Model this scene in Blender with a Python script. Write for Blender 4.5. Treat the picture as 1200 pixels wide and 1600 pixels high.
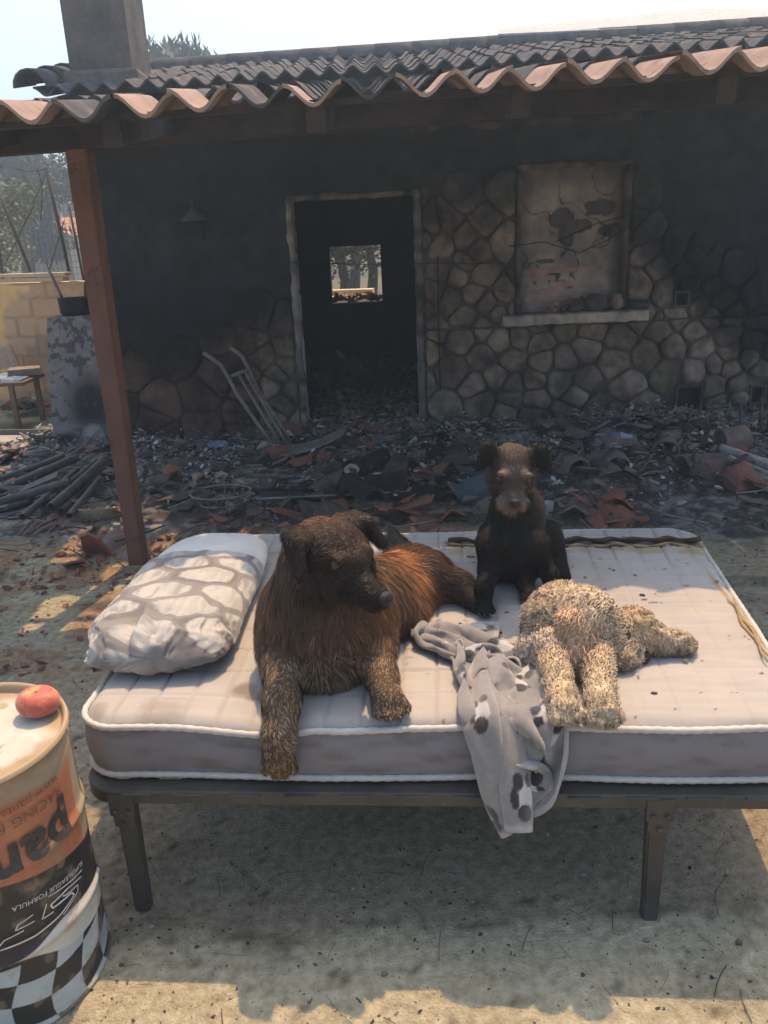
import bpy, bmesh, math, random
import numpy as np
from mathutils import Vector, Matrix

for o in list(bpy.data.objects):
    bpy.data.objects.remove(o, do_unlink=True)
scene = bpy.context.scene
col = scene.collection
R = math.radians

# ------------------------------------------------------------------ camera
F_PX = 1290.0
PITCH, ROLL, EYE = R(18.9), R(2.6), 1.72
cam_data = bpy.data.cameras.new("camera")
cam_data.sensor_fit = 'VERTICAL'
cam_data.sensor_height = 36.0
cam_data.lens = F_PX / 1600.0 * 36.0
cam_data.clip_start = 0.05
cam_data.clip_end = 2000
cam = bpy.data.objects.new("camera", cam_data)
col.objects.link(cam)
cam.matrix_world = (Matrix.Translation((0, 0, EYE)) @ Matrix.Rotation(R(90) - PITCH, 4, 'X')
                    @ Matrix.Rotation(-ROLL, 4, 'Z'))
scene.camera = cam

# ------------------------------------------------------------------ sky, sun, exposure
SUN_EL, SUN_AZ = R(65.5), R(16)
world = bpy.data.worlds.new("World")
scene.world = world
world.use_nodes = True
wn = world.node_tree.nodes
wl = world.node_tree.links
wn.clear()
wout = wn.new('ShaderNodeOutputWorld')
wbg = wn.new('ShaderNodeBackground')
sky = wn.new('ShaderNodeTexSky')
sky.sky_type = 'NISHITA'
sky.sun_disc = False
sky.sun_elevation = SUN_EL
sky.sun_rotation = SUN_AZ
sky.air_density = 1.0
sky.dust_density = 3.6
sky.ozone_density = 1.0
wbg.inputs['Strength'].default_value = 0.15
wl.new(sky.outputs[0], wbg.inputs[0])
wl.new(wbg.outputs[0], wout.inputs[0])
sd = bpy.data.lights.new("sun", 'SUN')
sd.energy = 2.8
sd.angle = R(0.6)
sd.color = (1.0, 0.65, 0.34)
sun = bpy.data.objects.new("sun", sd)
col.objects.link(sun)
sun_dir = Vector((math.sin(SUN_AZ) * math.cos(SUN_EL), math.cos(SUN_AZ) * math.cos(SUN_EL), math.sin(SUN_EL)))
sun.rotation_euler = sun_dir.to_track_quat('Z', 'Y').to_euler()
scene.view_settings.view_transform = 'Standard'
scene.view_settings.look = 'None'
scene.view_settings.gamma = 1.0
scene.view_settings.exposure = 1.12
scene.view_settings.use_curve_mapping = False

# ------------------------------------------------------------------ helpers: survey of the place
def ray(x, y):
    U, V = x - 600, y - 800
    c, s = math.cos(ROLL), math.sin(ROLL)
    u, v = c * U - s * V, s * U + c * V
    xc, yc = u / F_PX, -v / F_PX
    c, s = math.cos(PITCH), math.sin(PITCH)
    return Vector((xc, c + yc * s, -s + yc * c))

def G(x, y, z=0.0):
    d = ray(x, y)
    return Vector((0, 0, EYE)) + d * ((z - EYE) / d.z)

def A(x, y, Y):
    d = ray(x, y)
    return Vector((0, 0, EYE)) + d * (Y / d.y)

# ------------------------------------------------------------------ noise
def _hash(ix, iy, iz):
    n = (ix * 374761393 + iy * 668265263 + iz * 2147483647 + 1013904223) & 0xffffffff
    n = ((n ^ (n >> 13)) * 1274126177) & 0xffffffff
    n = (n ^ (n >> 16)) & 0xffffffff
    return n / 4294967295.0

def vnoise(P):
    P = np.asarray(P, float)
    i = np.floor(P).astype(np.int64)
    f = P - i
    f = f * f * (3 - 2 * f)
    r = 0
    for dx in (0, 1):
        for dy in (0, 1):
            for dz in (0, 1):
                w = (f[:, 0] if dx else 1 - f[:, 0]) * (f[:, 1] if dy else 1 - f[:, 1]) * (f[:, 2] if dz else 1 - f[:, 2])
                r = r + w * _hash(i[:, 0] + dx, i[:, 1] + dy, i[:, 2] + dz)
    return r

def fbm(P, octv=4, scale=1.0, seed=0.0):
    P = np.asarray(P, float) * scale + seed * 17.31
    a, r, t = 1.0, 0, 0
    for _ in range(octv):
        r = r + a * vnoise(P)
        t += a
        a *= 0.5
        P = P * 2.03 + 5.7
    return r / t

def sstep(a, b, x):
    t = np.clip((x - a) / (b - a), 0, 1)
    return t * t * (3 - 2 * t)

def mixc(a, b, t):
    a = np.asarray(a, float); b = np.asarray(b, float); t = np.asarray(t, float)[..., None]
    return a * (1 - t) + b * t

# ------------------------------------------------------------------ helpers: objects
def link(o, parent=None):
    col.objects.link(o)
    if parent is not None:
        o.parent = parent
    return o

def tag(o, label=None, cat=None, group=None, kind=None):
    if label: o['label'] = label
    if cat: o['category'] = cat
    if group: o['group'] = group
    if kind: o['kind'] = kind
    return o

def empty(name, loc, label=None, cat=None, group=None, rz=0.0):
    o = bpy.data.objects.new(name, None)
    o.location = loc
    o.rotation_euler = (0, 0, rz)
    o.empty_display_size = 0.1
    link(o)
    return tag(o, label, cat, group)

def mesh_obj(name, V, Fc, mat, parent=None, smooth=True, cols=None, local=False):
    """V in world coordinates; when parented to an unrotated thing they are made relative to it."""
    V = np.asarray(V, float).reshape(-1, 3)
    base = Vector((0, 0, 0))
    if parent is not None and not local:
        p = parent
        while p is not None:
            base = base + Vector(p.location)
            p = p.parent
        V = V - np.array(base)
    me = bpy.data.meshes.new(name)
    me.from_pydata(V.tolist() if len(V) < 200 else [tuple(v) for v in V], [], [tuple(int(i) for i in f) for f in Fc])
    if smooth:
        me.polygons.foreach_set('use_smooth', [True] * len(me.polygons))
    if cols is not None:
        ca = me.color_attributes.new('Col', 'FLOAT_COLOR', 'POINT')
        c4 = np.ones((len(V), 4)); c4[:, :3] = cols
        ca.data.foreach_set('color', c4.ravel())
    if mat is not None:
        me.materials.append(mat)
    me.update()
    o = bpy.data.objects.new(name, me)
    return link(o, parent)

class MB:
    def __init__(s):
        s.V = []; s.F = []; s.C = []
    def add(s, V, Fc, c=(1, 1, 1)):
        b = len(s.V)
        V = [tuple(v) for v in V]
        s.V += V
        s.F += [tuple(i + b for i in f) for f in Fc]
        c = np.asarray(c, float)
        if c.ndim == 1:
            s.C += [tuple(c)] * len(V)
        else:
            s.C += [tuple(q) for q in c]
    def box(s, cen, size, rot=None, c=(1, 1, 1), bev=0.0):
        hx, hy, hz = size[0] / 2, size[1] / 2, size[2] / 2
        M = rot if rot is not None else Matrix.Identity(3)
        cen = Vector(cen)
        if bev <= 0:
            pts = [Vector((x * hx, y * hy, z * hz)) for z in (-1, 1) for y in (-1, 1) for x in (-1, 1)]
            f = [(0, 2, 3, 1), (4, 5, 7, 6), (0, 1, 5, 4), (2, 6, 7, 3), (0, 4, 6, 2), (1, 3, 7, 5)]
            s.add([cen + M @ p for p in pts], f, c)
        else:
            bm = bmesh.new()
            bmesh.ops.create_cube(bm, size=1)
            for v in bm.verts:
                v.co = Vector((v.co.x * size[0], v.co.y * size[1], v.co.z * size[2]))
            bmesh.ops.bevel(bm, geom=list(bm.edges), offset=bev, segments=2, affect='EDGES', profile=0.6)
            bm.verts.index_update()
            s.add([cen + M @ v.co for v in bm.verts], [[v.index for v in f.verts] for f in bm.faces], c)
            bm.free()
    def tube(s, path, r, n=8, c=(1, 1, 1), cap=True, flat=1.0):
        P = [Vector(p) for p in path]
        m = len(P)
        rs = r if hasattr(r, '__len__') else [r] * m
        V = []; Fc = []
        up = Vector((0, 0, 1))
        T0 = (P[1] - P[0]).normalized()
        if abs(T0.dot(up)) > 0.95: up = Vector((1, 0, 0))
        N = (up - T0 * up.dot(T0)).normalized()
        for i in range(m):
            T = (P[min(i + 1, m - 1)] - P[max(i - 1, 0)]).normalized()
            N = (N - T * N.dot(T)).normalized()
            B = T.cross(N)
            for k in range(n):
                a = 2 * math.pi * k / n
                V.append(P[i] + N * math.cos(a) * rs[i] * flat + B * math.sin(a) * rs[i])
        for i in range(m - 1):
            for k in range(n):
                Fc.append((i * n + k, i * n + (k + 1) % n, (i + 1) * n + (k + 1) % n, (i + 1) * n + k))
        if cap:
            Fc.append(tuple(range(n))[::-1]); Fc.append(tuple(range((m - 1) * n, m * n)))
        s.add(V, Fc, c)
    def lathe(s, prof, cen=(0, 0, 0), n=24, c=(1, 1, 1), M=None):
        V = []; Fc = []
        cen = Vector(cen)
        for (r, z) in prof:
            for k in range(n):
                a = 2 * math.pi * k / n
                p = Vector((r * math.cos(a), r * math.sin(a), z))
                V.append(cen + (M @ p if M is not None else p))
        for i in range(len(prof) - 1):
            for k in range(n):
                Fc.append((i * n + k, i * n + (k + 1) % n, (i + 1) * n + (k + 1) % n, (i + 1) * n + k))
        s.add(V, Fc, c)
    def build(s, name, mat, parent=None, smooth=False, local=False):
        return mesh_obj(name, s.V, s.F, mat, parent, smooth, np.array(s.C) if s.C else None, local)

def shade_auto(o, ang=35):
    me = o.data
    me.polygons.foreach_set('use_smooth', [True] * len(me.polygons))
    try:
        bm = bmesh.new(); bm.from_mesh(me)
        for e in bm.edges:
            if len(e.link_faces) == 2 and e.calc_face_angle(0) > R(ang):
                e.smooth = False
        bm.to_mesh(me); bm.free()
    except Exception:
        pass
    return o

def grid_faces(nu, nv, skip=None):
    i, j = np.meshgrid(np.arange(nu - 1), np.arange(nv - 1), indexing='ij')
    a = (i * nv + j).ravel()
    f = np.stack([a, a + nv, a + nv + 1, a + 1], 1)
    if skip is not None:
        f = f[~skip.ravel()]
    return f

# ------------------------------------------------------------------ materials
def pm(name, c1=(.5, .5, .5), c2=None, scale=6, rough=.8, bump=.0, bscale=None, metal=0.0, attr=False,
       detail=6, spec=.3, sub=0.0, sheen=0.0, c3=None, s3=2.0, t3=(.55, .65)):
    m = bpy.data.materials.new(name)
    m.use_nodes = True
    n, l = m.node_tree.nodes, m.node_tree.links
    b = n['Principled BSDF']
    b.inputs['Roughness'].default_value = rough
    b.inputs['Metallic'].default_value = metal
    b.inputs['Specular IOR Level'].default_value = spec
    if sheen:
        b.inputs['Sheen Weight'].default_value = sheen
        b.inputs['Sheen Roughness'].default_value = .5
    geo = n.new('ShaderNodeNewGeometry')
    pos = geo.outputs['Position']
    ns = n.new('ShaderNodeTexNoise')
    ns.inputs['Scale'].default_value = scale
    ns.inputs['Detail'].default_value = detail
    ns.inputs['Roughness'].default_value = .62
    l.new(pos, ns.inputs['Vector'])
    rmp = n.new('ShaderNodeMapRange')
    rmp.inputs[1].default_value = .33; rmp.inputs[2].default_value = .67
    l.new(ns.outputs['Fac'], rmp.inputs[0])
    mx = n.new('ShaderNodeMix'); mx.data_type = 'RGBA'
    mx.inputs[6].default_value = (*c1, 1)
    mx.inputs[7].default_value = (*(c2 or c1), 1)
    l.new(rmp.outputs[0], mx.inputs[0])
    out = mx.outputs[2]
    if c3 is not None:
        n3 = n.new('ShaderNodeTexNoise'); n3.inputs['Scale'].default_value = s3
        n3.inputs['Detail'].default_value = 8; n3.inputs['Roughness'].default_value = .7
        l.new(pos, n3.inputs['Vector'])
        r3 = n.new('ShaderNodeMapRange'); r3.inputs[1].default_value = t3[0]; r3.inputs[2].default_value = t3[1]
        l.new(n3.outputs['Fac'], r3.inputs[0])
        m3 = n.new('ShaderNodeMix'); m3.data_type = 'RGBA'
        l.new(r3.outputs[0], m3.inputs[0]); l.new(out, m3.inputs[6]); m3.inputs[7].default_value = (*c3, 1)
        out = m3.outputs[2]
    if attr:
        at = n.new('ShaderNodeAttribute'); at.attribute_name = 'Col'
        mm = n.new('ShaderNodeMix'); mm.data_type = 'RGBA'; mm.blend_type = 'MULTIPLY'
        mm.inputs[0].default_value = 1
        l.new(at.outputs['Color'], mm.inputs[6]); l.new(out, mm.inputs[7])
        out = mm.outputs[2]
    l.new(out, b.inputs['Base Color'])
    if bump > 0:
        nb = n.new('ShaderNodeTexNoise'); nb.inputs['Scale'].default_value = bscale or scale * 5
        nb.inputs['Detail'].default_value = 8; nb.inputs['Roughness'].default_value = .65
        l.new(pos, nb.inputs['Vector'])
        bp = n.new('ShaderNodeBump'); bp.inputs['Strength'].default_value = bump
        bp.inputs['Distance'].default_value = .02
        l.new(nb.outputs['Fac'], bp.inputs['Height']); l.new(bp.outputs[0], b.inputs['Normal'])
    return m

M = {}
M['attr'] = pm('painted_by_wear', (1, 1, 1), (.72, .72, .72), 14, .85, .35, 60, attr=True)
M['ground'] = pm('dusty_ground', (1.16, 1.15, 1.13), (.66, .64, .60), 32, .97, 1.0, 110, attr=True, spec=.06, c3=(.34, .31, .27), s3=62, t3=(.635, .68))
M['wall'] = pm('sooty_plaster', (1.15, 1.15, 1.15), (.6, .6, .62), 5, .92, .5, 30, attr=True, spec=.15)
M['stone'] = pm('sooty_stone', (1.25, 1.2, 1.12), (.55, .54, .54), 9, .9, .7, 26, attr=True, spec=.15)
M['tile'] = pm('sooty_roof_tile', (.115, .115, .12), (.06, .063, .068), 7, .95, .5, 40, c3=(.22, .18, .155), s3=5, t3=(.54, .72), spec=.08)
M['tile_clean'] = pm('terracotta_tile', (.34, .245, .195), (.24, .18, .15), 9, .85, .4, 40, c3=(.10, .08, .07), s3=7, t3=(.58, .7), spec=.2)
M['shard_red'] = pm('broken_terracotta', (.33, .13, .08), (.2, .10, .07), 15, .9, .4, 60)
M['shard_grey'] = pm('burnt_tile', (.13, .105, .09), (.05, .045, .042), 12, .9, .4, 60)
M['shard_pale'] = pm('pale_burnt_tile', (.27, .21, .17), (.15, .11, .095), 12, .9, .4, 60)
M['ash'] = pm('pale_ash', (.4, .4, .4), (.2, .2, .205), 20, .95, .5, 80)
M['char'] = pm('charred', (.05, .048, .046), (.02, .02, .02), 14, .95, .5, 60, spec=.08)
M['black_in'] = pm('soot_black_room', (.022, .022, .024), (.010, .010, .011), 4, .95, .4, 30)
M['post'] = pm('brown_painted_wood', (.17, .082, .060), (.115, .058, .044), 6, .6, .2, 60, c3=(.05, .03, .026), s3=9, t3=(.6, .7))
M['beam'] = pm('charred_beam', (.05, .035, .03), (.018, .017, .017), 7, .85, .5, 40)
M['metal_burnt'] = pm('burnt_metal', (.34, .31, .28), (.17, .15, .135), 12, .55, .3, 60, metal=.3)
M['pipe'] = pm('sooty_pipe', (.12, .11, .105), (.05, .048, .046), 10, .6, .3, 60)
M['pipe_pale'] = pm('pale_pipe', (.62, .60, .56), (.36, .34, .32), 10, .6, .3, 60)
M['bedmetal'] = pm('dusty_bed_metal', (.095, .088, .075), (.06, .055, .048), 8, .5, .15, 60, metal=.25, c3=(.17, .15, .12), s3=14, t3=(.58, .75))
# ================================================================== THE SETTING: ground
def gz(x, y):
    x = np.asarray(x, float); y = np.asarray(y, float)
    P = np.stack([x, y, x * 0], -1).reshape(-1, 3)
    near = sstep(4.3, 5.4, y) * (1 - sstep(7.25, 7.6, y)) * sstep(-4.5, -2.6, x)
    h = .065 * near * (fbm(P, 3, 1.3, 3).reshape(x.shape)) + .035 * sstep(6.2, 7.1, y) * near
    h = h + .035 * near * (fbm(P, 3, 6, 8).reshape(x.shape) - .3)
    return h + .010 * (fbm(P, 2, 1.1, 2).reshape(x.shape) - .5) + .006 * (fbm(P, 3, 9, 5).reshape(x.shape) - .5)

def gzs(x, y):
    return float(gz(np.array([x]), np.array([y]))[0])

xs = np.concatenate([-np.geomspace(148, 4.2, 16), np.arange(-4.0, 4.01, .025), np.geomspace(4.2, 148, 16)])
ys = np.concatenate([[-148, -100, -50, -15, -5, 0], np.arange(.9, 7.6, .025), np.arange(7.7, 12, .12), np.geomspace(12.3, 148, 14)])
gx, gy = np.meshgrid(xs, ys, indexing='ij')
zz = gz(gx, gy)
P = np.stack([gx.ravel(), gy.ravel(), gx.ravel() * 0], 1)
n1 = fbm(P, 4, 1.2, 1); n2 = fbm(P, 4, 4.5, 4); n3 = fbm(P, 3, 16, 6); n4 = fbm(P, 3, 40, 9)
X, Y = P[:, 0], P[:, 1]
sand = mixc((.49, .445, .31), (.60, .55, .395), n2)
dirt = mixc((.32, .265, .19), (.45, .38, .28), n2)
edge = 1.67 + .18 * (n1 - .5) + .10 * (n2 - .5)
t = sstep(edge - .02, edge + .03, Y) * (1 - sstep(3.0, 3.4, Y + .8 * (n1 - .5))) * sstep(-1.3, -.9, X + .5 * (n2 - .5))
c = mixc(sand, dirt, t * .85)
# cracked concrete edge in front
line = np.exp(-((Y - edge) / .012) ** 2) * (n3 > .45)
c = c * (1 - .45 * line[:, None])
# sawdust-like reddish dust zone left and centre behind the bed
rd = mixc((.46, .27, .16), (.40, .29, .19), n3)
t = sstep(2.7, 3.3, Y + .5 * (n1 - .5)) * (1 - sstep(4.6, 5.2, Y + .6 * (n2 - .5))) * sstep(.36, .52, n2) * (1 - .55 * sstep(.9, 1.6, X))
c = mixc(c, rd, t * .85)
# ash field
ash = mixc((.11, .105, .10), (.38, .365, .345), sstep(.40, .70, n3))
ash = mixc(ash, (.34, .34, .34), sstep(.60, .72, n4) * .8)
limit = 4.75 + 1.0 * (n1 - .5) + .8 * (n2 - .5) - .5 * sstep(.8, 2.0, X)
t = sstep(limit - .25, limit + .25, Y) * (1 - sstep(8.0, 9, Y)) * sstep(-4.2, -2.9, X + .8 * (n2 - .5))
c = mixc(c, ash, t)
# ash streaks outward over the yard
t = sstep(.55, .66, fbm(P * np.array([1, 2.2, 1]), 4, 2.1, 12)) * sstep(2.4, 3.6, Y) * (1 - sstep(5, 6, Y))
c = mixc(c, (.085, .084, .083), t * .8)
# specks
sp = sstep(.70, .76, fbm(P, 2, 26, 21))
c = c * (1 - .6 * sp[:, None])
c = c * (.80 + .42 * fbm(P, 3, 60, 23))[:, None]
st_ = sstep(.60, .68, fbm(P, 5, 2.6, 25)); c = c * (1 - .22 * st_[:, None])
far = sstep(12, 25, np.abs(Y))
c = mixc(c, (.16, .14, .09), far)
ground = mesh_obj('ground', np.stack([gx.ravel(), gy.ravel(), zz.ravel()], 1), grid_faces(len(xs), len(ys)), M['ground'], None, True, c)
tag(ground, kind='structure')

# ================================================================== THE HOUSE
WY = 7.2                      # front wall plane
WL, WR, WT = -2.30, 5.2, 2.80
house = empty('stone_house', (0, WY, 0), 'burnt out single storey stone house with soot black front wall and tiled roof', 'house')
D0, D1 = A(458, 311, WY), A(648, 300, WY)
DX0, DX1, DT = -.645, .365, 1.985
WX0, WX1 = A(812, 262, WY).x, A(980, 262, WY).x
WZ0, WZ1 = A(812, 492, WY).z, A(812, 262, WY).z
SILL = WZ0

def soot_glare_colour(P):
    """burn stain over masonry: brown stone low down, smoke black above, with lens glare painted in toward top and right"""
    X, Z = P[:, 0], P[:, 2]
    n = fbm(P, 4, 1.6, 31); m = fbm(P, 4, 6, 33)
    lim = np.where(X > .3, 1.72 - .42 * np.abs(X - 1.1) * (X > 1.1), .74)
    lim = np.where(X > 2.1, np.minimum(lim, 1.45 - .62 * (X - 2.0)), lim)
    lim = np.where((X < .3) & (X > -1.3), .74 + .35 * sstep(-1.3, -.7, X), lim)
    t = sstep(-.32, .30, Z - lim + .9 * (n - .5) + .3 * (m - .5))
    stone = mixc((.25, .215, .182), (.135, .118, .103), sstep(.35, .65, m))
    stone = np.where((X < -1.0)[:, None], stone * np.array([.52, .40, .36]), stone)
    black = mixc((.022, .027, .032), (.085, .10, .115), (.35 * m + .65 * sstep(1.0, 2.7, Z + .9 * (n - .5))) * (.45 + .55 * sstep(-1.5, 2.5, X)))  # blue-grey lift upward and rightward is veiling glare painted into the soot colour
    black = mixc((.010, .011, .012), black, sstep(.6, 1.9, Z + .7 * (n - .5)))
    return mixc(stone, black, t)

# wall face as a fine sheet with openings, plus thickness
vent_px = [(1075, 622, .105, .10), (1064, 467, .05, .05), (1182, 616, .055, .07)]
vents = []
for (px, py, hw, hh) in vent_px:
    q = A(px, py, WY); vents.append((q.x - hw, q.x + hw, q.z - hh, q.z + hh))
openings = [(DX0, DX1, -1, DT), (WX0, WX1, WZ0, WZ1)] + vents
def cuts(a, b, st, extra):
    base = list(np.arange(a, b, st)) + [b] + extra
    base = sorted(base)
    out = [base[0]]
    for q in base[1:]:
        if q - out[-1] > 1e-4: out.append(q)
    return np.array(out)
ux = cuts(WL, WR, .05, [v for o_ in openings for v in o_[:2]])
uz = cuts(-.05, WT, .05, [v for o_ in openings for v in o_[2:] if v > -.05])
gx2, gz2 = np.meshgrid(ux, uz, indexing='ij')
P = np.stack([gx2.ravel(), np.full(gx2.size, WY), gz2.ravel()], 1)
inner = np.ones(len(P))
for (a, b, c_, d) in openings:
    on = (P[:, 0] > a - .02) & (P[:, 0] < b + .02) & (P[:, 2] > c_ - .02) & (P[:, 2] < d + .02)
    inner[on] = 0
P[:, 1] -= inner * (.030 * (fbm(P, 3, 3, 2) - .5) + .012 * (fbm(P, 3, 14, 5) - .5))
cx = (ux[:-1] + ux[1:]) / 2; cz = (uz[:-1] + uz[1:]) / 2
CX, CZ = np.meshgrid(cx, cz, indexing='ij')
skip = np.zeros(CX.shape, bool)
for (a, b, c_, d) in openings:
    skip |= (CX > a) & (CX < b) & (CZ > c_) & (CZ < d)
wc = soot_glare_colour(P)
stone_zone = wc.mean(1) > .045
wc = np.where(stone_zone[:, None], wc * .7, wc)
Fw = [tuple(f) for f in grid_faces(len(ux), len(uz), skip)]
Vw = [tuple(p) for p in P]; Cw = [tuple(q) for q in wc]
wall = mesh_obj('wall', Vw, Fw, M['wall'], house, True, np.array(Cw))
# wall core behind: return faces, left end, ends
mb = MB()
mb.box(((WL + DX0) / 2 + .0, WY + .19, 1.38), (DX0 - WL - .006, .34, 2.80), c=(.03, .03, .03))
mb.box(((DX1 + WX0) / 2, WY + .19, 1.38), (WX0 - DX1 - .006, .34, 2.80), c=(.03, .03, .03))
mb.box(((WX1 + WR) / 2, WY + .21, 1.38), (WR - WX1 - .006, .30, 2.80), c=(.03, .03, .03))
mb.box(((DX0 + DX1) / 2, WY + .19, (DT + 2.78) / 2 + .003), (DX1 - DX0 + .0, .34, 2.78 - DT - .004), c=(.02, .02, .02))
mb.box(((WX0 + WX1) / 2, WY + .19, (WZ1 + 2.78) / 2 + .003), (WX1 - WX0, .34, 2.78 - WZ1 - .004), c=(.02, .02, .02))
mb.box(((WX0 + WX1) / 2, WY + .19, (WZ0 - .05) / 2 - .003), (WX1 - WX0, .34, WZ0 + .04), c=(.04, .04, .04))
mb.build('wall_core', M['wall'], house)
# the other rooms' walls, seen through the door
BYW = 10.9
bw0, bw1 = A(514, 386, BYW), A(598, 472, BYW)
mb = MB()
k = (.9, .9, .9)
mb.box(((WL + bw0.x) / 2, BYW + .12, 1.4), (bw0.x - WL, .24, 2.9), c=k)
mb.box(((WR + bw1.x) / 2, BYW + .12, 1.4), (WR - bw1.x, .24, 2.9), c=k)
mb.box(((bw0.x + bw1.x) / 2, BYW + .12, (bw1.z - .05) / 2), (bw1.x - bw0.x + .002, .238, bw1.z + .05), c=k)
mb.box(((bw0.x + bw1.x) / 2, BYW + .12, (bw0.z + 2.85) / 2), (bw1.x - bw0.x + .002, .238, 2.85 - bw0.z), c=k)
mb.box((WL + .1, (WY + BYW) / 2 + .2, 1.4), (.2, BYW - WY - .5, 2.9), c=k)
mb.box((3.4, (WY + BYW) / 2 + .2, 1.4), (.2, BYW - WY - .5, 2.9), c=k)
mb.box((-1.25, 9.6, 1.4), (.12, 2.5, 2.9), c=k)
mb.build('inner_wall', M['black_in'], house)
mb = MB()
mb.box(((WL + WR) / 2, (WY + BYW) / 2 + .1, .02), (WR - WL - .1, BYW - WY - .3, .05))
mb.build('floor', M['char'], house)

# door reveals: plaster patches burnt pale
def jamb(x, side, name):
    nu, nv = 10, 90
    u = np.linspace(0, 1, nu); v = np.linspace(0, 1, nv)
    U, Vv = np.meshgrid(u, v, indexing='ij')
    z = Vv * (DT + .01)
    w = (.20 if side < 0 else .10)
    n = fbm(np.stack([U.ravel() * .3, z.ravel(), z.ravel() * 0 + side], 1), 4, 9, 3).reshape(U.shape)
    Px = x + side * (-.004) - side * .018 * (n - .3)
    Py = WY - .012 + U * w
    c = mixc((.05, .05, .05), (.52, .50, .47), sstep(.36, .56, n + .12 - .1 * (U > .55)).ravel())
    c = np.where((z.ravel() > 1.55)[:, None], c * .45, c)
    return mesh_obj(name, np.stack([Px.ravel(), Py.ravel(), z.ravel()], 1), grid_faces(nu, nv), M['wall'], house, True, c)
jamb(DX0, -1, 'door_jamb'); jamb(DX1, 1, 'door_jamb')
def plaster_edge(x0, x1, z0, z1, yv, name, lo, hi, seed, parent=house):
    """thin uneven plaster margin standing proud of the wall"""
    L = max(x1 - x0, z1 - z0); n = int(L / .025) + 2
    horiz = (x1 - x0) > (z1 - z0)
    V = []; C = []
    for i in range(n):
        t = i / (n - 1)
        w1 = .6 + .7 * vnoise(np.array([[i * .31 + seed, seed, 0]]))[0]
        w2 = .6 + .7 * vnoise(np.array([[i * .27 + seed + 40, seed, 0]]))[0]
        q = vnoise(np.array([[i * .4 + seed + 9, seed, 3]]))[0]
        cc = np.array(lo) * (1 - q) + np.array(hi) * q
        if horiz:
            x = x0 + (x1 - x0) * t; zc = (z0 + z1) / 2; hw = (z1 - z0) / 2
            a = [(x, yv + .03, zc - hw * w1), (x, yv, zc - hw * w1 * .8), (x, yv, zc + hw * w2 * .8), (x, yv + .03, zc + hw * w2)]
        else:
            z = z0 + (z1 - z0) * t; xc = (x0 + x1) / 2; hw = (x1 - x0) / 2
            a = [(xc - hw * w1, yv + .03, z), (xc - hw * w1 * .8, yv, z), (xc + hw * w2 * .8, yv, z), (xc + hw * w2, yv + .03, z)]
        V += a; C += [cc] * 4
    return mesh_obj(name, V, grid_faces(n, 4), M['wall'], parent, True, np.array(C))
plaster_edge(DX0 - .05, DX0 + .012, 0, DT, WY - .035, 'door_margin', (.06, .06, .06), (.36, .34, .32), 3)
plaster_edge(DX1 - .012, DX1 + .05, 0, DT, WY - .035, 'door_margin', (.05, .05, .05), (.24, .225, .21), 5)
plaster_edge(DX0 - .03, DX1 + .04, DT - .02, DT + .03, WY - .03, 'door_margin', (.04, .04, .04), (.22, .19, .17), 7)
plaster_edge(WX0 - .03, WX0 + .02, WZ0, WZ1, WY - .035, 'window_margin', (.05, .045, .04), (.16, .14, .13), 9)
plaster_edge(WX1 - .02, WX1 + .04, WZ0, WZ1, WY - .035, 'window_margin', (.05, .045, .04), (.14, .12, .11), 11)
plaster_edge(WX0 - .03, WX1 + .03, WZ1 - .02, WZ1 + .025, WY - .035, 'window_margin', (.06, .05, .045), (.22, .19, .17), 13)
# pale mortar band under the eave on the right
plaster_edge(A(640, 200, WY).x, A(1000, 180, WY).x, 2.44, 2.52, WY - .03, 'eave_band', (.05, .05, .05), (.10, .09, .085), 17)

# bricked-up window: plaster coat with fallen patches
infill = None
nu, nv = 110, 150
U, Vv = np.meshgrid(np.linspace(WX0, WX1, nu), np.linspace(WZ0, WZ1, nv), indexing='ij')
IY = WY + .09
P = np.stack([U.ravel(), np.full(U.size, IY), Vv.ravel()], 1)
n = fbm(P, 5, 5, 41); n2_ = fbm(P, 4, 17, 43)
depth = np.zeros(len(P))
def blob(px, py, rx, ry):
    q = A(px, py, IY)
    return ((P[:, 0] - q.x) / rx) ** 2 + ((P[:, 2] - q.z) / ry) ** 2
hole = np.zeros(len(P))
for (px, py, rx, ry) in [(878, 340, .13, .10), (935, 325, .17, .08), (905, 352, .14, .06), (885, 365, .07, .10), (955, 360, .12, .05), (868, 430, .05, .05), (852, 408, .10, .02)]:
    hole = np.maximum(hole, 1 - blob(px, py, rx, ry) + 1.5 * (n - .5) + .9 * (n2_ - .5))
hm = sstep(.28, .36, hole)
brickz = sstep(.0, .12, .12 + .10 * (n - .5) + (A(880, 450, IY).z - P[:, 2])) * sstep(-.3, -.1, -np.abs(P[:, 0] - A(890, 0, IY).x) + .03) * (np.sin(P[:, 2] * 2 * math.pi / .05) > -.3)
crack = np.abs(fbm(P, 3, 3.2, 47) - .5) < .008
depth = .028 * hm + .01 * crack + .004 * (n2_ - .5)
P[:, 1] += depth
c = mixc((.43, .385, .355), (.28, .255, .24), sstep(.35, .7, n))
c = mixc(c, (.13, .12, .118), hm)
c = mixc(c, (.44, .33, .28), np.clip(brickz, 0, 1) * .5)
c = mixc(c, (.05, .05, .05), crack * .7)
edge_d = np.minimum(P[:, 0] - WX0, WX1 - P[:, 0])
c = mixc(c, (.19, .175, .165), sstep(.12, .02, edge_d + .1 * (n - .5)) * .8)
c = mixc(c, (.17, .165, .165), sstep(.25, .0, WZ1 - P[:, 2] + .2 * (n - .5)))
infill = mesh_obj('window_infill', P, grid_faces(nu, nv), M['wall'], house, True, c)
mb = MB()
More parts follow.
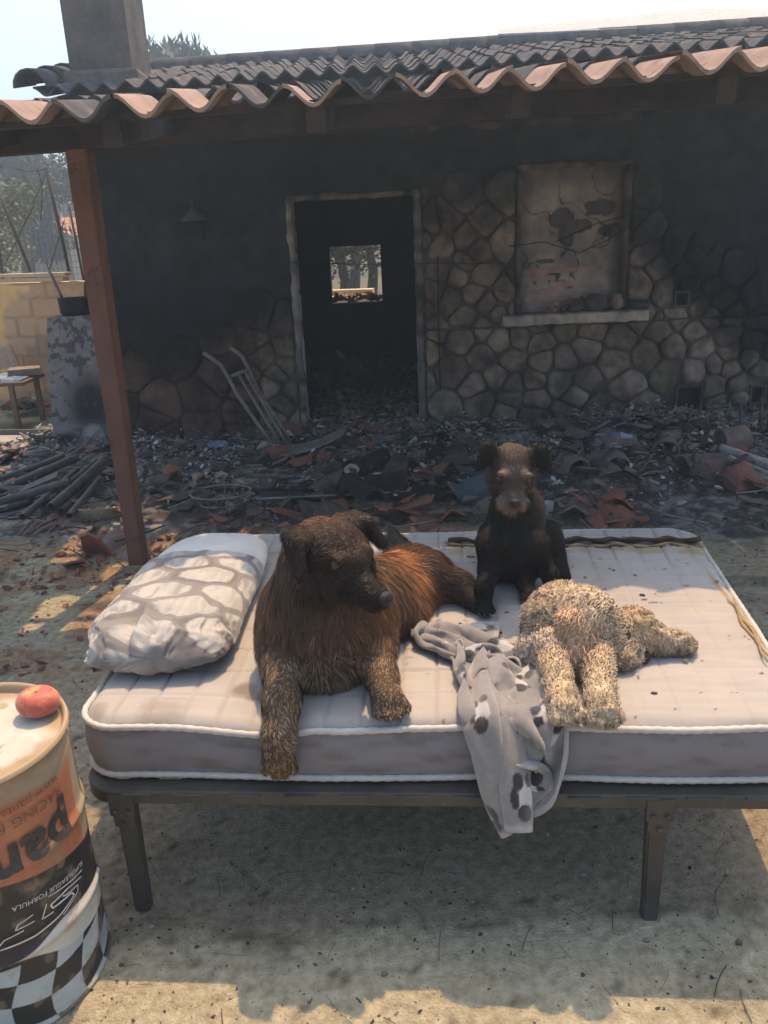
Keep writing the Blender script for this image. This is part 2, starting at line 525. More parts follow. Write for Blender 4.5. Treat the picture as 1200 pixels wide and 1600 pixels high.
for (x, s_) in ((WX0, 1), (WX1, -1)):
    mb.box((x - s_ * .002, WY + .055, (WZ0 + WZ1) / 2), (.02, .13, WZ1 - WZ0 + .0), c=(.13, .115, .105))
mb.box(((WX0 + WX1) / 2, WY + .055, WZ1 + .004), (WX1 - WX0 + .03, .13, .02), c=(.06, .055, .055))
mb.build('window_reveal', M['wall'], house)
rnd = random.Random(5)
for r_ in range(5):           # bare bricks laid open at the foot of the infill
    q = A(878, 466 - r_ * 11, IY)
    for k_ in range(3):
        if rnd.random() < .35: continue
        w = .20 + .03 * rnd.random()
        mb = MB(); mb.box((q.x - .22 + k_ * .22 + (.1 if r_ % 2 else 0) * .6, IY - .004 + .006 * rnd.random(), q.z), (w, .02, .042), c=(.38 + .08 * rnd.random(), .30, .26), bev=.004)
        mb.build('brick', M['wall'], infill)
# cracked wire crossing the infill and the stones
mb = MB()
pts = [A(795, 385, WY - .06), A(850, 378, WY - .04), A(905, 395, WY - .05), A(950, 375, WY - .06), A(985, 350, WY - .04)]
mb.tube(pts, .004, 5, c=(.02, .02, .02))
mb.tube([A(868, 378, WY - .05), A(930, 350, WY - .05), A(985, 335, WY - .04)], .0035, 5, c=(.02, .02, .02))
mb.build('loose_wire', M['wall'], house, True)
mb = MB(); mb.tube([A(684, 400, WY - .06), A(685, 500, WY - .07), A(688, 610, WY - .06)], .005, 5, c=(.02, .02, .02))
mb.tube([A(400, 412, WY - .05), A(455, 410, WY - .05), A(560, 413, WY - .05), A(650, 412, WY - .05), A(800, 412, WY - .05)], .0035, 5, c=(.05, .05, .05))
mb.build('loose_wire', M['wall'], house, True)

# stone sill: rough slab
s0, s1 = A(785, 508, WY - .12), A(1012, 490, WY - .12)
nn = 60
V = []; C = []
for i in range(nn):
    t = i / (nn - 1); x = s0.x + (s1.x - s0.x) * t
    zt = WZ0 + .012 + .010 * (vnoise(np.array([[i * .5, 2, 0]]))[0] - .5)
    ring = [(x, WY + .06, zt), (x, WY - .13, zt + .004), (x, WY - .155, zt - .012), (x, WY - .155, zt - .085), (x, WY - .10, zt - .10), (x, WY + .0, zt - .10)]
    for k_, p in enumerate(ring):
        q = np.array([[p[0] * 18, p[1] * 18 + k_ * 3, p[2] * 18]])
        d = (vnoise(q)[0] - .5)
        V.append((p[0], p[1] + .018 * d * (k_ > 0), p[2] + .016 * d * (k_ > 1)))
        b = .36 + .24 * vnoise(q * 1.7)[0]
        if k_ < 2: b *= .45
        C.append((b, b * .88, b * .74))
Fs = list(grid_faces(nn, 6)) + [tuple(range(6)), tuple(range((nn - 1) * 6, nn * 6))[::-1]]
mesh_obj('window_sill', V, Fs, M['wall'], house, False, np.array(C))

# vents: dark boxes let into the wall
for (a, b, c_, d) in vents:
    mb = MB()
    mb.box(((a + b) / 2, WY + .10, (c_ + d) / 2), (b - a - .002, .012, d - c_ - .002), c=(.012, .012, .012))
    t_ = .014
    for (x0, x1, z0, z1) in ((a - t_, a, c_ - t_, d + t_), (b, b + t_, c_ - t_, d + t_), (a, b, c_ - t_, c_), (a, b, d, d + t_)):
        mb.box(((x0 + x1) / 2, WY + .0, (z0 + z1) / 2), (x1 - x0, .06, z1 - z0), c=(.13, .11, .09))
    mb.build('wall_vent', M['wall'], house)

# ---- the rubble stones of the wall, one by one
def clip(poly, nx, ny, d):
    out = []
    for i in range(len(poly)):
        a, b = poly[i], poly[(i + 1) % len(poly)]
        da = a[0] * nx + a[1] * ny - d; db = b[0] * nx + b[1] * ny - d
        if da <= 0: out.append(a)
        if (da < 0 < db) or (db < 0 < da):
            t = da / (da - db)
            out.append((a[0] + (b[0] - a[0]) * t, a[1] + (b[1] - a[1]) * t))
    return out
rs = random.Random(11)
seeds = []
def dens(x, z):
    return .180 + .05 * math.sin(x * 3.1 + z * 2)
tries = 0
while tries < 9000:
    tries += 1
    x = rs.uniform(WL - .1, 4.3); z = rs.uniform(-.1, 2.1)
    lim = 1.95 if x > .2 else (.86 if x < -1.1 else 1.15)
    if x > 2.2: lim = 1.62 - .45 * (x - 2.2)
    if z > lim: continue
    dm = dens(x, z) * rs.choice([.8, 1, 1.3])
    ok = all(((x - sx) * (.8 if x > 0 else .62)) ** 2 + ((z - sz) * 1.1) ** 2 > (dm * .5 + sr * .5) ** 2 for sx, sz, sr in seeds)
    if ok: seeds.append((x, z, dm))
rects = [(DX1 + .055, 4.4, 0, SILL - .095), (DX1 + .055, WX0 - .035, SILL - .09, 2.15), (WX1 + .045, 4.4, SILL - .09, 2.15), (WL + .02, DX0 - .055, 0, 1.5)]
nst = 0
for (sx, sz, sr) in seeds:
    for (a, b, c_, d) in rects:
        poly = [(a, c_), (b, c_), (b, d), (a, d)]
        for (ox, oz, orr) in seeds:
            if (ox, oz) == (sx, sz) or abs(ox - sx) > .8 or abs(oz - sz) > .8: continue
            mx_, mz_ = (sx + ox) / 2, (sz + oz) / 2
            nx, nz_ = ox - sx, oz - sz
            ln = math.hypot(nx, nz_); nx /= ln; nz_ /= ln
            poly = clip(poly, nx, nz_, mx_ * nx + mz_ * nz_ - .002)
            if len(poly) < 3: break
        if len(poly) < 3: continue
        # limit lone cells at the upper rim
        for k_ in range(10):
            an = 2 * math.pi * k_ / 10
            poly = clip(poly, math.cos(an), math.sin(an), sx * math.cos(an) + sz * math.sin(an) + .21)
            if len(poly) < 3: break
        if len(poly) < 3: continue
        ar = abs(sum(poly[i][0] * poly[(i + 1) % len(poly)][1] - poly[(i + 1) % len(poly)][0] * poly[i][1] for i in range(len(poly)))) / 2
        if ar < .0045: continue
        if any(v[0] - .03 < sx < v[1] + .03 and v[2] - .03 < sz < v[3] + .03 for v in vents): continue
        for v_ in vents:      # keep stones off the vents
            if poly and min(p[0] for p in poly) < v_[1] and max(p[0] for p in poly) > v_[0] and min(p[1] for p in poly) < v_[3] and max(p[1] for p in poly) > v_[2]:
                if sx < v_[0]: poly = clip(poly, 1, 0, v_[0] - .02)
                elif sx > v_[1]: poly = clip(poly, -1, 0, -v_[1] - .02)
                elif sz > v_[3]: poly = clip(poly, 0, -1, -v_[3] - .02)
                else: poly = clip(poly, 0, 1, v_[2] - .02)
        if len(poly) < 3: continue
        cxp = sum(p[0] for p in poly) / len(poly); czp = sum(p[1] for p in poly) / len(poly)
        # resample outline to 16 points and round
        per = []
        for i in range(len(poly)):
            p, q = poly[i], poly[(i + 1) % len(poly)]
            mseg = max(1, int(math.hypot(q[0] - p[0], q[1] - p[1]) / .035))
            for j in range(mseg):
                per.append((p[0] + (q[0] - p[0]) * j / mseg, p[1] + (q[1] - p[1]) * j / mseg))
        for _ in range(1):
            m_ = len(per)
            per = [((per[i - 1][0] + 2 * per[i][0] + per[(i + 1) % m_][0]) / 4, (per[i - 1][1] + 2 * per[i][1] + per[(i + 1) % m_][1]) / 4) for i in range(m_)]
        m_ = len(per)
        if m_ < 6: continue
        pr = rs.uniform(.030, .065); tx, tz = rs.uniform(-.13, .13), rs.uniform(-.15, .15)
        V = []
        size = math.sqrt(ar)
        for (ins, dp) in ((.003, 0), (.007, .55), (.014, .88), (.040, .98), (.10, 1.05)):
            s_ = max(.15, 1 - ins / (size * .5))
            for i, (x, z) in enumerate(per):
                xx = cxp + (x - cxp) * s_; zz_ = czp + (z - czp) * s_
                q = vnoise(np.array([[xx * 22, zz_ * 22, nst]]))[0] - .5
                q2 = vnoise(np.array([[xx * 8, zz_ * 8, nst + 50]]))[0] - .5
                dd = pr * dp * (1 + .6 * q * (dp > .3)) + (dp > .3) * (tx * (xx - cxp) + tz * (zz_ - czp)) + (dp > .6) * .03 * q2
                V.append((xx + .008 * q, WY - dd, zz_ + .008 * q2))
        V.append((cxp, WY - pr * 1.08, czp))
        Fc = []
        for r_ in range(4):
            for i in range(m_):
                Fc.append((r_ * m_ + i, r_ * m_ + (i + 1) % m_, (r_ + 1) * m_ + (i + 1) % m_, (r_ + 1) * m_ + i))
        for i in range(m_):
            Fc.append((4 * m_ + i, 4 * m_ + (i + 1) % m_, 5 * m_))
        va = np.array(V)
        cc = soot_glare_colour(va) * rs.uniform(.75, 1.3) * np.array([1, rs.uniform(.94, 1.03), rs.uniform(.9, 1.03)])
        cc[:m_] *= .8
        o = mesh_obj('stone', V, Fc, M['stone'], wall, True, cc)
        nst += 1
print('stones', nst)

# ---- roof tiles
def tile_mesh(name, L, pitch=.218, amp=.037, mat=None, flip=False):
    """one S profile clay tile: a crown and a channel, laid along +Y, sitting on z=0 plane"""
    nu = 12
    V = []; Fc = []
    for s_, (y, dz) in enumerate(((0, .0), (L, -.0))):
        for side in (1, -1):
            for i in range(nu + 1):
                u = i / nu
                z = amp * math.cos(u * 2 * math.pi) + amp
                x = (u - .5) * pitch * 1.04
                V.append((x, y, z * (1 if s_ == 0 else .97) + dz + side * .007))
    n = nu + 1
    for i in range(nu):
        Fc.append((i, i + 1, 2 * n + i + 1, 2 * n + i))                        # top
        Fc.append((n + i + 1, n + i, 3 * n + i, 3 * n + i + 1))                # under
        Fc.append((i + 1, i, n + i, n + i + 1))                                # front lip
        Fc.append((2 * n + i, 2 * n + i + 1, 3 * n + i + 1, 3 * n + i))
    me = bpy.data.meshes.new(name)
    me.from_pydata(V, [], Fc); me.materials.append(mat)
    me.update()
    o = bpy.data.objects.new('x', me)
    shade_auto(o, 50)
    bpy.data.objects.remove(o)
    return me
PITCHX = .218
main_roof = MB()
TILT = .021
def lift(o, k, x0):
    for v_ in o.data.vertices: v_.co.z += k * (v_.co.x - x0)
EY, EZ, RY, RZ = 6.88, 2.79, 9.3, 0
sl = math.atan2(A(400, 88, 9.3).z - 2.79 - .10, 9.3 - 6.88)
RZ = EZ + math.tan(sl) * (RY - EY)
print('main roof slope', math.degrees(sl), RZ)
d_ = MB()
RXL, RXR = -2.46, 5.4
d_.add([(RXL, EY + .05, EZ - .03), (RXR, EY + .05, EZ - .03), (RXR, RY, RZ - .03), (RXL, RY, RZ - .03),
        (RXL, EY + .05, EZ - .10), (RXR, EY + .05, EZ - .10), (RXR, RY, RZ - .10), (RXL, RY, RZ - .10),
        (RXL, 11.6, EZ - .03), (RXR, 11.6, EZ - .03), (RXL, 11.6, EZ - .10), (RXR, 11.6, EZ - .10)],
       [(0, 1, 2, 3), (4, 7, 6, 5), (0, 4, 5, 1), (0, 3, 7, 4), (1, 5, 6, 2), (3, 2, 9, 8), (7, 10, 11, 6), (8, 9, 11, 10), (3, 8, 10, 7), (2, 6, 11, 9)], c=(.03, .03, .03))
roof = d_.build('roof', M['wall'], house); lift(roof, TILT, -1.6)
MP = .17
tme = tile_mesh('roof_tile_mesh', .42, MP, .028, M['tile'])
rows, NCOL = 7, int((RXR - RXL) / MP)
cnt = 0
rr = random.Random(3)
rest_V = MB()
for r_ in range(rows):
    for c_ in range(NCOL):
        x = RXL + (c_ + .5) * MP; t = r_ * (RY - EY - .05) / rows
        y = EY + t; z = EZ + math.tan(sl) * t - .008
        if x < 4.0:
            o = bpy.data.objects.new('roof_tile', tme); link(o, roof)
            o.location = (x + rr.uniform(-.008, .008), y - WY + rr.uniform(-.02, .02), z + rr.uniform(0, .010) + TILT * (x + 1.6))
            o.rotation_euler = (sl - R(1.2), rr.uniform(-.02, .02), rr.uniform(-.015, .015))
            cnt += 1
print('main tiles', cnt)
# ridge and left verge: half round caps
def cap_mesh(name, L, r, mat):
    V = []; Fc = []; nu = 8
    for s_ in (0, 1):
        for side in (0, 1):
            rad = (r - .014 * side) * (1.0 if s_ == 0 else .86)
            for i in range(nu + 1):
                a = math.pi * i / nu
                V.append((L * s_, rad * math.cos(a), rad * math.sin(a)))
    n = nu + 1
    for i in range(nu):
        Fc += [(i, 2 * n + i, 2 * n + i + 1, i + 1), (n + i, n + i + 1, 3 * n + i + 1, 3 * n + i), (i, i + 1, n + i + 1, n + i), (2 * n + i, 3 * n + i, 3 * n + i + 1, 2 * n + i + 1)]
    me = bpy.data.meshes.new(name); me.from_pydata(V, [], Fc); me.materials.append(mat)
    me.polygons.foreach_set('use_smooth', [True] * len(me.polygons)); me.update()
    return me
rme = cap_mesh('ridge_tile_mesh', .42, .13, M['tile'])
for i in range(int((RXR - RXL) / .37)):
    o = bpy.data.objects.new('ridge_tile', rme); link(o, roof)
    o.location = (RXL + i * .37, RY - WY, RZ + TILT * (RXL + i * .37 + 1.6))
    o.rotation_euler = (0, R(-2.2) - TILT, 0)
for i in range(6):
    o = bpy.data.objects.new('verge_tile', rme); link(o, roof)
    t = i * .40
    o.location = (RXL - .02, EY - WY + t - .02, EZ + math.tan(sl) * t + .035)
    o.rotation_euler = (0, -sl + R(1), R(90))
# pale fibre sheet lying over the ridge at right
q0, q1, q2 = A(778, 53, 9.22), A(1100, 17, 10.6), A(1215, 30, 9.2)
zb1 = A(1100, 13, 10.6).z; zb2 = A(1215, 15, 10.6).z
mb = MB()
mb.add([(q0.x, 9.22, q0.z + .0), (q2.x + .8, 9.2, q2.z - .02), (q2.x + .8, 10.6, zb2), (q1.x, 10.6, zb1), (q0.x + .05, 9.5, q0.z + .10),
        (q0.x, 9.22, q0.z - .02), (q2.x + .8, 9.2, q2.z - .04), (q2.x + .8, 10.6, zb2 - .02), (q1.x, 10.6, zb1 - .02), (q0.x + .05, 9.5, q0.z + .08)],
       [(0, 1, 2, 3, 4), (9, 8, 7, 6, 5), (0, 5, 6, 1), (1, 6, 7, 2), (2, 7, 8, 3), (3, 8, 9, 4), (4, 9, 5, 0)], c=(.45, .46, .45))
mb.build('roof_sheet', M['attr'], house)
# chimney with rendered faces
c0, c1 = A(112, 128, 7.25), A(209, 128, 7.25)
mb = MB()
cw = c1.x - c0.x; cd = .62
segs = 14
z0, z1 = EZ - .1, 5.2
for i in range(segs):
    a = z0 + (z1 - z0) * i / segs; b = z0 + (z1 - z0) * (i + 1) / segs
mb.box(((c0.x + c1.x) / 2, 7.25 + cd / 2, (z0 + z1) / 2), (cw, cd, z1 - z0), c=(.155, .135, .12))
ch = mb.build('chimney', M['wall'], house)
mb = MB()
mb.box(((c0.x + c1.x) / 2, 7.25 + cd / 2, EZ + .12), (cw + .10, cd + .12, .16), c=(.19, .16, .14), bev=.03)
mb.build('flashing', M['wall'], ch)
# small lantern-like cap on the soot black wall
q = A(303, 341, WY - .08)
mb = MB()
mb.lathe([(.0, .10), (.02, .08), (.105, .0), (.10, -.008), (0, -.008)], (q.x, WY - .09, q.z - .01), 14, c=(.14, .13, .125))
mb.box((q.x + .01, WY - .06, q.z - .09), (.11, .10, .15), c=(.03, .03, .032))
mb.tube([(q.x, WY - .09, q.z + .09), (q.x, WY - .09, q.z + .14)], .008, 5, c=(.1, .1, .1))
wlamp = mb.build('wall_lantern', M['wall'], None); tag(wlamp, 'small burnt wall lantern with a conical cap on the black wall', 'lantern')

# ================================================================== THE PORCH
PY0, PZ0, PSL = 3.16, 2.112, R(8.7)
PP, PEX = .195, .455
porch = empty('tiled_porch', (-1.38, 4.33, 0), 'scorched tiled porch roof along the house front on a brown post', 'porch')
PT = .024
def prz(y): return PZ0 + (y - PY0) * math.tan(PSL)
tclean = tile_mesh('porch_tile_mesh', .46, .195, .034, mat=M['tile_clean'])
tsoot = tile_mesh('porch_tile_soot_mesh', .51, .195, .034, mat=M['tile'])
PXL = -2.62
NC, NR = 32, 9
rp = random.Random(9)
# tiles that have fallen through let the sun in
missing = set()
def miss(x, y):
    c_ = int(round((x - PXL) / PP - .5)); r_ = int((y - PY0) / PEX)
    missing.add((c_, r_))
HOLES = [(-1.36, 4.55), (-1.14, 4.55), (-1.36, 4.9), (-.92, 4.9), (-1.14, 5.0), (-.72, 5.35), (-.5, 5.7), (-1.6, 5.7), (-1.4, 6.0), (-1.15, 6.0), (-1.0, 5.7),
         (-.50, 3.8), (-.30, 3.8), (-.70, 3.85), (-.28, 4.2), (-.06, 3.8), (.16, 3.8), (1.4, 4.9)]
for hx, hy in HOLES: miss(hx, hy)
# front row: clean terracotta where the char flaked away
clean_cols = set(range(0, 8)) | {9, 10, 12, 14} | set(range(15, 32))
for r_ in range(NR):
    for c_ in range(NC):
        if (c_, r_) in missing: continue
        x = PXL + (c_ + .5) * PP
        t = r_ * PEX
        clean = r_ == 0 and c_ in clean_cols
        if r_ == 0 and c_ in (11, 13): t += .10
        o = bpy.data.objects.new('roof_tile', tclean if clean else tsoot); link(o, porch)
        o.location = (x + 1.38 + rp.uniform(-.006, .006), PY0 + t - 4.33 + rp.uniform(-.02, .02) , prz(PY0 + t) + rp.uniform(-.005, .008) + PT * (x + 1.35))
        o.rotation_euler = (PSL - R(1.0) + rp.uniform(-.01, .01), rp.uniform(-.03, .03), rp.uniform(-.02, .02))
mb = MB()   # front beam, back plate
mb.box(((-2.7 + 3.6) / 2, 4.33, 2.215), (6.4, .11, .15), c=(1, 1, 1), bev=.008)
lift(mb.build('beam', M['beam'], porch), PT, .02)
mb = MB(); mb.box(((-2.6 + 3.6) / 2, 7.10, 2.60), (6.2, .09, .12), c=(1, 1, 1)); mb.build('beam', M['beam'], porch)
for i in range(9):
    x = -2.4 + i * .74
    mb = MB()
    L = 3.8 / math.cos(PSL)
    mb.box((x, PY0 + .12 + 1.9, prz(PY0 + .12 + 1.9) - .055), (.07, L, .09), Matrix.Rotation(PSL, 3, 'X'), c=(1, 1, 1))
    lift(mb.build('rafter', M['beam'], porch), PT, .02)
for i in range(9):
    y = PY0 + .14 + i * PEX
    mb = MB(); mb.box((.45, y, prz(y) - .004), (6.2, .045, .022), c=(1, 1, 1)); lift(mb.build('batten', M['beam'], porch), PT, .02)
# post, square, slightly turned
pb = G(217, 878); pt = Vector((pb.x + .018, 4.33, 2.14))
V = []
for i, (p, w) in enumerate(((pb, .086), (Vector((pb.x + .01, 4.33, 1.0)), .094), (pt, .104))):
    for (a, b) in ((-1, -1), (1, -1), (1, 1), (-1, 1)):
        v = Matrix.Rotation(R(-6), 3, 'Z') @ Vector((a * w / 2, b * w / 2, 0))
        V.append((p.x + v.x, p.y + v.y, (p.z - .03 if i == 0 else p.z)))
Fc = []
for r_ in (0, 1):
    for k_ in range(4):
        Fc.append((r_ * 4 + k_, r_ * 4 + (k_ + 1) % 4, (r_ + 1) * 4 + (k_ + 1) % 4, (r_ + 1) * 4 + k_))
Fc += [(8, 9, 10, 11)]
bm = bmesh.new()
vs = [bm.verts.new(v) for v in V]
for f in Fc: bm.faces.new([vs[i] for i in f])
bmesh.ops.bevel(bm, geom=[e for e in bm.edges if abs((e.verts[0].co - e.verts[1].co).normalized().z) > .8], offset=.006, segments=2, affect='EDGES')
bm.verts.index_update()
mesh_obj('post', [v.co[:] for v in bm.verts], [[v.index for v in f.verts] for f in bm.faces], M['post'], porch, False)
bm.free()
# ================================================================== RUBBLE AND THINGS IN THE YARD
def shard_mesh(name, rnd, size, curved, mat, th=.012):
    n_ = rnd.choice([4, 5, 5, 6])
    ring = []
    for k_ in range(n_):
        a = 2 * math.pi * (k_ + rnd.uniform(-.25, .25)) / n_
        r_ = size * rnd.uniform(.35, .6)
        ring.append((r_ * math.cos(a) * 1.2, r_ * math.sin(a)))
    # subdivide each edge once for curvature
    rr_ = []
    for i in range(n_):
        p, q = ring[i], ring[(i + 1) % n_]
        rr_ += [p, ((p[0] + q[0]) / 2 + rnd.uniform(-.06, .06) * size, (p[1] + q[1]) / 2 + rnd.uniform(-.06, .06) * size)]
    Rc = .085
    def bend(x, y, z):
        if not curved: return (x, y, z)
        a = max(-1.4, min(1.4, y / Rc))
        return (x, (Rc + z) * math.sin(a), (Rc + z) * math.cos(a) - Rc * .75)
    m_ = len(rr_)
    inner = [(p[0] * .5, p[1] * .5) for p in rr_]
    V = [bend(p[0], p[1], 0) for p in rr_] + [bend(p[0], p[1], th) for p in rr_] + [bend(p[0], p[1], th) for p in inner] + [bend(0, 0, th)] + [bend(p[0], p[1], 0) for p in inner] + [bend(0, 0, 0)]
    Fc = []
    for i in range(m_):
        j = (i + 1) % m_
        Fc += [(i, j, m_ + j, m_ + i), (m_ + i, m_ + j, 2 * m_ + j, 2 * m_ + i), (2 * m_ + i, 2 * m_ + j, 3 * m_),
               (j, i, 3 * m_ + 1 + i, 3 * m_ + 1 + j), (3 * m_ + 1 + j, 3 * m_ + 1 + i, 4 * m_ + 1)]
    me = bpy.data.meshes.new(name); me.from_pydata(V, [], Fc); me.materials.append(mat); me.update()
    return me
rs = random.Random(77)
kinds = {}
for key, mat in (('red', 'shard_red'), ('grey', 'shard_grey'), ('pale', 'shard_pale'), ('char', 'char')):
    kinds[key] = [(shard_mesh('shard_mesh', rs, s_, cv, M[mat]), s_) for s_ in (.12, .17, .22) for cv in (0, 1, 1)]
zones = [   # px rect, count, weights red, grey, pale, char
    ((430, 690, 620, 740), 26, (6, 2, 3, 1)), ((480, 735, 760, 825), 52, (2, 6, 2, 4)), ((640, 690, 760, 760), 20, (1, 5, 3, 3)),
    ((850, 668, 1100, 760), 52, (1, 3, 8, 1)), ((170, 700, 420, 760), 20, (1, 5, 2, 4)), ((230, 760, 480, 830), 22, (2, 5, 1, 4)),
    ((1000, 690, 1200, 800), 12, (1, 3, 3, 1)), ((40, 820, 240, 890), 7, (5, 1, 1, 0)), ((600, 800, 740, 826), 10, (6, 1, 1, 0)), ((870, 795, 1010, 822), 12, (7, 1, 1, 0)), ((10, 700, 200, 800), 14, (0, 5, 1, 3))]
TONE = {'red': 'brick red', 'grey': 'smoke grey', 'pale': 'pale tan', 'char': 'coal black'}
ZN = ['in the heap by the sack truck', 'in the heap between brown dog and doorway', 'right of the doorway by the stone wall', 'below the bricked up window',
      'between the post and the sack truck', 'behind the pillow near the wire basket', 'near the pale pipes at right', 'on bare ground left of the post foot',
      'behind the middle of the mattress', 'behind the torn mattress corner', 'beside the bundle of sooty pipes']
for zi, ((x0, y0, x1, y1), cnt, w) in enumerate(zones):
    for i in range(cnt):
        key = rs.choices(('red', 'grey', 'pale', 'char'), w)[0]
        vi = rs.randrange(len(kinds[key])); me, s_ = kinds[key][vi]
        p = G(rs.uniform(x0, x1), rs.uniform(y0, y1))
        if p.y > 7.0 and not (DX0 < p.x < DX1): p.y = 6.98
        o = bpy.data.objects.new('tile_shard', me); link(o)
        z = gzs(p.x, p.y)
        o.location = (p.x, p.y, z + .012 + rs.uniform(0, .05) * (p.y > 4.8))
        o.rotation_euler = (rs.gauss(0, .28), rs.gauss(0, .28), rs.uniform(0, 6.28))
        sc_ = rs.uniform(.75, 1.25); o.scale = (sc_, sc_, sc_)
        size = ('small', 'medium', 'large')[vi // 3]; shp = 'flat' if vi % 3 == 0 else 'curved'
        tag(o, '%s %s %s piece of tile %s' % (size, TONE[key], shp, ZN[zi]), 'tile shard', '%s broken tile pieces %s' % (TONE[key], ZN[zi]))

# rubble too small to count
def chips(name, n_, region, sz, cols, lift, seed, label, cat, mat='attr', density=None, zf=None, flat=.25):
    rg = np.random.RandomState(seed)
    x0, x1, y0, y1 = region
    X_ = rg.uniform(x0, x1, n_ * 3); Y_ = rg.uniform(y0, y1, n_ * 3)
    if density is not None:
        keep = rg.rand(len(X_)) < density(X_, Y_)
        X_, Y_ = X_[keep][:n_], Y_[keep][:n_]
    else: X_, Y_ = X_[:n_], Y_[:n_]
    n_ = len(X_)
    Z_ = (zf or gz)(X_, Y_)
    # 5-sided tilted chip: ring + top centre ring
    k_ = 5
    a0 = rg.rand(n_) * 6.28
    s_ = sz[0] * (sz[1] / sz[0]) ** (rg.rand(n_) ** 1.7)
    ang = a0[:, None] + np.arange(k_)[None, :] * 2 * math.pi / k_ + rg.uniform(-.4, .4, (n_, k_))
    rad = s_[:, None] * rg.uniform(.5, 1.1, (n_, k_))
    el = rg.uniform(.4, 1.0, n_)
    dirx = rg.rand(n_) * 6.28
    lx = rad * np.cos(ang); ly = rad * np.sin(ang) * el[:, None]
    xx = lx * np.cos(dirx)[:, None] - ly * np.sin(dirx)[:, None]; yy = lx * np.sin(dirx)[:, None] + ly * np.cos(dirx)[:, None]
    tx, ty = rg.normal(0, .35, (n_, 1)), rg.normal(0, .35, (n_, 1))
    zz_ = tx * xx + ty * yy
    th = (s_ * rg.uniform(flat * .5, flat * 1.5, n_))[:, None]
    lf = (np.abs(rg.normal(0, lift, n_)))[:, None]
    base = np.stack([X_[:, None] + xx, Y_[:, None] + yy, Z_[:, None] + zz_ + lf], 2)
    top = base.copy(); top[:, :, 2] += th; top[:, :, 0] = X_[:, None] + xx * .85; top[:, :, 1] = Y_[:, None] + yy * .85
    V = np.concatenate([base, top], 1).reshape(-1, 3)
    F_ = []
    off = np.arange(n_) * 10
    F_ = [tuple(range(o_ + 5, o_ + 10)) for o_ in off]
    for i in range(5):
        j = (i + 1) % 5
        F_ += [(o_ + i, o_ + j, o_ + 5 + j, o_ + 5 + i) for o_ in off]
    cols = np.array(cols)
    ci = cols[rg.choice(len(cols), n_)] * rg.uniform(.6, 1.3, (n_, 1))
    c = np.repeat(ci, 10, 0)
    o = mesh_obj(name, V, F_, M[mat], None, False, c)
    return tag(o, label, cat, None, 'stuff')
def d_ash(X_, Y_):
    P_ = np.stack([X_, Y_, X_ * 0], 1)
    lim = 4.8 + 1.0 * (fbm(P_, 4, 1.2, 1) - .5) - .5 * sstep(.8, 2, X_)
    return sstep(-.3, .6, Y_ - lim) * (.22 + .78 * sstep(4.9, 6.3, Y_)) * (.05 + .95 * sstep(.46, .60, fbm(P_, 3, 2.2, 61))) * (1 - .6 * sstep(1.2, 2.2, X_) * sstep(6.3, 5.7, Y_))
greys = [(.09, .085, .082), (.05, .05, .05), (.15, .135, .12), (.20, .16, .135), (.30, .24, .195), (.40, .37, .34), (.28, .15, .10), (.22, .15, .12)]
chips('rubble', 8000, (-3.4, 4.4, 4.0, 7.15), (.009, .075), greys + [(.42, .36, .30), (.34, .30, .26)], .020, 1, 'black and grey crumbled rubble covering the ground before the house', 'rubble', density=d_ash)
chips('ash_flakes', 6000, (-3.2, 4.2, 4.2, 7.3), (.008, .034), [(.45, .45, .45), (.3, .3, .31), (.55, .55, .54), (.2, .2, .2)], .05, 2, 'pale flakes of ash scattered over the rubble', 'ash', density=d_ash)
chips('red_crumbs', 1500, (-2.2, 1.6, 3.1, 5.2), (.01, .04), [(.30, .12, .07), (.36, .18, .10), (.22, .10, .07)], .006, 3, 'reddish crumbs of brick and tile behind the bed', 'brick crumbs',
      density=lambda x, y: .15 + .85 * sstep(.45, .6, fbm(np.stack([x, y, x * 0], 1), 3, 1.6, 65)))
chips('doorway_rubble', 1800, (DX0 + .02, DX1 - .02, 6.9, 8.4), (.012, .07), greys + [(.25, .2, .18)], .05, 4, 'burnt debris spilling through the doorway', 'rubble', zf=lambda x, y: .05 + .05 * np.sin(x * 5) ** 2)
chips('yard_litter', 6500, (-2.2, 2.6, 1.15, 4.2), (.002, .010), [(.05, .045, .04), (.12, .10, .08), (.08, .06, .05), (.3, .28, .24)], .001, 5, 'small dark bits and grit scattered over the bare ground', 'litter',
      density=lambda x, y: .25 + .75 * sstep(.42, .6, fbm(np.stack([x, y, x * 0], 1), 3, 2.5, 67)))
chips('grit', 5000, (-1.6, 2.0, 1.2, 3.2), (.0015, .005), [(.10, .09, .08), (.2, .17, .14), (.42, .4, .36)], .0005, 6, 'fine grit on the ground around the bed', 'grit', flat=.6)
# twigs and pine needles on the ground (uncountable litter)
mb = MB(); rt = random.Random(8)
for i in range(240):
    if i < 120: x, y = rt.uniform(-.9, 1.3), rt.uniform(1.35, 2.4)
    else: x, y = rt.uniform(-2, 2.4), rt.uniform(2.4, 4.6)
    a = rt.uniform(0, 6.28); L = rt.uniform(.02, .11)
    k_ = rt.uniform(-.3, .3)
    pts = [(x + math.cos(a + k_ * s_) * L * s_, y + math.sin(a + k_ * s_) * L * s_, gzs(x, y) + .003 + .004 * math.sin(s_ * 3)) for s_ in (0, .33, .66, 1)]
    mb.tube(pts, rt.uniform(.0004, .0012), 4, c=rt.choice([(.10, .08, .06), (.2, .16, .11), (.08, .065, .05)]), cap=False)
tag(mb.build('twigs', M['attr'], None, True), 'thin twigs and stalks strewn on the ground', 'twigs', None, 'stuff')
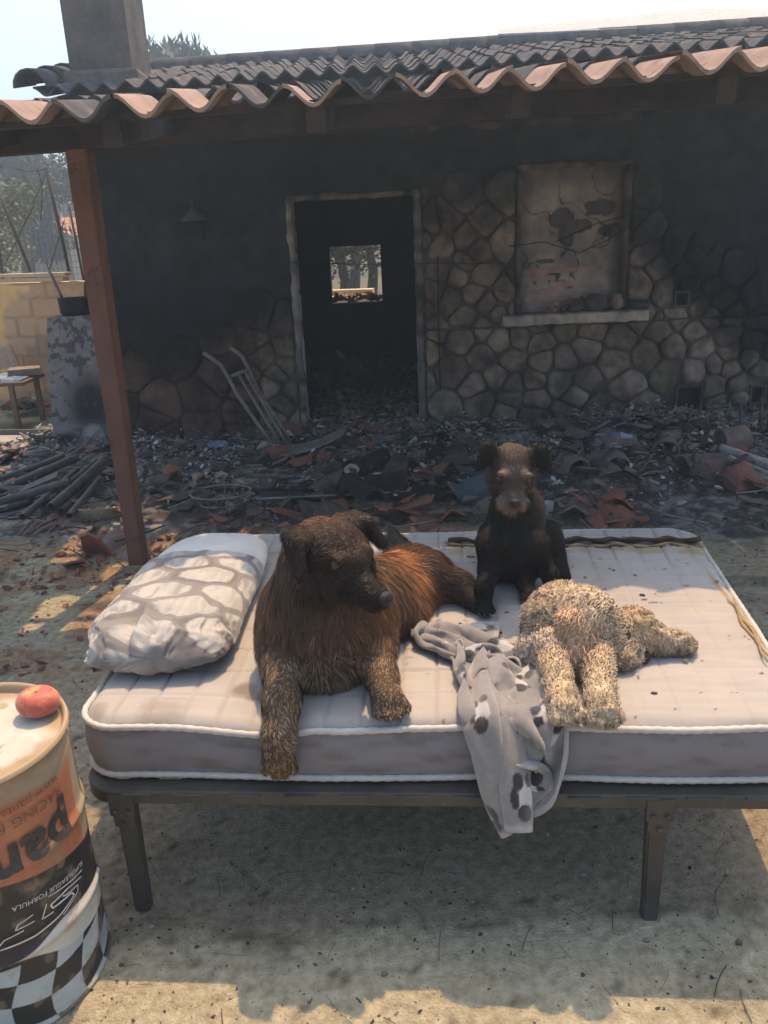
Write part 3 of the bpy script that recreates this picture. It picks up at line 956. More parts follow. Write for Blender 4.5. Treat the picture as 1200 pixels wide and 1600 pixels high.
# stalks tangled in the ash
mb = MB()
for i in range(420):
    x, y = rt.uniform(-3, 4), rt.uniform(4.4, 7.1)
    a = rt.uniform(0, 6.28); L = rt.uniform(.05, .35); h = gzs(x, y)
    pts = [(x + math.cos(a) * L * s_, y + math.sin(a) * L * s_, h + .02 + rt.uniform(0, .05)) for s_ in (0, .5, 1)]
    mb.tube(pts, rt.uniform(.002, .006), 4, c=rt.choice([(.03, .03, .03), (.07, .06, .055), (.33, .32, .31), (.12, .08, .06)]), cap=False)
tag(mb.build('charred_sticks', M['attr'], None, True), 'charred sticks and wires tangled in the ash', 'sticks', None, 'stuff')

def single(name, mbx, mat, label, cat, group=None, smooth=False, auto=None):
    o = mbx.build(name, mat, None, smooth)
    if auto: shade_auto(o, auto)
    return tag(o, label, cat, group)

# larger stones on the front ground
for i, (px, py, s_) in enumerate(((382, 1365, .016), (240, 1442, .014), (545, 1443, .009), (600, 1523, .014), (1155, 1475, .016), (910, 1370, .017), (870, 1405, .016), (1010, 1472, .012), (190, 1509, .010))):
    p = G(px, py); mb = MB(); n_ = 8
    mb.lathe([(0, 0), (s_ * .9, 0), (s_, s_ * .4), (s_ * .6, s_ * .7), (0, s_ * .75)], (p.x, p.y, gzs(p.x, p.y)), 7, c=(.15, .12, .09) if i % 2 == 0 else (.24, .2, .16))
    q_ = [rt.uniform(.5, 1.1) for _ in range(7)]; mb.V = [(p.x + (v[0] - p.x) * q_[k_ % 7] * .8, p.y + (v[1] - p.y) * q_[(k_ + 3) % 7] * .6, v[2]) for k_, v in enumerate(mb.V)]
    tag(mb.build('pebble', M['attr'], None, True), 'small dark pebble or clod lying on the bare ground in front', 'pebble', 'pebbles on the front ground')

# ---- sack truck leaning on the wall
ht = empty('sack_truck', G(445, 705), 'rusty sack truck with curved handles leaning on the wall left of the door', 'sack truck')
hY0, hY1 = 6.55, 7.0
def HP(px, py, Y): return A(px, py, Y)
Lr = [HP(318, 551, 6.90), HP(345, 570, 6.94), HP(358, 592, 6.93), HP(372, 618, 6.90), HP(437, 712, 6.60)]
Rr = [HP(360, 543, 7.0), HP(378, 556, 7.03), HP(388, 576, 7.02), HP(400, 604, 6.98), HP(466, 710, 6.68)]
mb = MB(); mb.tube(Lr, .017, 10); mb.build('side_tube', M['metal_burnt'], ht, True)
mb = MB(); mb.tube(Rr, .017, 10); mb.build('side_tube', M['metal_burnt'], ht, True)
a, b = Vector(HP(361, 588, 6.92)), Vector(HP(391, 576, 7.0))
mb = MB(); mb.tube([a, b], .014, 8); mb.build('crossbar', M['metal_burnt'], ht, True)
for f, px1 in ((.36, 448), (.70, 458)):
    mb = MB(); s_ = a.lerp(b, f); e_ = HP(px1, 711, 6.63)
    mb.tube([s_, e_], .012, 8); mb.build('rail', M['metal_burnt'], ht, True)
a2, b2 = Vector(HP(425, 685, 6.69)), Vector(HP(452, 676, 6.8))
mb = MB(); mb.tube([a2, b2], .014, 8); mb.build('crossbar', M['metal_burnt'], ht, True)
mb = MB(); q = G(447, 716); mb.box((q.x, q.y - .02, q.z + .04), (.34, .18, .012), Matrix.Rotation(.35, 3, 'Y') @ Matrix.Rotation(.2, 3, 'X')); mb.build('toe_plate', M['metal_burnt'], ht)
# red brick at its foot
mb = MB(); q = G(445, 717); mb.box((q.x - .03, q.y - .18, q.z + .10), (.16, .10, .07), Matrix.Rotation(.5, 3, 'Z') @ Matrix.Rotation(.3, 3, 'X'), bev=.006)
single('brick', mb, M['shard_red'], 'red brick piece lying at the foot of the sack truck', 'brick')
mb = MB(); q = G(480, 722)
V = []; 
for i in range(8):
    t = i / 7; V += [(q.x - .2 + .5 * t, q.y - .12 + .05 * t, .10 + .13 * t * t + .0), (q.x - .14 + .5 * t, q.y + .12, .12 + .16 * t * t)]
V2 = V + [(a_, b_, c_ - .012) for a_, b_, c_ in V]
Fs = [(2 * i, 2 * i + 1, 2 * i + 3, 2 * i + 2) for i in range(7)] + [(16 + 2 * i, 16 + 2 * i + 2, 16 + 2 * i + 3, 16 + 2 * i + 1) for i in range(7)] + [(2 * i, 2 * i + 2, 18 + 2 * i, 16 + 2 * i) for i in range(7)]
mb.add(V2, Fs); single('curled_sheet', mb, M['metal_burnt'], 'curled sheet of burnt metal holding rubble before the door', 'metal sheet')

# blue plate and odds in the ash at left
def disc(px, py, r_, tilt, colr, name, label, cat, dz=.05, rim=.15):
    p = G(px, py, .06); mb = MB()
    prof = [(0, 0), (r_ * .62, .002), (r_ * .7, .008), (r_, .022), (r_ * 1.0, .026), (r_ * .68, .012), (0, .006)]
    mb.lathe(prof, (p.x, p.y, p.z + dz), 28, c=colr, M=Matrix.Rotation(tilt, 3, 'X'))
    return tag(mb.build(name, M['attr'], None, True), label, cat)
disc(342, 707, .085, .12, (.20, .30, .48), 'plate', 'blue plate lying in the ash left of the sack truck', 'plate')
def pipe_thing(name, p0, p1, r_, mat, label, cat, group=None, hollow=True, n_=14):
    mb = MB(); p0 = Vector(p0); p1 = Vector(p1)
    mb.tube([p0, p0.lerp(p1, .5) + Vector((0, 0, -.004)), p1], r_, n_, cap=False)
    mb.tube([p0, p1], r_ * .84, n_, cap=False)
    for e in (p0, p1):
        T = (p1 - p0).normalized(); N = (Vector((0, 0, 1)) - T * T.z).normalized(); B = T.cross(N)
        V = [e + (N * math.cos(2 * math.pi * k_ / n_) + B * math.sin(2 * math.pi * k_ / n_)) * rr_ for rr_ in (r_, r_ * .84) for k_ in range(n_)]
        mb.add(V, [(k_, (k_ + 1) % n_, n_ + (k_ + 1) % n_, n_ + k_) for k_ in range(n_)])
    o = mb.build(name, mat, None, True); shade_auto(o, 45)
    return tag(o, label, cat, group)
q = G(372, 716, .07); pipe_thing('tin_can', (q.x, q.y, .10), (q.x + .10, q.y + .08, .11), .04, M['pipe'], 'short open can on its side right of the blue plate', 'can')
def barrel_tile(px, py, rz, L, r_, mat, label, zoff=.03, rx=0, ry=0, group=None, Y=None):
    me = cap_mesh('half_round_mesh', L, r_, mat)
    o = bpy.data.objects.new('roof_tile', me); link(o)
    p = G(px, py, .05) if Y is None else A(px, py, Y)
    o.location = (p.x, p.y, (gzs(p.x, p.y) + zoff)); o.rotation_euler = (rx, ry, rz)
    return tag(o, label, 'roof tile', group)
barrel_tile(262, 742, .35, .26, .09, M['shard_grey'], 'brown curved roof tile lying whole left of the sack truck')
barrel_tile(300, 738, -.35, .30, .06, M['shard_grey'], 'narrow curved tile leaning on the brown one')
barrel_tile(1040, 712, 1.2, .22, .10, M['shard_pale'], 'pale curved tile standing open end out near the drum')
barrel_tile(905, 742, 1.7, .24, .09, M['shard_pale'], 'pale curved tile behind and right of the black dog')
barrel_tile(965, 742, 1.4, .24, .10, M['shard_pale'], 'dusty curved tile right of the pale one behind the dog')
barrel_tile(935, 700, .3, .3, .09, M['shard_pale'], 'tan curved tile half buried under the window')
for i, (px, py, rz, rx) in enumerate(((520, 760, .2, .1), (575, 768, -.3, .3), (540, 790, .9, -.2), (610, 752, 1.3, .2), (640, 775, .1, -.1), (585, 795, 2.2, .15), (505, 800, -.5, .1), (555, 742, .7, .2), (660, 720, .3, .1), (700, 742, 1.2, -.1), (690, 700, 2.0, .1))):
    barrel_tile(px, py, rz, .30, .085, M['char'] if i % 3 else M['shard_grey'], 'whole blackened roof tile lying in the heap behind the brown dog', .03 + .02 * (i % 3), rx, (-.2 if i % 2 else .25), 'whole blackened tiles in the heap')
# long bars lying in the ash
for (a, b, r_, lab) in (((262, 764), (490, 766), .010, 'long thin black bar lying in the ash behind the pillow'), ((400, 780), (640, 768), .008, 'slim pale rod lying across the rubble behind the brown dog')):
    mb = MB(); p, q = G(*a, .09), G(*b, .09); mb.tube([p, p.lerp(q, .5), q], r_, 6); single('metal_bar', mb, M['metal_burnt'] if r_ < .009 else M['char'], lab, 'bar', None, True)
mb = MB(); q = G(550, 742, .08)
mb.lathe([(.022, 0), (.05, 0), (.056, .012), (.05, .022), (.022, .022), (.022, 0)], (q.x, q.y, q.z + .03), 18, c=(.42, .39, .35), M=Matrix.Rotation(.5, 3, 'X'))
single('ring', mb, M['attr'], 'pale ceramic ring lying in the ash before the doorway', 'ring', smooth=True)
# wire basket frame
bk = empty('wire_basket', G(348, 800), 'burnt round wire basket lying flat in the ash behind the pillow', 'basket')
q = G(348, 798)
for h, r_ in ((.03, .15), (.10, .20)):
    mb = MB(); mb.tube([(q.x + r_ * math.cos(t * math.pi / 12), q.y + r_ * .8 * math.sin(t * math.pi / 12), h + .03) for t in range(25)], .006, 6)
    mb.build('rim', M['metal_burnt'], bk, True)
mb = MB()
for t in range(16):
    a = t * math.pi / 8; mb.tube([(q.x + .15 * math.cos(a), q.y + .12 * math.sin(a), .06), (q.x + .20 * math.cos(a), q.y + .16 * math.sin(a), .13)], .003, 4)
for t in range(7):
    x = -.12 + t * .04; mb.tube([(q.x + x, q.y - .1, .06), (q.x + x, q.y + .1, .06)], .0025, 4)
mb.build('wires', M['metal_burnt'], bk, True)

# ---- tub with straps (left of the post)
q = G(163, 812)
tub = empty('round_tub', (q.x, q.y, 0), 'shallow yellowish round tub with crossed inner struts left of the post', 'tub')
mb = MB()
mb.lathe([(.13, .0), (.145, .02), (.165, .075), (.172, .078), (.175, .07), (.15, .01), (.13, -.004)], (q.x, q.y, .02), 30, c=(.34, .27, .18), M=Matrix.Rotation(-.18, 3, 'X'))
mb.build('rim', M['attr'], tub, True)
mb = MB()
for a in (.5, 1.7, 2.9):
    mb.box((q.x, q.y, .065), (.29, .05, .008), Matrix.Rotation(-.18, 3, 'X') @ Matrix.Rotation(a, 3, 'Z'), c=(.30, .26, .19))
mb.build('struts', M['attr'], tub)
# black rubber ring far left
q = G(5, 797); mb = MB(); mb.tube([(q.x + .20 * math.cos(t * math.pi / 12), q.y + .17 * math.sin(t * math.pi / 12), .05) for t in range(25)], .016, 8)
single('rubber_ring', mb, M['char'], 'black ring lying on the ground at the left edge', 'ring', smooth=True)
# sooty pipes bundle at left
pl = [((-12, 770), (120, 715), .032), ((-12, 752), (100, 712), .022), ((0, 784), (110, 752), .028), ((35, 808), (120, 735), .024), ((62, 790), (150, 722), .022),
      ((80, 793), (165, 718), .034), ((96, 800), (158, 730), .026), ((108, 806), (156, 748), .022), ((60, 745), (130, 700), .020)]
ordn = ['thickest', 'longest rear', 'lowest', 'nearest the sticks', 'thin middle', 'broad open-ended', 'short inner', 'outermost right', 'thin topmost']
for i, (a, b, r_) in enumerate(pl):
    z0, z1 = .05 + r_ + .03 * (i % 2), .11 + r_ + .025 * (i % 3)
    pipe_thing('pipe', G(*a, z0), G(*b, z1), r_, M['pipe'], ordn[i] + ' sooty pipe in the bundle on the ground left of the post', 'pipe', 'sooty pipes left of the post')
mb = MB(); p = G(120, 765); 
V = [G(28, 770, .13), G(88, 745, .17), G(92, 735, .18), G(42, 757, .15)]
V = [tuple(v) for v in V]; mb.add(V + [(a_, b_, c_ - .012) for a_, b_, c_ in V], [(0, 1, 2, 3), (7, 6, 5, 4), (0, 4, 5, 1), (1, 5, 6, 2), (2, 6, 7, 3), (3, 7, 4, 0)])
single('board', mb, M['pipe'], 'dark flat board lying over the sooty pipes', 'board')
for i in range(4):
    mb = MB(); p, q = G(30 + 6 * i, 835 + 3 * (i % 2), .03), G(62 + 9 * i, 806 + 4 * i, .06)
    mb.tube([p, p.lerp(q, .5) + Vector((0, 0, .01)), q], .010, 6)
    single('wood_stick', mb, M['shard_pale'], ('leftmost', 'second', 'third', 'rightmost')[i] + ' of the split pale sticks lying below the sooty pipes', 'stick', 'split sticks below the pipes', True)
# coil of ashy cable
mb = MB(); q = G(62, 728); rc_ = random.Random(4)
for k_ in range(9):
    r_ = .06 + .05 * rc_.random(); z_ = .04 + .012 * k_
    mb.tube([(q.x + r_ * math.cos(t * .55 + k_), q.y + r_ * .8 * math.sin(t * .55 + k_), z_ + .008 * math.sin(t + k_)) for t in range(12)], .010, 6, c=(.25, .24, .23))
single('cable_coil', mb, M['attr'], 'ashen coil of burnt cable behind the sooty pipes', 'cable coil', smooth=True)
# shallow tray
q0, q1, q2, q3 = G(-25, 680), G(60, 688), G(40, 708), G(-30, 704)
mb = MB()
cx_, cy_ = (q0.x + q2.x) / 2, (q0.y + q2.y) / 2
MM2 = Matrix.Rotation(-.18, 3, 'Z')
w_, d_2 = q1.x - q0.x, (q1.y - q2.y) * 1.05
mb.box((cx_, cy_, .02), (w_, d_2, .012), MM2, c=(.38, .36, .32))
for s_ in (-1, 1):
    mb.box(Vector((cx_, cy_, .045)) + MM2 @ Vector((s_ * w_ / 2, 0, 0)), (.02, d_2, .06), MM2, c=(.14, .13, .12))
    mb.box(Vector((cx_, cy_, .045)) + MM2 @ Vector((0, s_ * d_2 / 2, 0)), (w_ + .02, .02, .06), MM2, c=(.16, .15, .13))
single('tray', mb, M['attr'], 'shallow metal tray lying on the ground at the left edge', 'tray')

# ---- scorched cabinet with a pot on top, left of the post
TL, TR, BR_, BL_ = A(73, 497, 7.05), A(146, 492, 7.05), A(172, 690, 6.98), A(86, 699, 6.98)
cab = empty('metal_cabinet', ((BL_.x + BR_.x) / 2, 7.0, 0), 'white metal cabinet side scorched black with its paint peeling', 'cabinet')
nu, nv = 60, 120
V = []; 
for i in range(nu):
    for j in range(nv):
        s_, t = i / (nu - 1), j / (nv - 1)
        b = BL_.lerp(BR_, s_); u_ = TL.lerp(TR, s_)
        p = b.lerp(u_, t); p.y -= .035 * math.sin(math.pi * t); V.append(tuple(p))
V = np.array(V)
S_, T_ = np.meshgrid(np.linspace(0, 1, nu), np.linspace(0, 1, nv), indexing='ij'); S_ = S_.ravel(); T_ = T_.ravel()
nn1 = fbm(V, 4, 3.2, 201); nn2 = fbm(V, 5, 24, 203)
c = mixc((.34, .335, .33), (.22, .22, .22), nn1)
burn = sstep(1.15, .3, np.hypot((S_ - .75) / .60, (T_ - .34) / .30) + .5 * (nn1 - .5))
burn = np.maximum(burn, sstep(.8, .2, np.hypot((S_ - .2) / .5, (T_ - .06) / .10) + .5 * (nn1 - .5)))
c = mixc(c, (.025, .025, .026), burn * .96)
c = mixc(c, (.07, .068, .066), .8 * sstep(.585, .61, nn2 - .02 + .17 * np.exp(-((S_ - .55) / .45) ** 2 - ((T_ - .80) / .16) ** 2)))
c = mixc(c, (.48, .47, .45), sstep(.8, .3, np.hypot((S_ - .72) / .28, (T_ - .10) / .10)) * .9)
mesh_obj('side_panel', V, grid_faces(nu, nv), M['attr'], cab, True, c)
mb = MB()
for s_ in (0, 1):
    pass
A0, A1, A2, A3 = [Vector(p) for p in (BL_, BR_, TR, TL)]
bk_ = Vector((.0, .45, 0))
mb.add([A0 + Vector((0, .004, 0)), A1 + Vector((0, .004, 0)), A2 + Vector((0, .004, 0)), A3 + Vector((0, .004, 0)), A0 + bk_, A1 + bk_, A2 + bk_, A3 + bk_],
       [(3, 2, 6, 7), (1, 5, 6, 2), (0, 3, 7, 4), (4, 7, 6, 5)], c=(.06, .06, .06))
mb.build('body', M['attr'], cab)
mb = MB()   # torn lower corner
p = A(150, 690, 6.92)
mb.add([A(132, 697, 6.93), A(168, 694, 6.90), A(160, 668, 6.93), A(152, 672, 6.90), A(140, 684, 6.88)], [(0, 1, 2, 3, 4)], c=(.28, .26, .23))
ob_ = mb.build('bent_corner', M['attr'], cab)
q = A(116, 478, 7.2)
pot = empty('black_pot', (q.x, 7.22, TL.z), 'burnt black pot with a stick in it standing on the scorched cabinet', 'pot')
mb = MB(); mb.lathe([(0, .0), (.105, 0), (.125, .02), (.13, .13), (.137, .135), (.13, .14), (.12, .12), (.11, .03), (0, .02)], (q.x, 7.22, TL.z + .004), 24)
mb.build('body', M['char'], pot, True)
mb = MB(); mb.tube([A(70, 409, 7.2), A(98, 468, 7.2)], .013, 7)
single('stick', mb, M['metal_burnt'], 'thin stick standing up out of the black pot', 'stick', smooth=True)

# ---- right side: pipes, drum, stakes
pr = [((1128, 728), (1230, 775), .026), ((1140, 716), (1240, 758), .024), ((1150, 706), (1240, 745), .026), ((1128, 700), (1215, 728), .028), ((1165, 712), (1240, 738), .02)]
for i, (a, b, r_) in enumerate(pr):
    pipe_thing('pipe', G(*a, .06 + .03 * (i > 1)), G(*b, .06 + .03 * (i > 1)), r_, M['pipe_pale'], ('front', 'second', 'third', 'uppermost', 'thin')[i] + ' pale pipe of the row lying at the right edge', 'pipe', 'pale pipes at the right edge')
pipe_thing('dark_pipe', G(1073, 668, .12), G(1108, 698, .07), .045, M['pipe'], 'short thick dark pipe lying against the wall foot at right', 'pipe')
q = G(1140, 710); pipe_thing('clay_pot', (q.x - .08, q.y, .10), (q.x + .12, q.y + .03, .12), .10, M['shard_pale'], 'tan clay pot on its side before the pale pipes', 'pot')
for i, (px, pb2, h) in enumerate(((1153, 690, .30), (1184, 686, .34), (1197, 690, .36))):
    p = G(px, pb2); mb = MB(); mb.tube([(p.x, p.y, 0), (p.x + .01, p.y, h * .5), (p.x - .005, p.y, h)], [.02, .018, .010], 7)
    single('stake', mb, M['pipe'], ('lone short stake before the wall near the small low vent', 'thick stake standing beside the right edge', 'last stake at the very right edge')[i], 'stake', None, True)
mb = MB(); q = G(1107, 745); mb.box((q.x, q.y, .09), (.24, .07, .15), Matrix.Rotation(.1, 3, 'Z') @ Matrix.Rotation(-.35, 3, 'X'), c=(.16, .13, .11), bev=.01)
mb.box((q.x, q.y - .045, .09), (.16, .012, .10), Matrix.Rotation(.1, 3, 'Z') @ Matrix.Rotation(-.35, 3, 'X'), c=(.26, .15, .12))
single('hollow_block', mb, M['attr'], 'brown hollow block leaning back in front of the pale pipes', 'block')
# plastic bottle melted at the wall foot
btl = empty('plastic_bottle', G(940, 690), 'crushed pale blue plastic bottle lying below the window', 'bottle')
q = G(930, 688, .09); MM3 = Matrix.Rotation(R(-12), 3, 'Z') @ Matrix.Rotation(R(84), 3, 'Y')
mb = MB(); mb.lathe([(0, 0), (.045, 0), (.05, .02), (.044, .08), (.052, .12), (.047, .20), (.02, .25), (.018, .28), (0, .28)], (q.x, q.y, q.z), 16, c=(.45, .52, .60), M=MM3); mb.build('body', M['attr'], btl, True)
mb = MB(); mb.lathe([(.0475, .09), (.0535, .12), (.0535, .16), (.0500, .19)], (q.x, q.y, q.z), 16, c=(.12, .22, .45), M=MM3); mb.build('label', M['attr'], btl, True)
mb = MB(); q = G(856, 808); mb.lathe([(0, 0), (.028, 0), (.034, .085), (.036, .088), (.030, .085), (.024, .01), (0, .01)], (q.x, q.y, .01), 16, c=(.55, .55, .56))
single('cup', mb, M['attr'], 'small white cup standing behind the black dog', 'cup', smooth=True)
q = G(745, 790)
mb = MB(); mb.box((q.x, q.y, .10), (.20, .15, .13), Matrix.Rotation(.7, 3, 'Z') @ Matrix.Rotation(.4, 3, 'X'), c=(.10, .13, .17), bev=.01)
single('plastic_crate', mb, M['attr'], 'dark bluish box half melted left of the black dog', 'box')

# ---- things on the window sill
def onsill(px, prof, colr, name, label, cat, tilt=0, dy=.0):
    q = A(px, 486, WY - .06 + dy); mb = MB()
    mb.lathe(prof, (q.x, WY - .07 + dy, WZ0 + .018), 18, c=colr, M=Matrix.Rotation(tilt, 3, 'Y'))
    return tag(mb.build(name, M['attr'], None, True), label, cat)
onsill(962, [(0, 0), (.035, 0), (.055, .03), (.055, .075), (.038, .10), (.038, .125), (.032, .125), (.032, .10), (0, .09)], (.28, .22, .17), 'jar', 'small tan jar at the right end of the window sill', 'jar')
onsill(866, [(0, 0), (.03, 0), (.042, .025), (.034, .07), (0, .085)], (.33, .29, .24), 'clay_cup', 'rounded pale lump standing left on the window sill', 'cup')
onsill(928, [(0, 0), (.06, 0), (.09, .05), (.085, .10), (.05, .13), (0, .14)], (.10, .09, .085), 'burnt_pot', 'sooty round pot in the middle of the window sill', 'pot', .2)
onsill(998, [(0, 0), (.07, 0), (.10, .03), (.07, .06), (0, .065)], (.07, .065, .062), 'burnt_bowl', 'dark upturned bowl past the right end of the window niche', 'bowl', 0, -.02)
onsill(898, [(0, 0), (.05, 0), (.075, .03), (.05, .06), (0, .065)], (.12, .10, .09), 'scorched_bowl', 'dark low bowl left of the sooty pot on the sill', 'bowl', -.2)
rl = random.Random(31)
for i in range(12):
    px = rl.uniform(855, 985); q = A(px, 486, WY - .08)
    o = bpy.data.objects.new('tile_shard', rl.choice(kinds['pale' if i % 2 else 'red'])[0]); link(o)
    o.location = (q.x, WY - rl.uniform(.04, .12), WZ0 + rl.uniform(.03, .06) + (.06 if 885 < px < 930 else 0)); o.scale = (.45, .45, .45)
    o.rotation_euler = (rl.uniform(-.9, .9), rl.uniform(-.6, .6), rl.uniform(0, 6))
    tag(o, 'small broken shard lying on the window sill', 'tile shard', 'shards on the window sill')

# ================================================================== BARREL AND PEACH
BX, BY, BR, BH = -.988, 1.618, .232, .672
M['barrel'] = pm('barrel_paint', (1, 1, 1), (.85, .85, .85), 18, .45, .12, 60, attr=True, spec=.4)
M['barreltop'] = pm('barrel_lid_dust', (1, 1, 1), (.8, .8, .8), 10, .6, .15, 60, attr=True, spec=.35)
barrel = empty('steel_barrel', (BX, BY, 0), 'dusty steel barrel with orange and black paint, chequered foot and upside down lettering', 'barrel')
na, nz_ = 720, 340
ZS = np.linspace(0, BH, nz_)
def ringprof(z):
    r_ = BR + .008 * np.exp(-((z - .665 * BH) / .014) ** 2) + .008 * np.exp(-((z - .335 * BH) / .014) ** 2) - .006 * np.exp(-((z - BH + .03) / .02) ** 2)
    r_ = r_ + .006 * np.exp(-((z - BH + .006) / .007) ** 2) + .006 * np.exp(-((z - .006) / .007) ** 2)
    return r_
AG = np.linspace(0, 2 * math.pi, na, endpoint=False)
Am, Zm = np.meshgrid(AG, ZS, indexing='ij')
Rm = ringprof(Zm)
Pn = np.stack([np.cos(Am).ravel() * BR, np.sin(Am).ravel() * BR, Zm.ravel()], 1)
dn = fbm(Pn, 3, 5, 301).reshape(Am.shape)
Rm = Rm + .006 * (dn - .5)
# vertical weld seam on the right
AS = R(17)
def adiff(a, b): return (a - b + math.pi) % (2 * math.pi) - math.pi
Rm = Rm + .003 * np.exp(-(adiff(Am, AS) * BR / .003) ** 2)
V = np.stack([BX + Rm.ravel() * np.cos(Am.ravel()), BY + Rm.ravel() * np.sin(Am.ravel()), Zm.ravel()], 1)
a_ = adiff(Am.ravel(), R(-60)); s_ = a_ * BR      # arc length from the side facing the lens, + to the right
z_ = Zm.ravel(); nq = fbm(Pn, 5, 9, 303); nf = fbm(Pn, 4, 30, 305)
orange = mixc((.47, .175, .085), (.33, .135, .075), nq)
black = mixc((.028, .026, .026), (.06, .055, .05), sstep(.5, .8, nf))
cream = mixc((.52, .50, .42), (.42, .39, .32), nq)
cb = orange
lim_ob = .335 * BH + .085 - .30 * np.clip(s_ - .02, 0, 1) * 0 + .12 * (s_ + .02)
cb = mixc(cb, black, sstep(.001, -.001, z_ - (.425 - .22 * s_)))
# chequered flag foot: wavy rows
w = z_ + .020 * np.sin(s_ * 12 + .6) + .10 * s_
row = np.floor((w + .02) / .062); colk = np.floor((s_ + .02 * np.sin(w * 20)) / .085)
chk = ((row + colk) % 2 == 0)
foot = sstep(.001, -.001, z_ - (.205 - .11 * s_))
cb = mixc(cb, np.where(chk[:, None], (.40, .46, .47), (.026, .028, .028)), foot)
band = sstep(.001, -.001, np.abs(z_ - (.222 - .10 * s_)) - .045 * sstep(.0, .16, s_)) * (s_ < .31)
cb = mixc(cb, (.55, .54, .48), band)
# dust and rust: heavy right of the orange panel and under the rim
dust = mixc((.34, .27, .17), (.27, .20, .125), nf)
t = sstep(.315, .325, s_ + .03 * (nq - .5)) * sstep(.19, .24, z_)
cb = mixc(cb, dust, t * .92)
t = sstep(.245, .25, s_ + .05 * (nq - .5)) * sstep(.36, .37, z_) * (1 - sstep(.31, .325, s_)); cb = mixc(cb, (.36, .33, .22), t * .85)
t = sstep(.600, .635, z_ + .06 * (nq - .5) + .035 * sstep(.05, .2, s_))
cb = mixc(cb, dust, t * .93)
cb = mixc(cb, dust, sstep(.54, .66, nq) * .5 + sstep(.62, .7, nf) * .35)
cb = mixc(cb, (.10, .075, .05), np.exp(-(adiff(Am.ravel(), AS) * BR / .004) ** 2) * .7)
for zr in (.665, .335):
    cb = mixc(cb, (.33, .24, .14), np.exp(-((z_ - zr * BH) / .006) ** 2) * .5 * sstep(.3, .6, nq))
cb = mixc(cb, dust * .9, np.exp(-((z_ - BH) / .014) ** 2) * .85 + np.exp(-(z_ / .012) ** 2) * .8)
V = V
Fb = []
i_, j_ = np.meshgrid(np.arange(na), np.arange(nz_ - 1), indexing='ij')
f0 = (i_ * nz_ + j_).ravel(); f1 = (((i_ + 1) % na) * nz_ + j_).ravel()
Fb = np.stack([f0, f1, f1 + 1, f0 + 1], 1)
mesh_obj('shell', V, Fb, M['barrel'], barrel, True, cb)
# lid, sunk under the rolled rim
V = []; C = []
rads = np.concatenate([np.linspace(0, BR - .012, 60), [BR - .010, BR - .006, BR - .001, BR + .004, BR + .006]])
for k_, r_ in enumerate(rads):
    for i in range(180):
        a = 2 * math.pi * i / 180
        zl = BH - .016 + .0015 * math.sin(a * 3) * r_ / BR
        if k_ == 60: zl = BH - .010
        if k_ == 61: zl = BH + .000
        if k_ == 62: zl = BH + .005
        if k_ == 63: zl = BH + .004
        if k_ == 64: zl = BH - .006
        V.append((BX + r_ * math.cos(a), BY + r_ * math.sin(a), zl))
V = np.array(V)
nl = fbm(V, 5, 7, 311); nl2 = fbm(V, 4, 22, 313)
rr_ = np.hypot(V[:, 0] - BX, V[:, 1] - BY)
c = mixc((.52, .50, .44), (.42, .39, .32), nl)
c = mixc(c, (.33, .24, .14), sstep(.48, .70, nl + .5 * sstep(.13, .22, rr_) * (V[:, 0] > BX - .05) * .6))
c = mixc(c, (.30, .22, .12), sstep(.60, .66, nl2 + .12 * np.exp(-(((V[:, 0] - BX + .02) / .08) ** 2 + ((V[:, 1] - BY - .07) / .05) ** 2))) * .8)
c = mixc(c, (.36, .27, .16), sstep(BR - .013, BR - .008, rr_))
Fb = [(k_ * 180 + i, k_ * 180 + (i + 1) % 180, (k_ + 1) * 180 + (i + 1) % 180, (k_ + 1) * 180 + i) for k_ in range(len(rads) - 1) for i in range(180)]
mesh_obj('lid', V, Fb, M['barreltop'], barrel, True, c)
# lettering, upside down as the barrel stands on its head
M['ink'] = pm('worn_black_ink', (.035, .032, .03), (.07, .06, .045), 25, .5, .1, 60, c3=(.22, .13, .07), s3=14, t3=(.60, .68))
M['ink_white'] = pm('worn_white_ink', (.62, .62, .6), (.45, .45, .43), 30, .5, .1, 60)
M['ink_brown'] = pm('worn_brown_ink', (.15, .06, .035), (.25, .10, .05), 30, .5, .1, 60)
def barrel_text(txt, size, a_deg, z, mat, name, tilt=0.0, off=.0016, sx=1.0, bold=0.0, shear=0.0):
    cu = bpy.data.curves.new('letters', 'FONT'); cu.body = txt; cu.size = size; cu.resolution_u = 4
    cu.offset = bold; cu.shear = shear; cu.space_character = 1.05
    ob_ = bpy.data.objects.new('letters', cu); col.objects.link(ob_)
    bpy.context.view_layer.update()
    me = bpy.data.meshes.new_from_object(ob_.evaluated_get(bpy.context.evaluated_depsgraph_get()))
    bpy.data.objects.remove(ob_)
    bm = bmesh.new(); bm.from_mesh(me)
    bmesh.ops.triangulate(bm, faces=list(bm.faces))
    for _ in range(3):
        lng = [e for e in bm.edges if e.calc_length() > .012]
        if not lng: break
        bmesh.ops.subdivide_edges(bm, edges=lng, cuts=1)
        bmesh.ops.triangulate(bm, faces=[f for f in bm.faces if len(f.verts) > 3])
    ct, st = math.cos(tilt), math.sin(tilt)
    a0 = R(a_deg)
    for v in bm.verts:
        x, y = v.co.x * sx, v.co.y
        x, y = x * ct - y * st, x * st + y * ct
        x, y = -x, -y                                   # turned on its head
        a = a0 + x / BR; zz_ = z + y
        rr2 = float(ringprof(np.array(zz_))) + .0038 + off
        v.co = (BX + rr2 * math.cos(a), BY + rr2 * math.sin(a), zz_)
    bm.verts.index_update()
    o = mesh_obj(name, [v.co[:] for v in bm.verts], [[v.index for v in f.verts] for f in bm.faces], mat, barrel, False)
    bm.free(); bpy.data.meshes.remove(me)
    return o

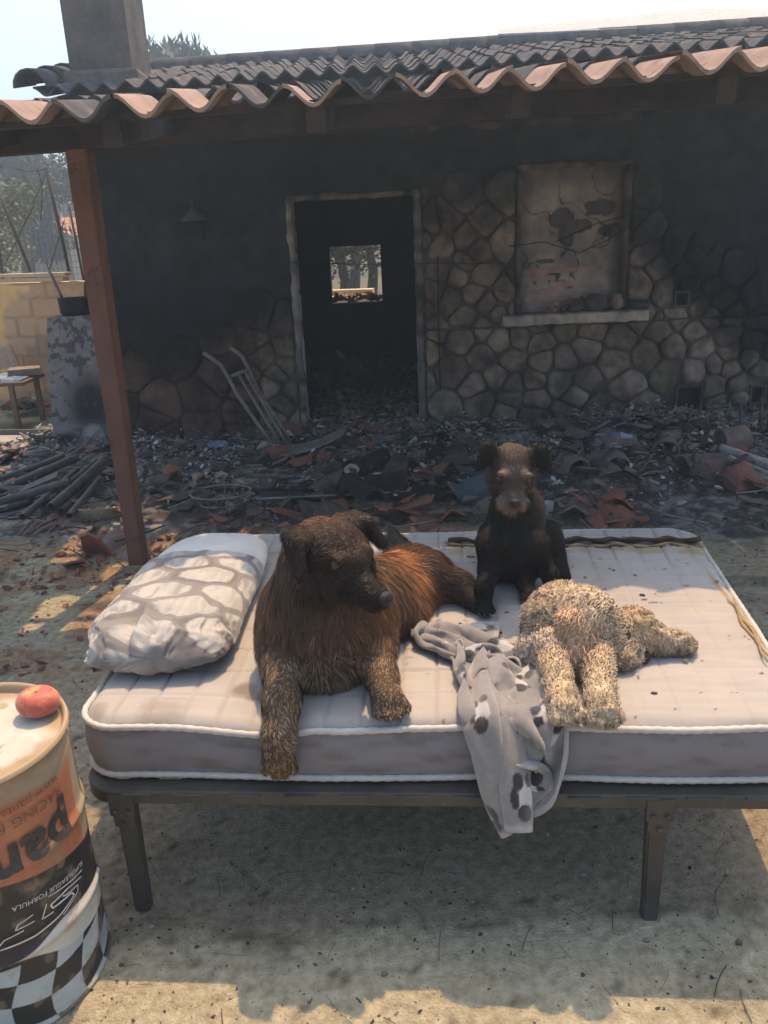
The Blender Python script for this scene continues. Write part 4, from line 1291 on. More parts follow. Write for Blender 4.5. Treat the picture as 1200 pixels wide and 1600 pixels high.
barrel_text('www.panta.it', .030, -13, .602, M['ink_brown'], 'web_lettering')
barrel_text('RACING FUEL', .034, -12, .572, M['ink_brown'], 'racing_lettering')
barrel_text('panta', .135, -10, .512, M['ink'], 'name_lettering', bold=.004)
barrel_text('SUPERLEAGUE FORMULA', .0165, -6, .338, M['ink_white'], 'league_lettering', tilt=-.13)
def barrel_line(pts, wd, name='logo_stroke', mat='ink_white'):
    """painted stroke on the barrel: pts = (angle deg, z)"""
    P2 = []
    for i in range(len(pts) - 1):
        for k_ in range(6):
            t = k_ / 6; P2.append((pts[i][0] * (1 - t) + pts[i + 1][0] * t, pts[i][1] * (1 - t) + pts[i + 1][1] * t))
    P2.append(pts[-1])
    V = []
    for i, (a, z) in enumerate(P2):
        p, q = P2[max(i - 1, 0)], P2[min(i + 1, len(P2) - 1)]
        dx, dz = R(q[0] - p[0]) * BR, q[1] - p[1]; ln = math.hypot(dx, dz) or 1
        nx, nz__ = -dz / ln * wd / 2, dx / ln * wd / 2
        for s__ in (1, -1):
            aa, zz_ = R(a) + s__ * nx / BR, z + s__ * nz__
            rr2 = float(ringprof(np.array(zz_))) + .0058
            V.append((BX + rr2 * math.cos(aa), BY + rr2 * math.sin(aa), zz_))
    return mesh_obj(name, V, [(2 * i, 2 * i + 1, 2 * i + 3, 2 * i + 2) for i in range(len(P2) - 1)], M[mat], barrel, False)
w_ = .0030
barrel_line([(-8, .318), (-20, .326), (-34, .336)], w_)
barrel_line([(-10, .306), (-22, .316)], w_)
barrel_line([(-22, .316), (-34, .312), (-33, .300), (-20, .296), (-18, .284), (-30, .268), (-45, .262), (-62, .268)], .0042)
barrel_line([(-26, .309), (-24, .304), (-14, .297), (-15, .282), (-28, .262)], w_)
barrel_line([(-36, .322), (-40, .292), (-33, .290)], w_)
barrel_line([(-44, .318), (-52, .314), (-54, .302), (-44, .300)], w_)
barrel_line([(-50, .292), (-60, .290), (-66, .268), (-62, .268)], w_)
# the peach
M['peach'] = pm('peach_skin', (.34, .055, .05), (.44, .10, .06), 12, .5, .05, 90, c3=(.70, .36, .10), s3=13, t3=(.52, .66), spec=.35, sheen=.3)
M['stem'] = pm('peach_stem', (.16, .09, .04), (.10, .06, .03), 40, .8, .2, 80)
pp = A(63, 1095, 1.66)
pz = BH - .014
q = G(62, 1117, pz)
peach = empty('peach', (q.x, q.y + .005, pz), 'flattish red and yellow peach lying on the barrel lid', 'fruit')
V = []; nu, nv = 48, 28
for i in range(nv + 1):
    ph = math.pi * i / nv
    for k_ in range(nu):
        th = 2 * math.pi * k_ / nu
        r_ = .051 * (1 - .10 * math.exp(-((((th - 4.4 + math.pi) % (2 * math.pi)) - math.pi) / .22) ** 2) * math.sin(ph))
        x = r_ * math.sin(ph) * math.cos(th); y = r_ * math.sin(ph) * math.sin(th) * .95
        z = .035 * math.cos(ph) - .010 * math.exp(-(math.sin(ph) / .35) ** 2) * (1 if ph < 1.5 else -.5)
        x *= 1 + .05 * math.cos(th * 2 + 1)
        V.append((q.x + x, q.y + .005 + y, pz + .034 + z))
Fb = [(i * nu + k_, i * nu + (k_ + 1) % nu, (i + 1) * nu + (k_ + 1) % nu, (i + 1) * nu + k_) for i in range(nv) for k_ in range(nu)]
mesh_obj('skin', V, [f[::-1] for f in Fb], M['peach'], peach, True)
mb = MB(); mb.lathe([(.006, 0), (.004, .004), (0, .005)], (q.x, q.y + .005, pz + .056), 8); mb.build('stem', M['stem'], peach, True)
# ================================================================== THE BED
YAW = R(4.7)
BD = Vector((math.cos(YAW), -math.sin(YAW), 0)); BN = Vector((math.sin(YAW), math.cos(YAW), 0))
BO = Vector((-.815, 1.825, 0))
BL, BW, BZ, BT = 1.90, 1.34, .578, .165     # length, width, top height, thickness
def BP(u, v, z):
    return BO + BD * u + BN * v + Vector((0, 0, z))
def buv(x, y):
    q = Vector((x, y, 0)) - BO
    return q.dot(BD), q.dot(BN)
def msag(u, v):
    """height of the mattress top over its nominal level"""
    u = np.asarray(u, float); v = np.asarray(v, float)
    P_ = np.stack([u, v, u * 0], -1).reshape(-1, 3)
    s = .016 * (fbm(P_, 3, 2.3, 71).reshape(u.shape) - .5)
    s = s - .020 * np.exp(-(((u - .52) / .16) ** 2 + ((v - .04) / .12) ** 2))     # under the big dog's leg
    s = s - .012 * np.exp(-(((u - .75) / .4) ** 2 + ((v - .5) / .35) ** 2))
    s = s + .010 * np.exp(-(((u - .62) / .05) ** 2 + ((v - .02) / .05) ** 2))
    return s

M['ticking'] = pm('mattress_ticking', (.385, .362, .33), (.325, .307, .28), 3.5, .9, .10, 240, attr=True, c3=(.40, .35, .28), s3=5, t3=(.60, .78), sheen=.2)
M['border'] = pm('mattress_border', (.21, .205, .215), (.175, .17, .18), 3, .85, .12, 160, attr=True)
M['piping'] = pm('mattress_piping', (.52, .50, .46), (.42, .40, .36), 30, .8, .2, 200, attr=False)
M['foam'] = pm('yellowed_foam', (.36, .27, .13), (.26, .18, .085), 14, .9, .5, 60)
M['rust'] = pm('scorched_filling', (.10, .045, .025), (.045, .022, .016), 16, .95, .6, 50)

bed = empty('bed_base', BP(.9, .65, 0), 'dark metal slatted bed base on four square legs standing under the mattress', 'bed base')
FZ = BZ - BT - .012
mb = MB()
rc = .10
outl = []
def rrect(u0, u1, v0, v1, r, n=6):
    out = []
    for (cu, cv, a0) in ((u1 - r, v0 + r, -90), (u1 - r, v1 - r, 0), (u0 + r, v1 - r, 90), (u0 + r, v0 + r, 180)):
        for k_ in range(n + 1):
            a = R(a0 + 90 * k_ / n)
            out.append((cu + r * math.cos(a), cv + r * math.sin(a)))
    return out
ol = rrect(.0, 1.82, -.05, 1.30, .10, 8)
def frame_ring(ol, wid, z0, z1):
    m_ = len(ol); V = []; Fc = []
    for i in range(m_):
        p, q, s_ = Vector(ol[i - 1]), Vector(ol[i]), Vector(ol[(i + 1) % m_])
        t = (s_ - p).normalized(); nn_ = Vector((-t.y, t.x))
        inn = q + nn_ * wid
        b = .004
        for (pt_, z) in ((q + nn_ * b, z1), (q, z1 - b), (q, z0), (inn, z0), (inn, z1 - b), (inn - nn_ * b, z1)):
            V.append(BP(pt_.x, pt_.y, z))
    for i in range(m_):
        j = (i + 1) % m_
        for k_ in range(6):
            Fc.append((i * 6 + k_, i * 6 + (k_ + 1) % 6, j * 6 + (k_ + 1) % 6, j * 6 + k_))
    return V, [f[::-1] for f in Fc]
V, Fc = frame_ring(ol, .055, FZ - .040, FZ - .004)
mb.add(V, Fc)
shade_auto(mb.build('frame', M['bedmetal'], bed), 40)
for i in range(12):
    u = .16 + i * .140
    mb = MB()
    w = .080
    a = BP(u, -.0, FZ - .005); 
    MM = Matrix.Rotation(-YAW, 3, 'Z')
    mb.box(BP(u, .60, FZ - .0085), (w, 1.32, .004), MM, bev=.003)
    mb.build('slat', M['bedmetal'], bed)
for (u, v) in ((.115, -.022), (1.462, -.022), (.115, 1.26), (1.462, 1.26)):
    V = []
    base = BP(u, v, 0)
    lean = -.02 if v < .5 else .0
    mb = MB()
    bm = bmesh.new()
    vs = []
    for (z, w, dp) in ((0, .040, .036), (FZ - .05, .050, .040)):
        for (a, b) in ((-1, -1), (1, -1), (1, 1), (-1, 1)):
            c_ = BP(u + a * w / 2 , v + b * dp / 2, z)
            vs.append(bm.verts.new(c_))
    for k_ in range(4): bm.faces.new([vs[k_], vs[(k_ + 1) % 4], vs[4 + (k_ + 1) % 4], vs[4 + k_]])
    bm.faces.new(vs[:4][::-1]); bm.faces.new(vs[4:])
    bmesh.ops.bevel(bm, geom=[e for e in bm.edges if abs((e.verts[0].co - e.verts[1].co).normalized().z) > .8], offset=.005, segments=2, affect='EDGES')
    bm.verts.index_update()
    leg = mesh_obj('leg', [q.co[:] for q in bm.verts], [[q.index for q in f.verts] for f in bm.faces], M['bedmetal'], bed, False)
    bm.free()
    if v < .5:
        mb.box(BP(u, v - .0305, FZ - .045), (.066, .004, .062), MM, bev=.0015)
        mb.box(BP(u, v - .026, FZ - .092), (.054, .008, .04), MM, bev=.003)
        for (du, dz) in ((-.018, -.06), (.018, -.06), (0, -.098)):
            mb.lathe([(0, .0), (.007, .0), (.007, .004), (.0, .006)], BP(u + du, v - .036, FZ + dz), 8, M=Matrix.Rotation(R(90), 3, 'X'))
        mb.build('bracket', M['bedmetal'], leg)
for (u, v) in ((1.77, -.052),):
    mb = MB(); mb.lathe([(0, .003), (.007, .002), (.008, 0)], BP(1.745, -.052, FZ - .03), 8, M=Matrix.Rotation(R(90), 3, 'X')); mb.build('bolt', M['char'], bed)

mattress = empty('mattress', BP(.95, .68, BZ - BT), 'stained cream quilted mattress with torn far corner and grey border on the metal base', 'mattress')
def cmap(U, Vv, r):
    """square grid to rounded rectangle by disc mapping in the corners"""
    u = U.copy(); v = Vv.copy()
    for (su, sv) in ((0, 0), (0, 1), (1, 0), (1, 1)):
        a = (r - U) if su == 0 else (U - (BL - r))
        b = (r - Vv) if sv == 0 else (Vv - (BW - r))
        mk = (a > 1e-6) & (b > 1e-6)
        aa, bb = a[mk] / r, b[mk] / r
        mm_ = np.maximum(aa, bb)
        th = np.where(aa >= bb, (bb / np.maximum(aa, 1e-9)) * math.pi / 4, math.pi / 2 - (aa / np.maximum(bb, 1e-9)) * math.pi / 4)
        na, nb = mm_ * np.cos(th) * r, mm_ * np.sin(th) * r
        u[mk] = (r - na) if su == 0 else (BL - r + na)
        v[mk] = (r - nb) if sv == 0 else (BW - r + nb)
    return u, v
def skew(u, v):
    """the mattress is pulled out of square at its right end; far side wavers"""
    u2 = u - .075 * sstep(1.0, 1.9, u) * (1 - v / BW)
    v2 = v + .006 * np.sin(u * 7) * (v < .1)
    return u2, v2
us = np.linspace(0, BL, 300); vs_ = np.linspace(0, BW, 220)
U, Vv = np.meshgrid(us, vs_, indexing='ij')
u, v = cmap(U, Vv, .11)
edge_d = np.minimum(np.minimum(U, BL - U), np.minimum(Vv, BW - Vv))
z = BZ + msag(u, v) - .020 * (1 - np.clip(edge_d / .035, 0, 1)) ** 2
P_ = np.stack([u.ravel(), v.ravel(), u.ravel() * 0], 1)
wob = .006 * (fbm(P_, 2, 4, 75).reshape(u.shape) - .5)
def groove(t, pitch, w):
    d = np.abs((t / pitch + .5) % 1 - .5) * pitch
    return np.exp(-(d / w) ** 2)
faint = 1 - .75 * sstep(1.15, 1.45, u) * sstep(1.1, .9, v)
q1 = groove(u + wob, .092, .0035) ; q2 = groove(v + wob, .125, .0032) * .8
rib = groove(v, .0125, .002) * (.35 + .5 * sstep(.45, .6, fbm(P_, 2, 3, 77).reshape(u.shape)))
z = z - faint * (.0085 * np.maximum(q1, q2)) - .0013 * rib
puck = fbm(P_ * np.array([2, 14, 1]), 3, 1.5, 79).reshape(u.shape)
z = z + .009 * (puck - .5) * (1 + 1.4 * sstep(1.2, 1.5, u))
# the tear across the far right of the top
tv = 1.185 - .035 * (u - 1.0) + .006 * np.sin(u * 40) + .004 * np.sin(u * 93)
tear = sstep(.93, 1.0, u) * sstep(.036, .024, np.abs(v - tv)) * (u < 1.9)
z = z - .050 * tear
foamb = sstep(.93, 1.0, u) * sstep(.062, .050, np.abs(v - (tv - .045))) * (1 - tear) * (v < tv)
z = z + .004 * foamb
foam2 = 1.0 * sstep(.010, .004, np.abs((BL - u) - .030 - .01 * np.sin(v * 9))) * sstep(.42, .5, v) * sstep(.95, .8, v)
c = mixc((1, 1, 1), (.90, .88, .86), fbm(P_, 3, 1.7, 81))
c = c * (1 - .16 * (faint * np.maximum(q1, q2)).ravel())[:, None]
c = mixc(c, (.16, .065, .035), tear.ravel())
c = mixc(c, (.80, .66, .40), foamb.ravel() * (.4 + .6 * (fbm(P_, 3, 12, 83) > .42)))
c = mixc(c, (.78, .52, .2), foam2.ravel() * .9)
stn = sstep(.60, .70, fbm(P_, 4, 6, 85)) * .22
c = mixc(c, (.62, .50, .36), stn)
for (su, sv, rad, colr, am) in ((.40, .16, .045, (.42, .33, .27), .8), (.44, .13, .03, (.42, .33, .27), .7), (.03, .05, .05, (.5, .46, .42), .5), (.20, .03, .08, (.55, .5, .45), .5), (.05, .3, .07, (.6, .56, .5), .4), (1.35, .95, .05, (.7, .55, .3), .4)):
    dd = np.hypot(u.ravel() - su, v.ravel() - sv) / rad + .9 * (fbm(P_, 4, 18, 87) - .5)
    c = mixc(c, colr, am * sstep(1, .5, dd))
sp = sstep(.765, .78, fbm(P_, 2, 44, 89)) * sstep(.5, 1.2, u.ravel())
c = mixc(c, (.10, .08, .06), sp * .9)
su_, sv_ = skew(u, v)
base = np.array(BO)[None, :] + su_.reshape(-1, 1) * np.array(BD) + sv_.reshape(-1, 1) * np.array(BN)
base[:, 2] = z.ravel()
mesh_obj('quilted_top', base, grid_faces(300, 220), M['ticking'], mattress, True, c)
# border all round
def perim(n=560, inset=0.0):
    L1, L2 = BL, BW
    tot = 2 * (L1 + L2); out = []
    for i in range(n):
        s_ = tot * i / n
        if s_ < L1: p = (s_, 0)
        elif s_ < L1 + L2: p = (L1, s_ - L1)
        elif s_ < 2 * L1 + L2: p = (L1 - (s_ - L1 - L2), L2)
        else: p = (0, L2 - (s_ - 2 * L1 - L2))
        out.append(p)
    a = np.array(out)
    uu, vv = cmap(a[:, 0], a[:, 1], .11)
    cu, cv = BL / 2, BW / 2
    uu = cu + (uu - cu) * (1 - inset / cu); vv = cv + (vv - cv) * (1 - inset / cv)
    return uu, vv
rowsz = np.linspace(0, 1, 12)
V = []; C = []
uu0, vv0 = perim()
npm = len(uu0)
topz = BZ + msag(uu0, vv0) - .020
for k_, t in enumerate(rowsz):
    bulge = .010 * math.sin(math.pi * t)
    uu, vv = perim(inset=-.002 - bulge)
    n_ = fbm(np.stack([uu0 * 1.0, vv0 * 1.0, uu0 * 0 + t * .25], 1), 3, 9, 91) - .5
    pk = .007 * n_
    a, b = skew(uu, vv)
    zz_ = topz * (1 - t) + (BZ - BT) * t
    pts = np.array(BO)[None, :] + (a - pk * (vv0 > BW - .01))[:, None] * np.array(BD) + (b + pk * (vv0 < .01))[:, None] * np.array(BN)
    pts[:, 2] = zz_
    V.append(pts)
    dirtc = sstep(.5, .75, fbm(np.stack([uu0 * 3, vv0 * 3, uu0 * 0 + t * 2], 1), 4, 4, 93))
    C.append(mixc((1, 1, 1), (.72, .68, .62), dirtc))
Fb = []
for k_ in range(11):
    for i in range(npm):
        j = (i + 1) % npm
        Fb.append((k_ * npm + i, (k_ + 1) * npm + i, (k_ + 1) * npm + j, k_ * npm + j))
mesh_obj('border', np.concatenate(V), Fb, M['border'], mattress, True, np.concatenate(C))
for nm, tt, rad in (('top_piping', 0.0, .0085), ('bottom_piping', 1.0, .0085)):
    uu, vv = perim(inset=-.006)
    a, b = skew(uu, vv)
    pts = np.array(BO)[None, :] + a[:, None] * np.array(BD) + b[:, None] * np.array(BN)
    wv = .004 * (fbm(np.stack([uu, vv, uu * 0 + tt], 1), 2, 7, 95) - .5)
    pts[:, 2] = (topz if tt == 0 else BZ - BT + 0 * topz) + wv
    V = []; m_ = len(pts); T = np.roll(pts, -1, 0) - np.roll(pts, 1, 0); T /= np.linalg.norm(T, axis=1)[:, None]
    O_ = np.stack([T[:, 1], -T[:, 0], T[:, 0] * 0], 1)
    for k_ in range(8):
        an = 2 * math.pi * k_ / 8
        rr_ = rad * (1 + .12 * np.sin(np.arange(m_) * 2.2))[:, None]
        V.append(pts + rr_ * (O_ * math.cos(an) + np.array([0, 0, 1]) * math.sin(an)))
    V = np.stack(V, 1).reshape(-1, 3)
    Fb = [(i * 8 + k_, ((i + 1) % m_) * 8 + k_, ((i + 1) % m_) * 8 + (k_ + 1) % 8, i * 8 + (k_ + 1) % 8) for i in range(m_) for k_ in range(8)]
    mesh_obj(nm, V, Fb, M['piping'], mattress, True)
# frayed foam lip and the ripped cover edge at the tear
mb = MB()
path = []; path2 = []
for i in range(60):
    u_ = .96 + .93 * i / 59
    tv_ = 1.185 - .035 * (u_ - 1.0) + .006 * math.sin(u_ * 40) + .004 * math.sin(u_ * 93)
    path.append(BP(u_, tv_ - .028 + .004 * math.sin(u_ * 61), BZ + .003 + .004 * math.sin(u_ * 33)))
    path2.append(BP(u_, tv_ + .026, BZ + .004 + .003 * math.sin(u_ * 57)))
mb.tube(path, [.005 + .003 * math.sin(i * 1.3) for i in range(60)], 6)
mb.build('foam_lip', M['foam'], mattress, True)
mb = MB(); mb.tube(path2, [.010 + .003 * math.sin(i * .9) for i in range(60)], 6)
mb.build('scorched_seam', M['rust'], mattress, True)
mb = MB()
for s_ in range(2):
    path = []
    for i in range(24):
        v_ = .26 + .40 * i / 23
        path.append(BP(BL - .026 - .075 * (1 - v_ / BW) - .008 * s_ + .006 * math.sin(v_ * 31 + s_ * 2), v_, BZ + .006 + .004 * math.sin(v_ * 23 + s_)))
    mb.tube(path, [.002 + .0035 * math.sin(math.pi * i / 23) for i in range(24)], 6)
mb.build('split_seam', M['foam'], mattress, True)
# burnt bits lying on the mattress
rb = random.Random(21)
for i in range(16):
    u_, v_ = rb.uniform(.95, 1.8), rb.uniform(.08, 1.1)
    s_ = rb.choice([.004, .006, .008, .015])
    mb = MB()
    n_ = 6; ring = [(math.cos(2 * math.pi * k_ / n_ + rb.random()) * s_ * rb.uniform(.7, 1.5), math.sin(2 * math.pi * k_ / n_) * s_ * rb.uniform(.4, .9)) for k_ in range(n_)]
    zt = BZ + float(msag(np.array([u_]), np.array([v_]))[0]) + .002
    V = [BP(u_ + a, v_ + b, zt) for a, b in ring] + [BP(u_ + a * .8, v_ + b * .8, zt + .005) for a, b in ring]
    mb.add(V, [tuple(range(n_, 2 * n_))] + [(k_, (k_ + 1) % n_, n_ + (k_ + 1) % n_, n_ + k_) for k_ in range(n_)])
    o = mb.build('charred_flake', M['shard_grey'] if i % 3 else M['foam'])
    tag(o, 'small charred flake blown onto the open part of the mattress', 'flake', 'charred flakes on the mattress')

# ------------------------------------------------------------------ pillow
pillow = empty('pillow', BP(.16, .55, BZ), 'plump pillow in a grey pebble print case, its bare white end showing', 'pillow')
pa, pb_ = Vector((-.675, 2.00, 0)), Vector((-.605, 2.98, 0))      # near end, far end centre line
def pillow_part(name, s0, s1, puff, mat, ns=150, na=96, crumple=False, seed=0, colf=None):
    ax = (pb_ - pa); Ln = ax.length; ax = ax.normalized(); sx = Vector((ax.y, -ax.x, 0))
    V = []; C = []
    for i in range(ns):
        t = i / (ns - 1); s_ = s0 + (s1 - s0) * t
        x = abs(2 * s_ - 1)
        prof = (max(0, 1 - x ** 4.0)) ** .5 if s_ > .5 else (max(0.0, 1 - x ** 5.5)) ** .45
        w = .205 * (.45 + .55 * prof) if s_ < .5 else .205 * prof ** .7
        h = .074 * prof * (1 + .12 * math.sin(s_ * 5))
        if s_ < .5: h = max(h, .010)
        w += puff; h += puff
        for k_ in range(na):
            a = 2 * math.pi * k_ / na
            ca, sa = math.cos(a), math.sin(a)
            px_ = w * math.copysign(abs(ca) ** .8, ca)
            pz_ = h * math.copysign(abs(sa) ** .9, sa)
            if sa < 0: pz_ *= .55
            V.append(pa + ax * (s_ * Ln) + sx * px_ + Vector((0, 0, BZ + .048 + pz_)))
    V = np.array([tuple(q) for q in V])
    P_ = V.copy()
    n_ = fbm(P_ * np.array([1, .7, 1]), 4, 6, 101 + seed) - .5
    m2 = fbm(P_ * np.array([1.5, .5, 1]), 3, 14, 102 + seed) - .5
    sgrid = np.repeat(np.linspace(s0, s1, ns), na)
    endw = sstep(.30, .04, sgrid) if crumple else sgrid * 0
    out = V - (np.array(pa)[None, :] + ((V - np.array(pa)) @ np.array(ax))[:, None] * np.array(ax)[None, :])
    out[:, 2] -= BZ + .048
    ln = np.linalg.norm(out, axis=1)[:, None] + 1e-6
    rid = 1 - np.abs(2 * fbm(P_ * np.array([2.2, 1, 2]), 3, 7, 110 + seed) - 1)
    rid2 = 1 - np.abs(2 * fbm(P_ * np.array([1.2, 1.2, 1]), 4, 12, 113 + seed) - 1)
    # long soft folds running down the sides plus sharp crumples at the tied end
    d = .014 * n_ + .008 * m2 + endw * (.055 * (rid - .72) + .030 * (rid2 - .7)) + (.014 * (rid - .75) if crumple else 0)
    V = V + out / ln * d[:, None]
    uvx = (P_ - np.array(pa)) @ np.array(sx); uvy = (P_ - np.array(pa)) @ np.array(ax)
    V[:, 2] = np.maximum(V[:, 2], BZ - .004)
    c = colf(uvx, uvy, P_) if colf else None
    F_ = [(i * na + k_, i * na + (k_ + 1) % na, (i + 1) * na + (k_ + 1) % na, (i + 1) * na + k_) for i in range(ns - 1) for k_ in range(na)]
    F_ += [tuple(range(na))[::-1], tuple(range((ns - 1) * na, ns * na))]
    return mesh_obj(name, V, F_, mat, pillow, True, c)
def pebbles(ux_, uy_, P_):
    """flat print of large pale pebbles on grey"""
    rng = np.random.RandomState(4)
    z_ = P_[:, 2] - BZ
    side = np.sign(ux_)
    gxp = ux_ + side * (1 - np.clip(z_ / .12, 0, 1)) * .10      # unroll over the sides
    pts = []
    for i in range(8):
        for j in range(4):
            pts.append((-.30 + j * .19 + rng.uniform(-.04, .04) + (i % 2) * .08, i * .118 - .05 + rng.uniform(-.025, .025)))
    pts = np.array(pts)
    wb_ = .02 * (fbm(P_, 2, 9, 77) - .5)
    d = np.hypot((gxp[:, None] + wb_[:, None] - pts[:, 0]) / 1.45, (uy_[:, None] + wb_[:, None] - pts[:, 1]))
    i1 = np.argsort(d, axis=1)[:, :2]
    d1 = np.take_along_axis(d, i1[:, :1], 1)[:, 0]; d2 = np.take_along_axis(d, i1[:, 1:2], 1)[:, 0]
    on = sstep(.022, .027, d2 - d1) * sstep(.064, .060, d1)
    st = fbm(np.stack([gxp * 90, uy_ * 18, gxp * 0], 1), 2, 1, 9)
    pale = mixc((.50, .485, .44), (.30, .295, .28), sstep(.45, .62, st) * (.35 + .5 * (i1[:, 0] % 2)))
    grey = np.where((i1[:, 0] % 3 == 0)[:, None], (.19, .175, .165), (.25, .23, .21))
    return mixc(grey, pale, on)
M['cotton'] = pm('pillow_cotton', (.84, .84, .84), (.75, .75, .75), 12, .85, .12, 300, attr=True, sheen=.2)
pillow_part('pillow_body', .50, 1.0, 0, M['cotton'], ns=80, colf=lambda a, b, c: mixc((.80, .78, .72), (.70, .67, .60), fbm(c, 3, 6, 5)))
pillow_part('pillow_case', 0.0, .66, .008, M['cotton'], ns=230, na=180, crumple=True, seed=3, colf=pebbles)
# plastic-like gathered tail of the case
# ================================================================== ANIMALS: one continuous skin each, then fur
def rotm(rx, ry, rz):
    return np.array(Matrix.Rotation(rz, 3, 'Z') @ Matrix.Rotation(ry, 3, 'Y') @ Matrix.Rotation(rx, 3, 'X'))

class Skin:
    """distance field of tapered limbs and ellipsoids, melted together and polygonised"""
    def __init__(s): s.p = []; s.rs = 1.0
    def cone(s, a, b, ra, rb, colr, ln=.03, flow=None, k=None):
        a = np.array(a, float); b = np.array(b, float); ra *= s.rs; rb *= s.rs
        s.p.append(('c', a, b, ra, rb, np.array(colr, float), ln, (b - a) if flow is None else np.array(flow, float), k))
    def ell(s, c, r, colr, ln=.03, flow=(0, 0, -1), rot=None, k=None):
        s.p.append(('e', np.array(c, float), np.array(r, float) * s.rs, rot if rot is not None else np.eye(3), 0, np.array(colr, float), ln, np.array(flow, float), k))
    def dist(s, P, i):
        q = s.p[i]
        if q[0] == 'c':
            a, b, ra, rb = q[1], q[2], q[3], q[4]
            ab = b - a; L2 = max(ab @ ab, 1e-9)
            t = np.clip(((P - a) @ ab) / L2, 0, 1)
            return np.linalg.norm(P - (a + t[:, None] * ab), axis=1) - (ra + (rb - ra) * t)
        c, r, M_ = q[1], q[2], q[3]
        L = (P - c) @ M_
        k0 = np.linalg.norm(L / r, axis=1); k1 = np.linalg.norm(L / (r * r), axis=1) + 1e-9
        return k0 * (k0 - 1) / k1
    def field(s, P, k):
        acc = None
        for i in range(len(s.p)):
            d = s.dist(P, i)
            if acc is None: acc = d; continue
            kk = s.p[i][8] or k
            h = np.clip(.5 + .5 * (acc - d) / kk, 0, 1)
            acc = acc * (1 - h) + d * h - kk * h * (1 - h)
        return acc
    def mesh(s, h=.01, k=.04, pad=.05):
        lo = np.min([np.minimum(q[1], q[2]) - max(q[3], q[4]) if q[0] == 'c' else q[1] - q[2].max() for q in s.p], 0) - pad
        hi = np.max([np.maximum(q[1], q[2]) + max(q[3], q[4]) if q[0] == 'c' else q[1] + q[2].max() for q in s.p], 0) + pad
        n = np.ceil((hi - lo) / h).astype(int) + 1
        ax = [lo[i] + h * np.arange(n[i]) for i in range(3)]
        Gd = np.stack(np.meshgrid(*ax, indexing='ij'), -1)
        D = s.field(Gd.reshape(-1, 3), k).reshape(n)
        ins = D < 0
        c = np.zeros(np.array(n) - 1, int)
        for dx in (0, 1):
            for dy in (0, 1):
                for dz in (0, 1):
                    c += ins[dx:n[0] - 1 + dx, dy:n[1] - 1 + dy, dz:n[2] - 1 + dz]
        act = (c > 0) & (c < 8)
        idx = -np.ones(act.shape, int); ids = np.argwhere(act); idx[act] = np.arange(len(ids))
        acc = np.zeros((len(ids), 3)); cn = np.zeros(len(ids))
        corners = [(a, b, d) for a in (0, 1) for b in (0, 1) for d in (0, 1)]
        for a in corners:
            for b in corners:
                if sum(abs(a[i] - b[i]) for i in range(3)) != 1 or a > b: continue
                pa_ = ids + np.array(a); pb2_ = ids + np.array(b)
                da = D[pa_[:, 0], pa_[:, 1], pa_[:, 2]]; db = D[pb2_[:, 0], pb2_[:, 1], pb2_[:, 2]]
                m = (da < 0) != (db < 0)
                t = np.where(m, da / np.where(m, da - db, 1), 0)
                acc += np.where(m[:, None], pa_ + t[:, None] * (pb2_ - pa_), 0); cn += m
        V = lo + h * acc / cn[:, None]
        F_ = []
        for axis in range(3):
            o1, o2 = [(1, 2), (2, 0), (0, 1)][axis]
            sl = [slice(None)] * 3
            sa = list(sl); sb = list(sl); sa[axis] = slice(0, n[axis] - 1); sb[axis] = slice(1, n[axis])
            A_, B_ = ins[tuple(sa)], ins[tuple(sb)]
            e = np.argwhere(A_ != B_)
            e = e[(e[:, o1] > 0) & (e[:, o2] > 0) & (e[:, o1] < n[o1] - 1) & (e[:, o2] < n[o2] - 1)]
            d1 = np.zeros(3, int); d1[o1] = 1; d2 = np.zeros(3, int); d2[o2] = 1
            q = [idx[tuple((e - a_).T)] for a_ in (d1 + d2, d2, 0 * d1, d1)]
            q = np.stack(q, 1)
            fl = ~A_[tuple(e.T)]
            q[fl] = q[fl][:, ::-1]
            F_.append(q[(q >= 0).all(1)])
        F_ = np.concatenate(F_)
        # normals from gradient
        e_ = h * .6
        g = np.stack([s.field(V + np.eye(3)[i] * e_, k) - s.field(V - np.eye(3)[i] * e_, k) for i in range(3)], 1)
        N = g / (np.linalg.norm(g, axis=1)[:, None] + 1e-9)
        V = V - N * (s.field(V, k))[:, None] * .8
        # attributes blended from the limbs
        W = np.stack([np.exp(-np.maximum(s.dist(V, i), -.004) / .011) for i in range(len(s.p))], 1)
        W /= W.sum(1)[:, None]
        C = W @ np.stack([q[5] for q in s.p])
        Ln = W @ np.array([q[6] for q in s.p])
        Fl = W @ np.stack([q[7] / (np.linalg.norm(q[7]) + 1e-9) for q in s.p])
        return V, F_, N, C, Ln, Fl

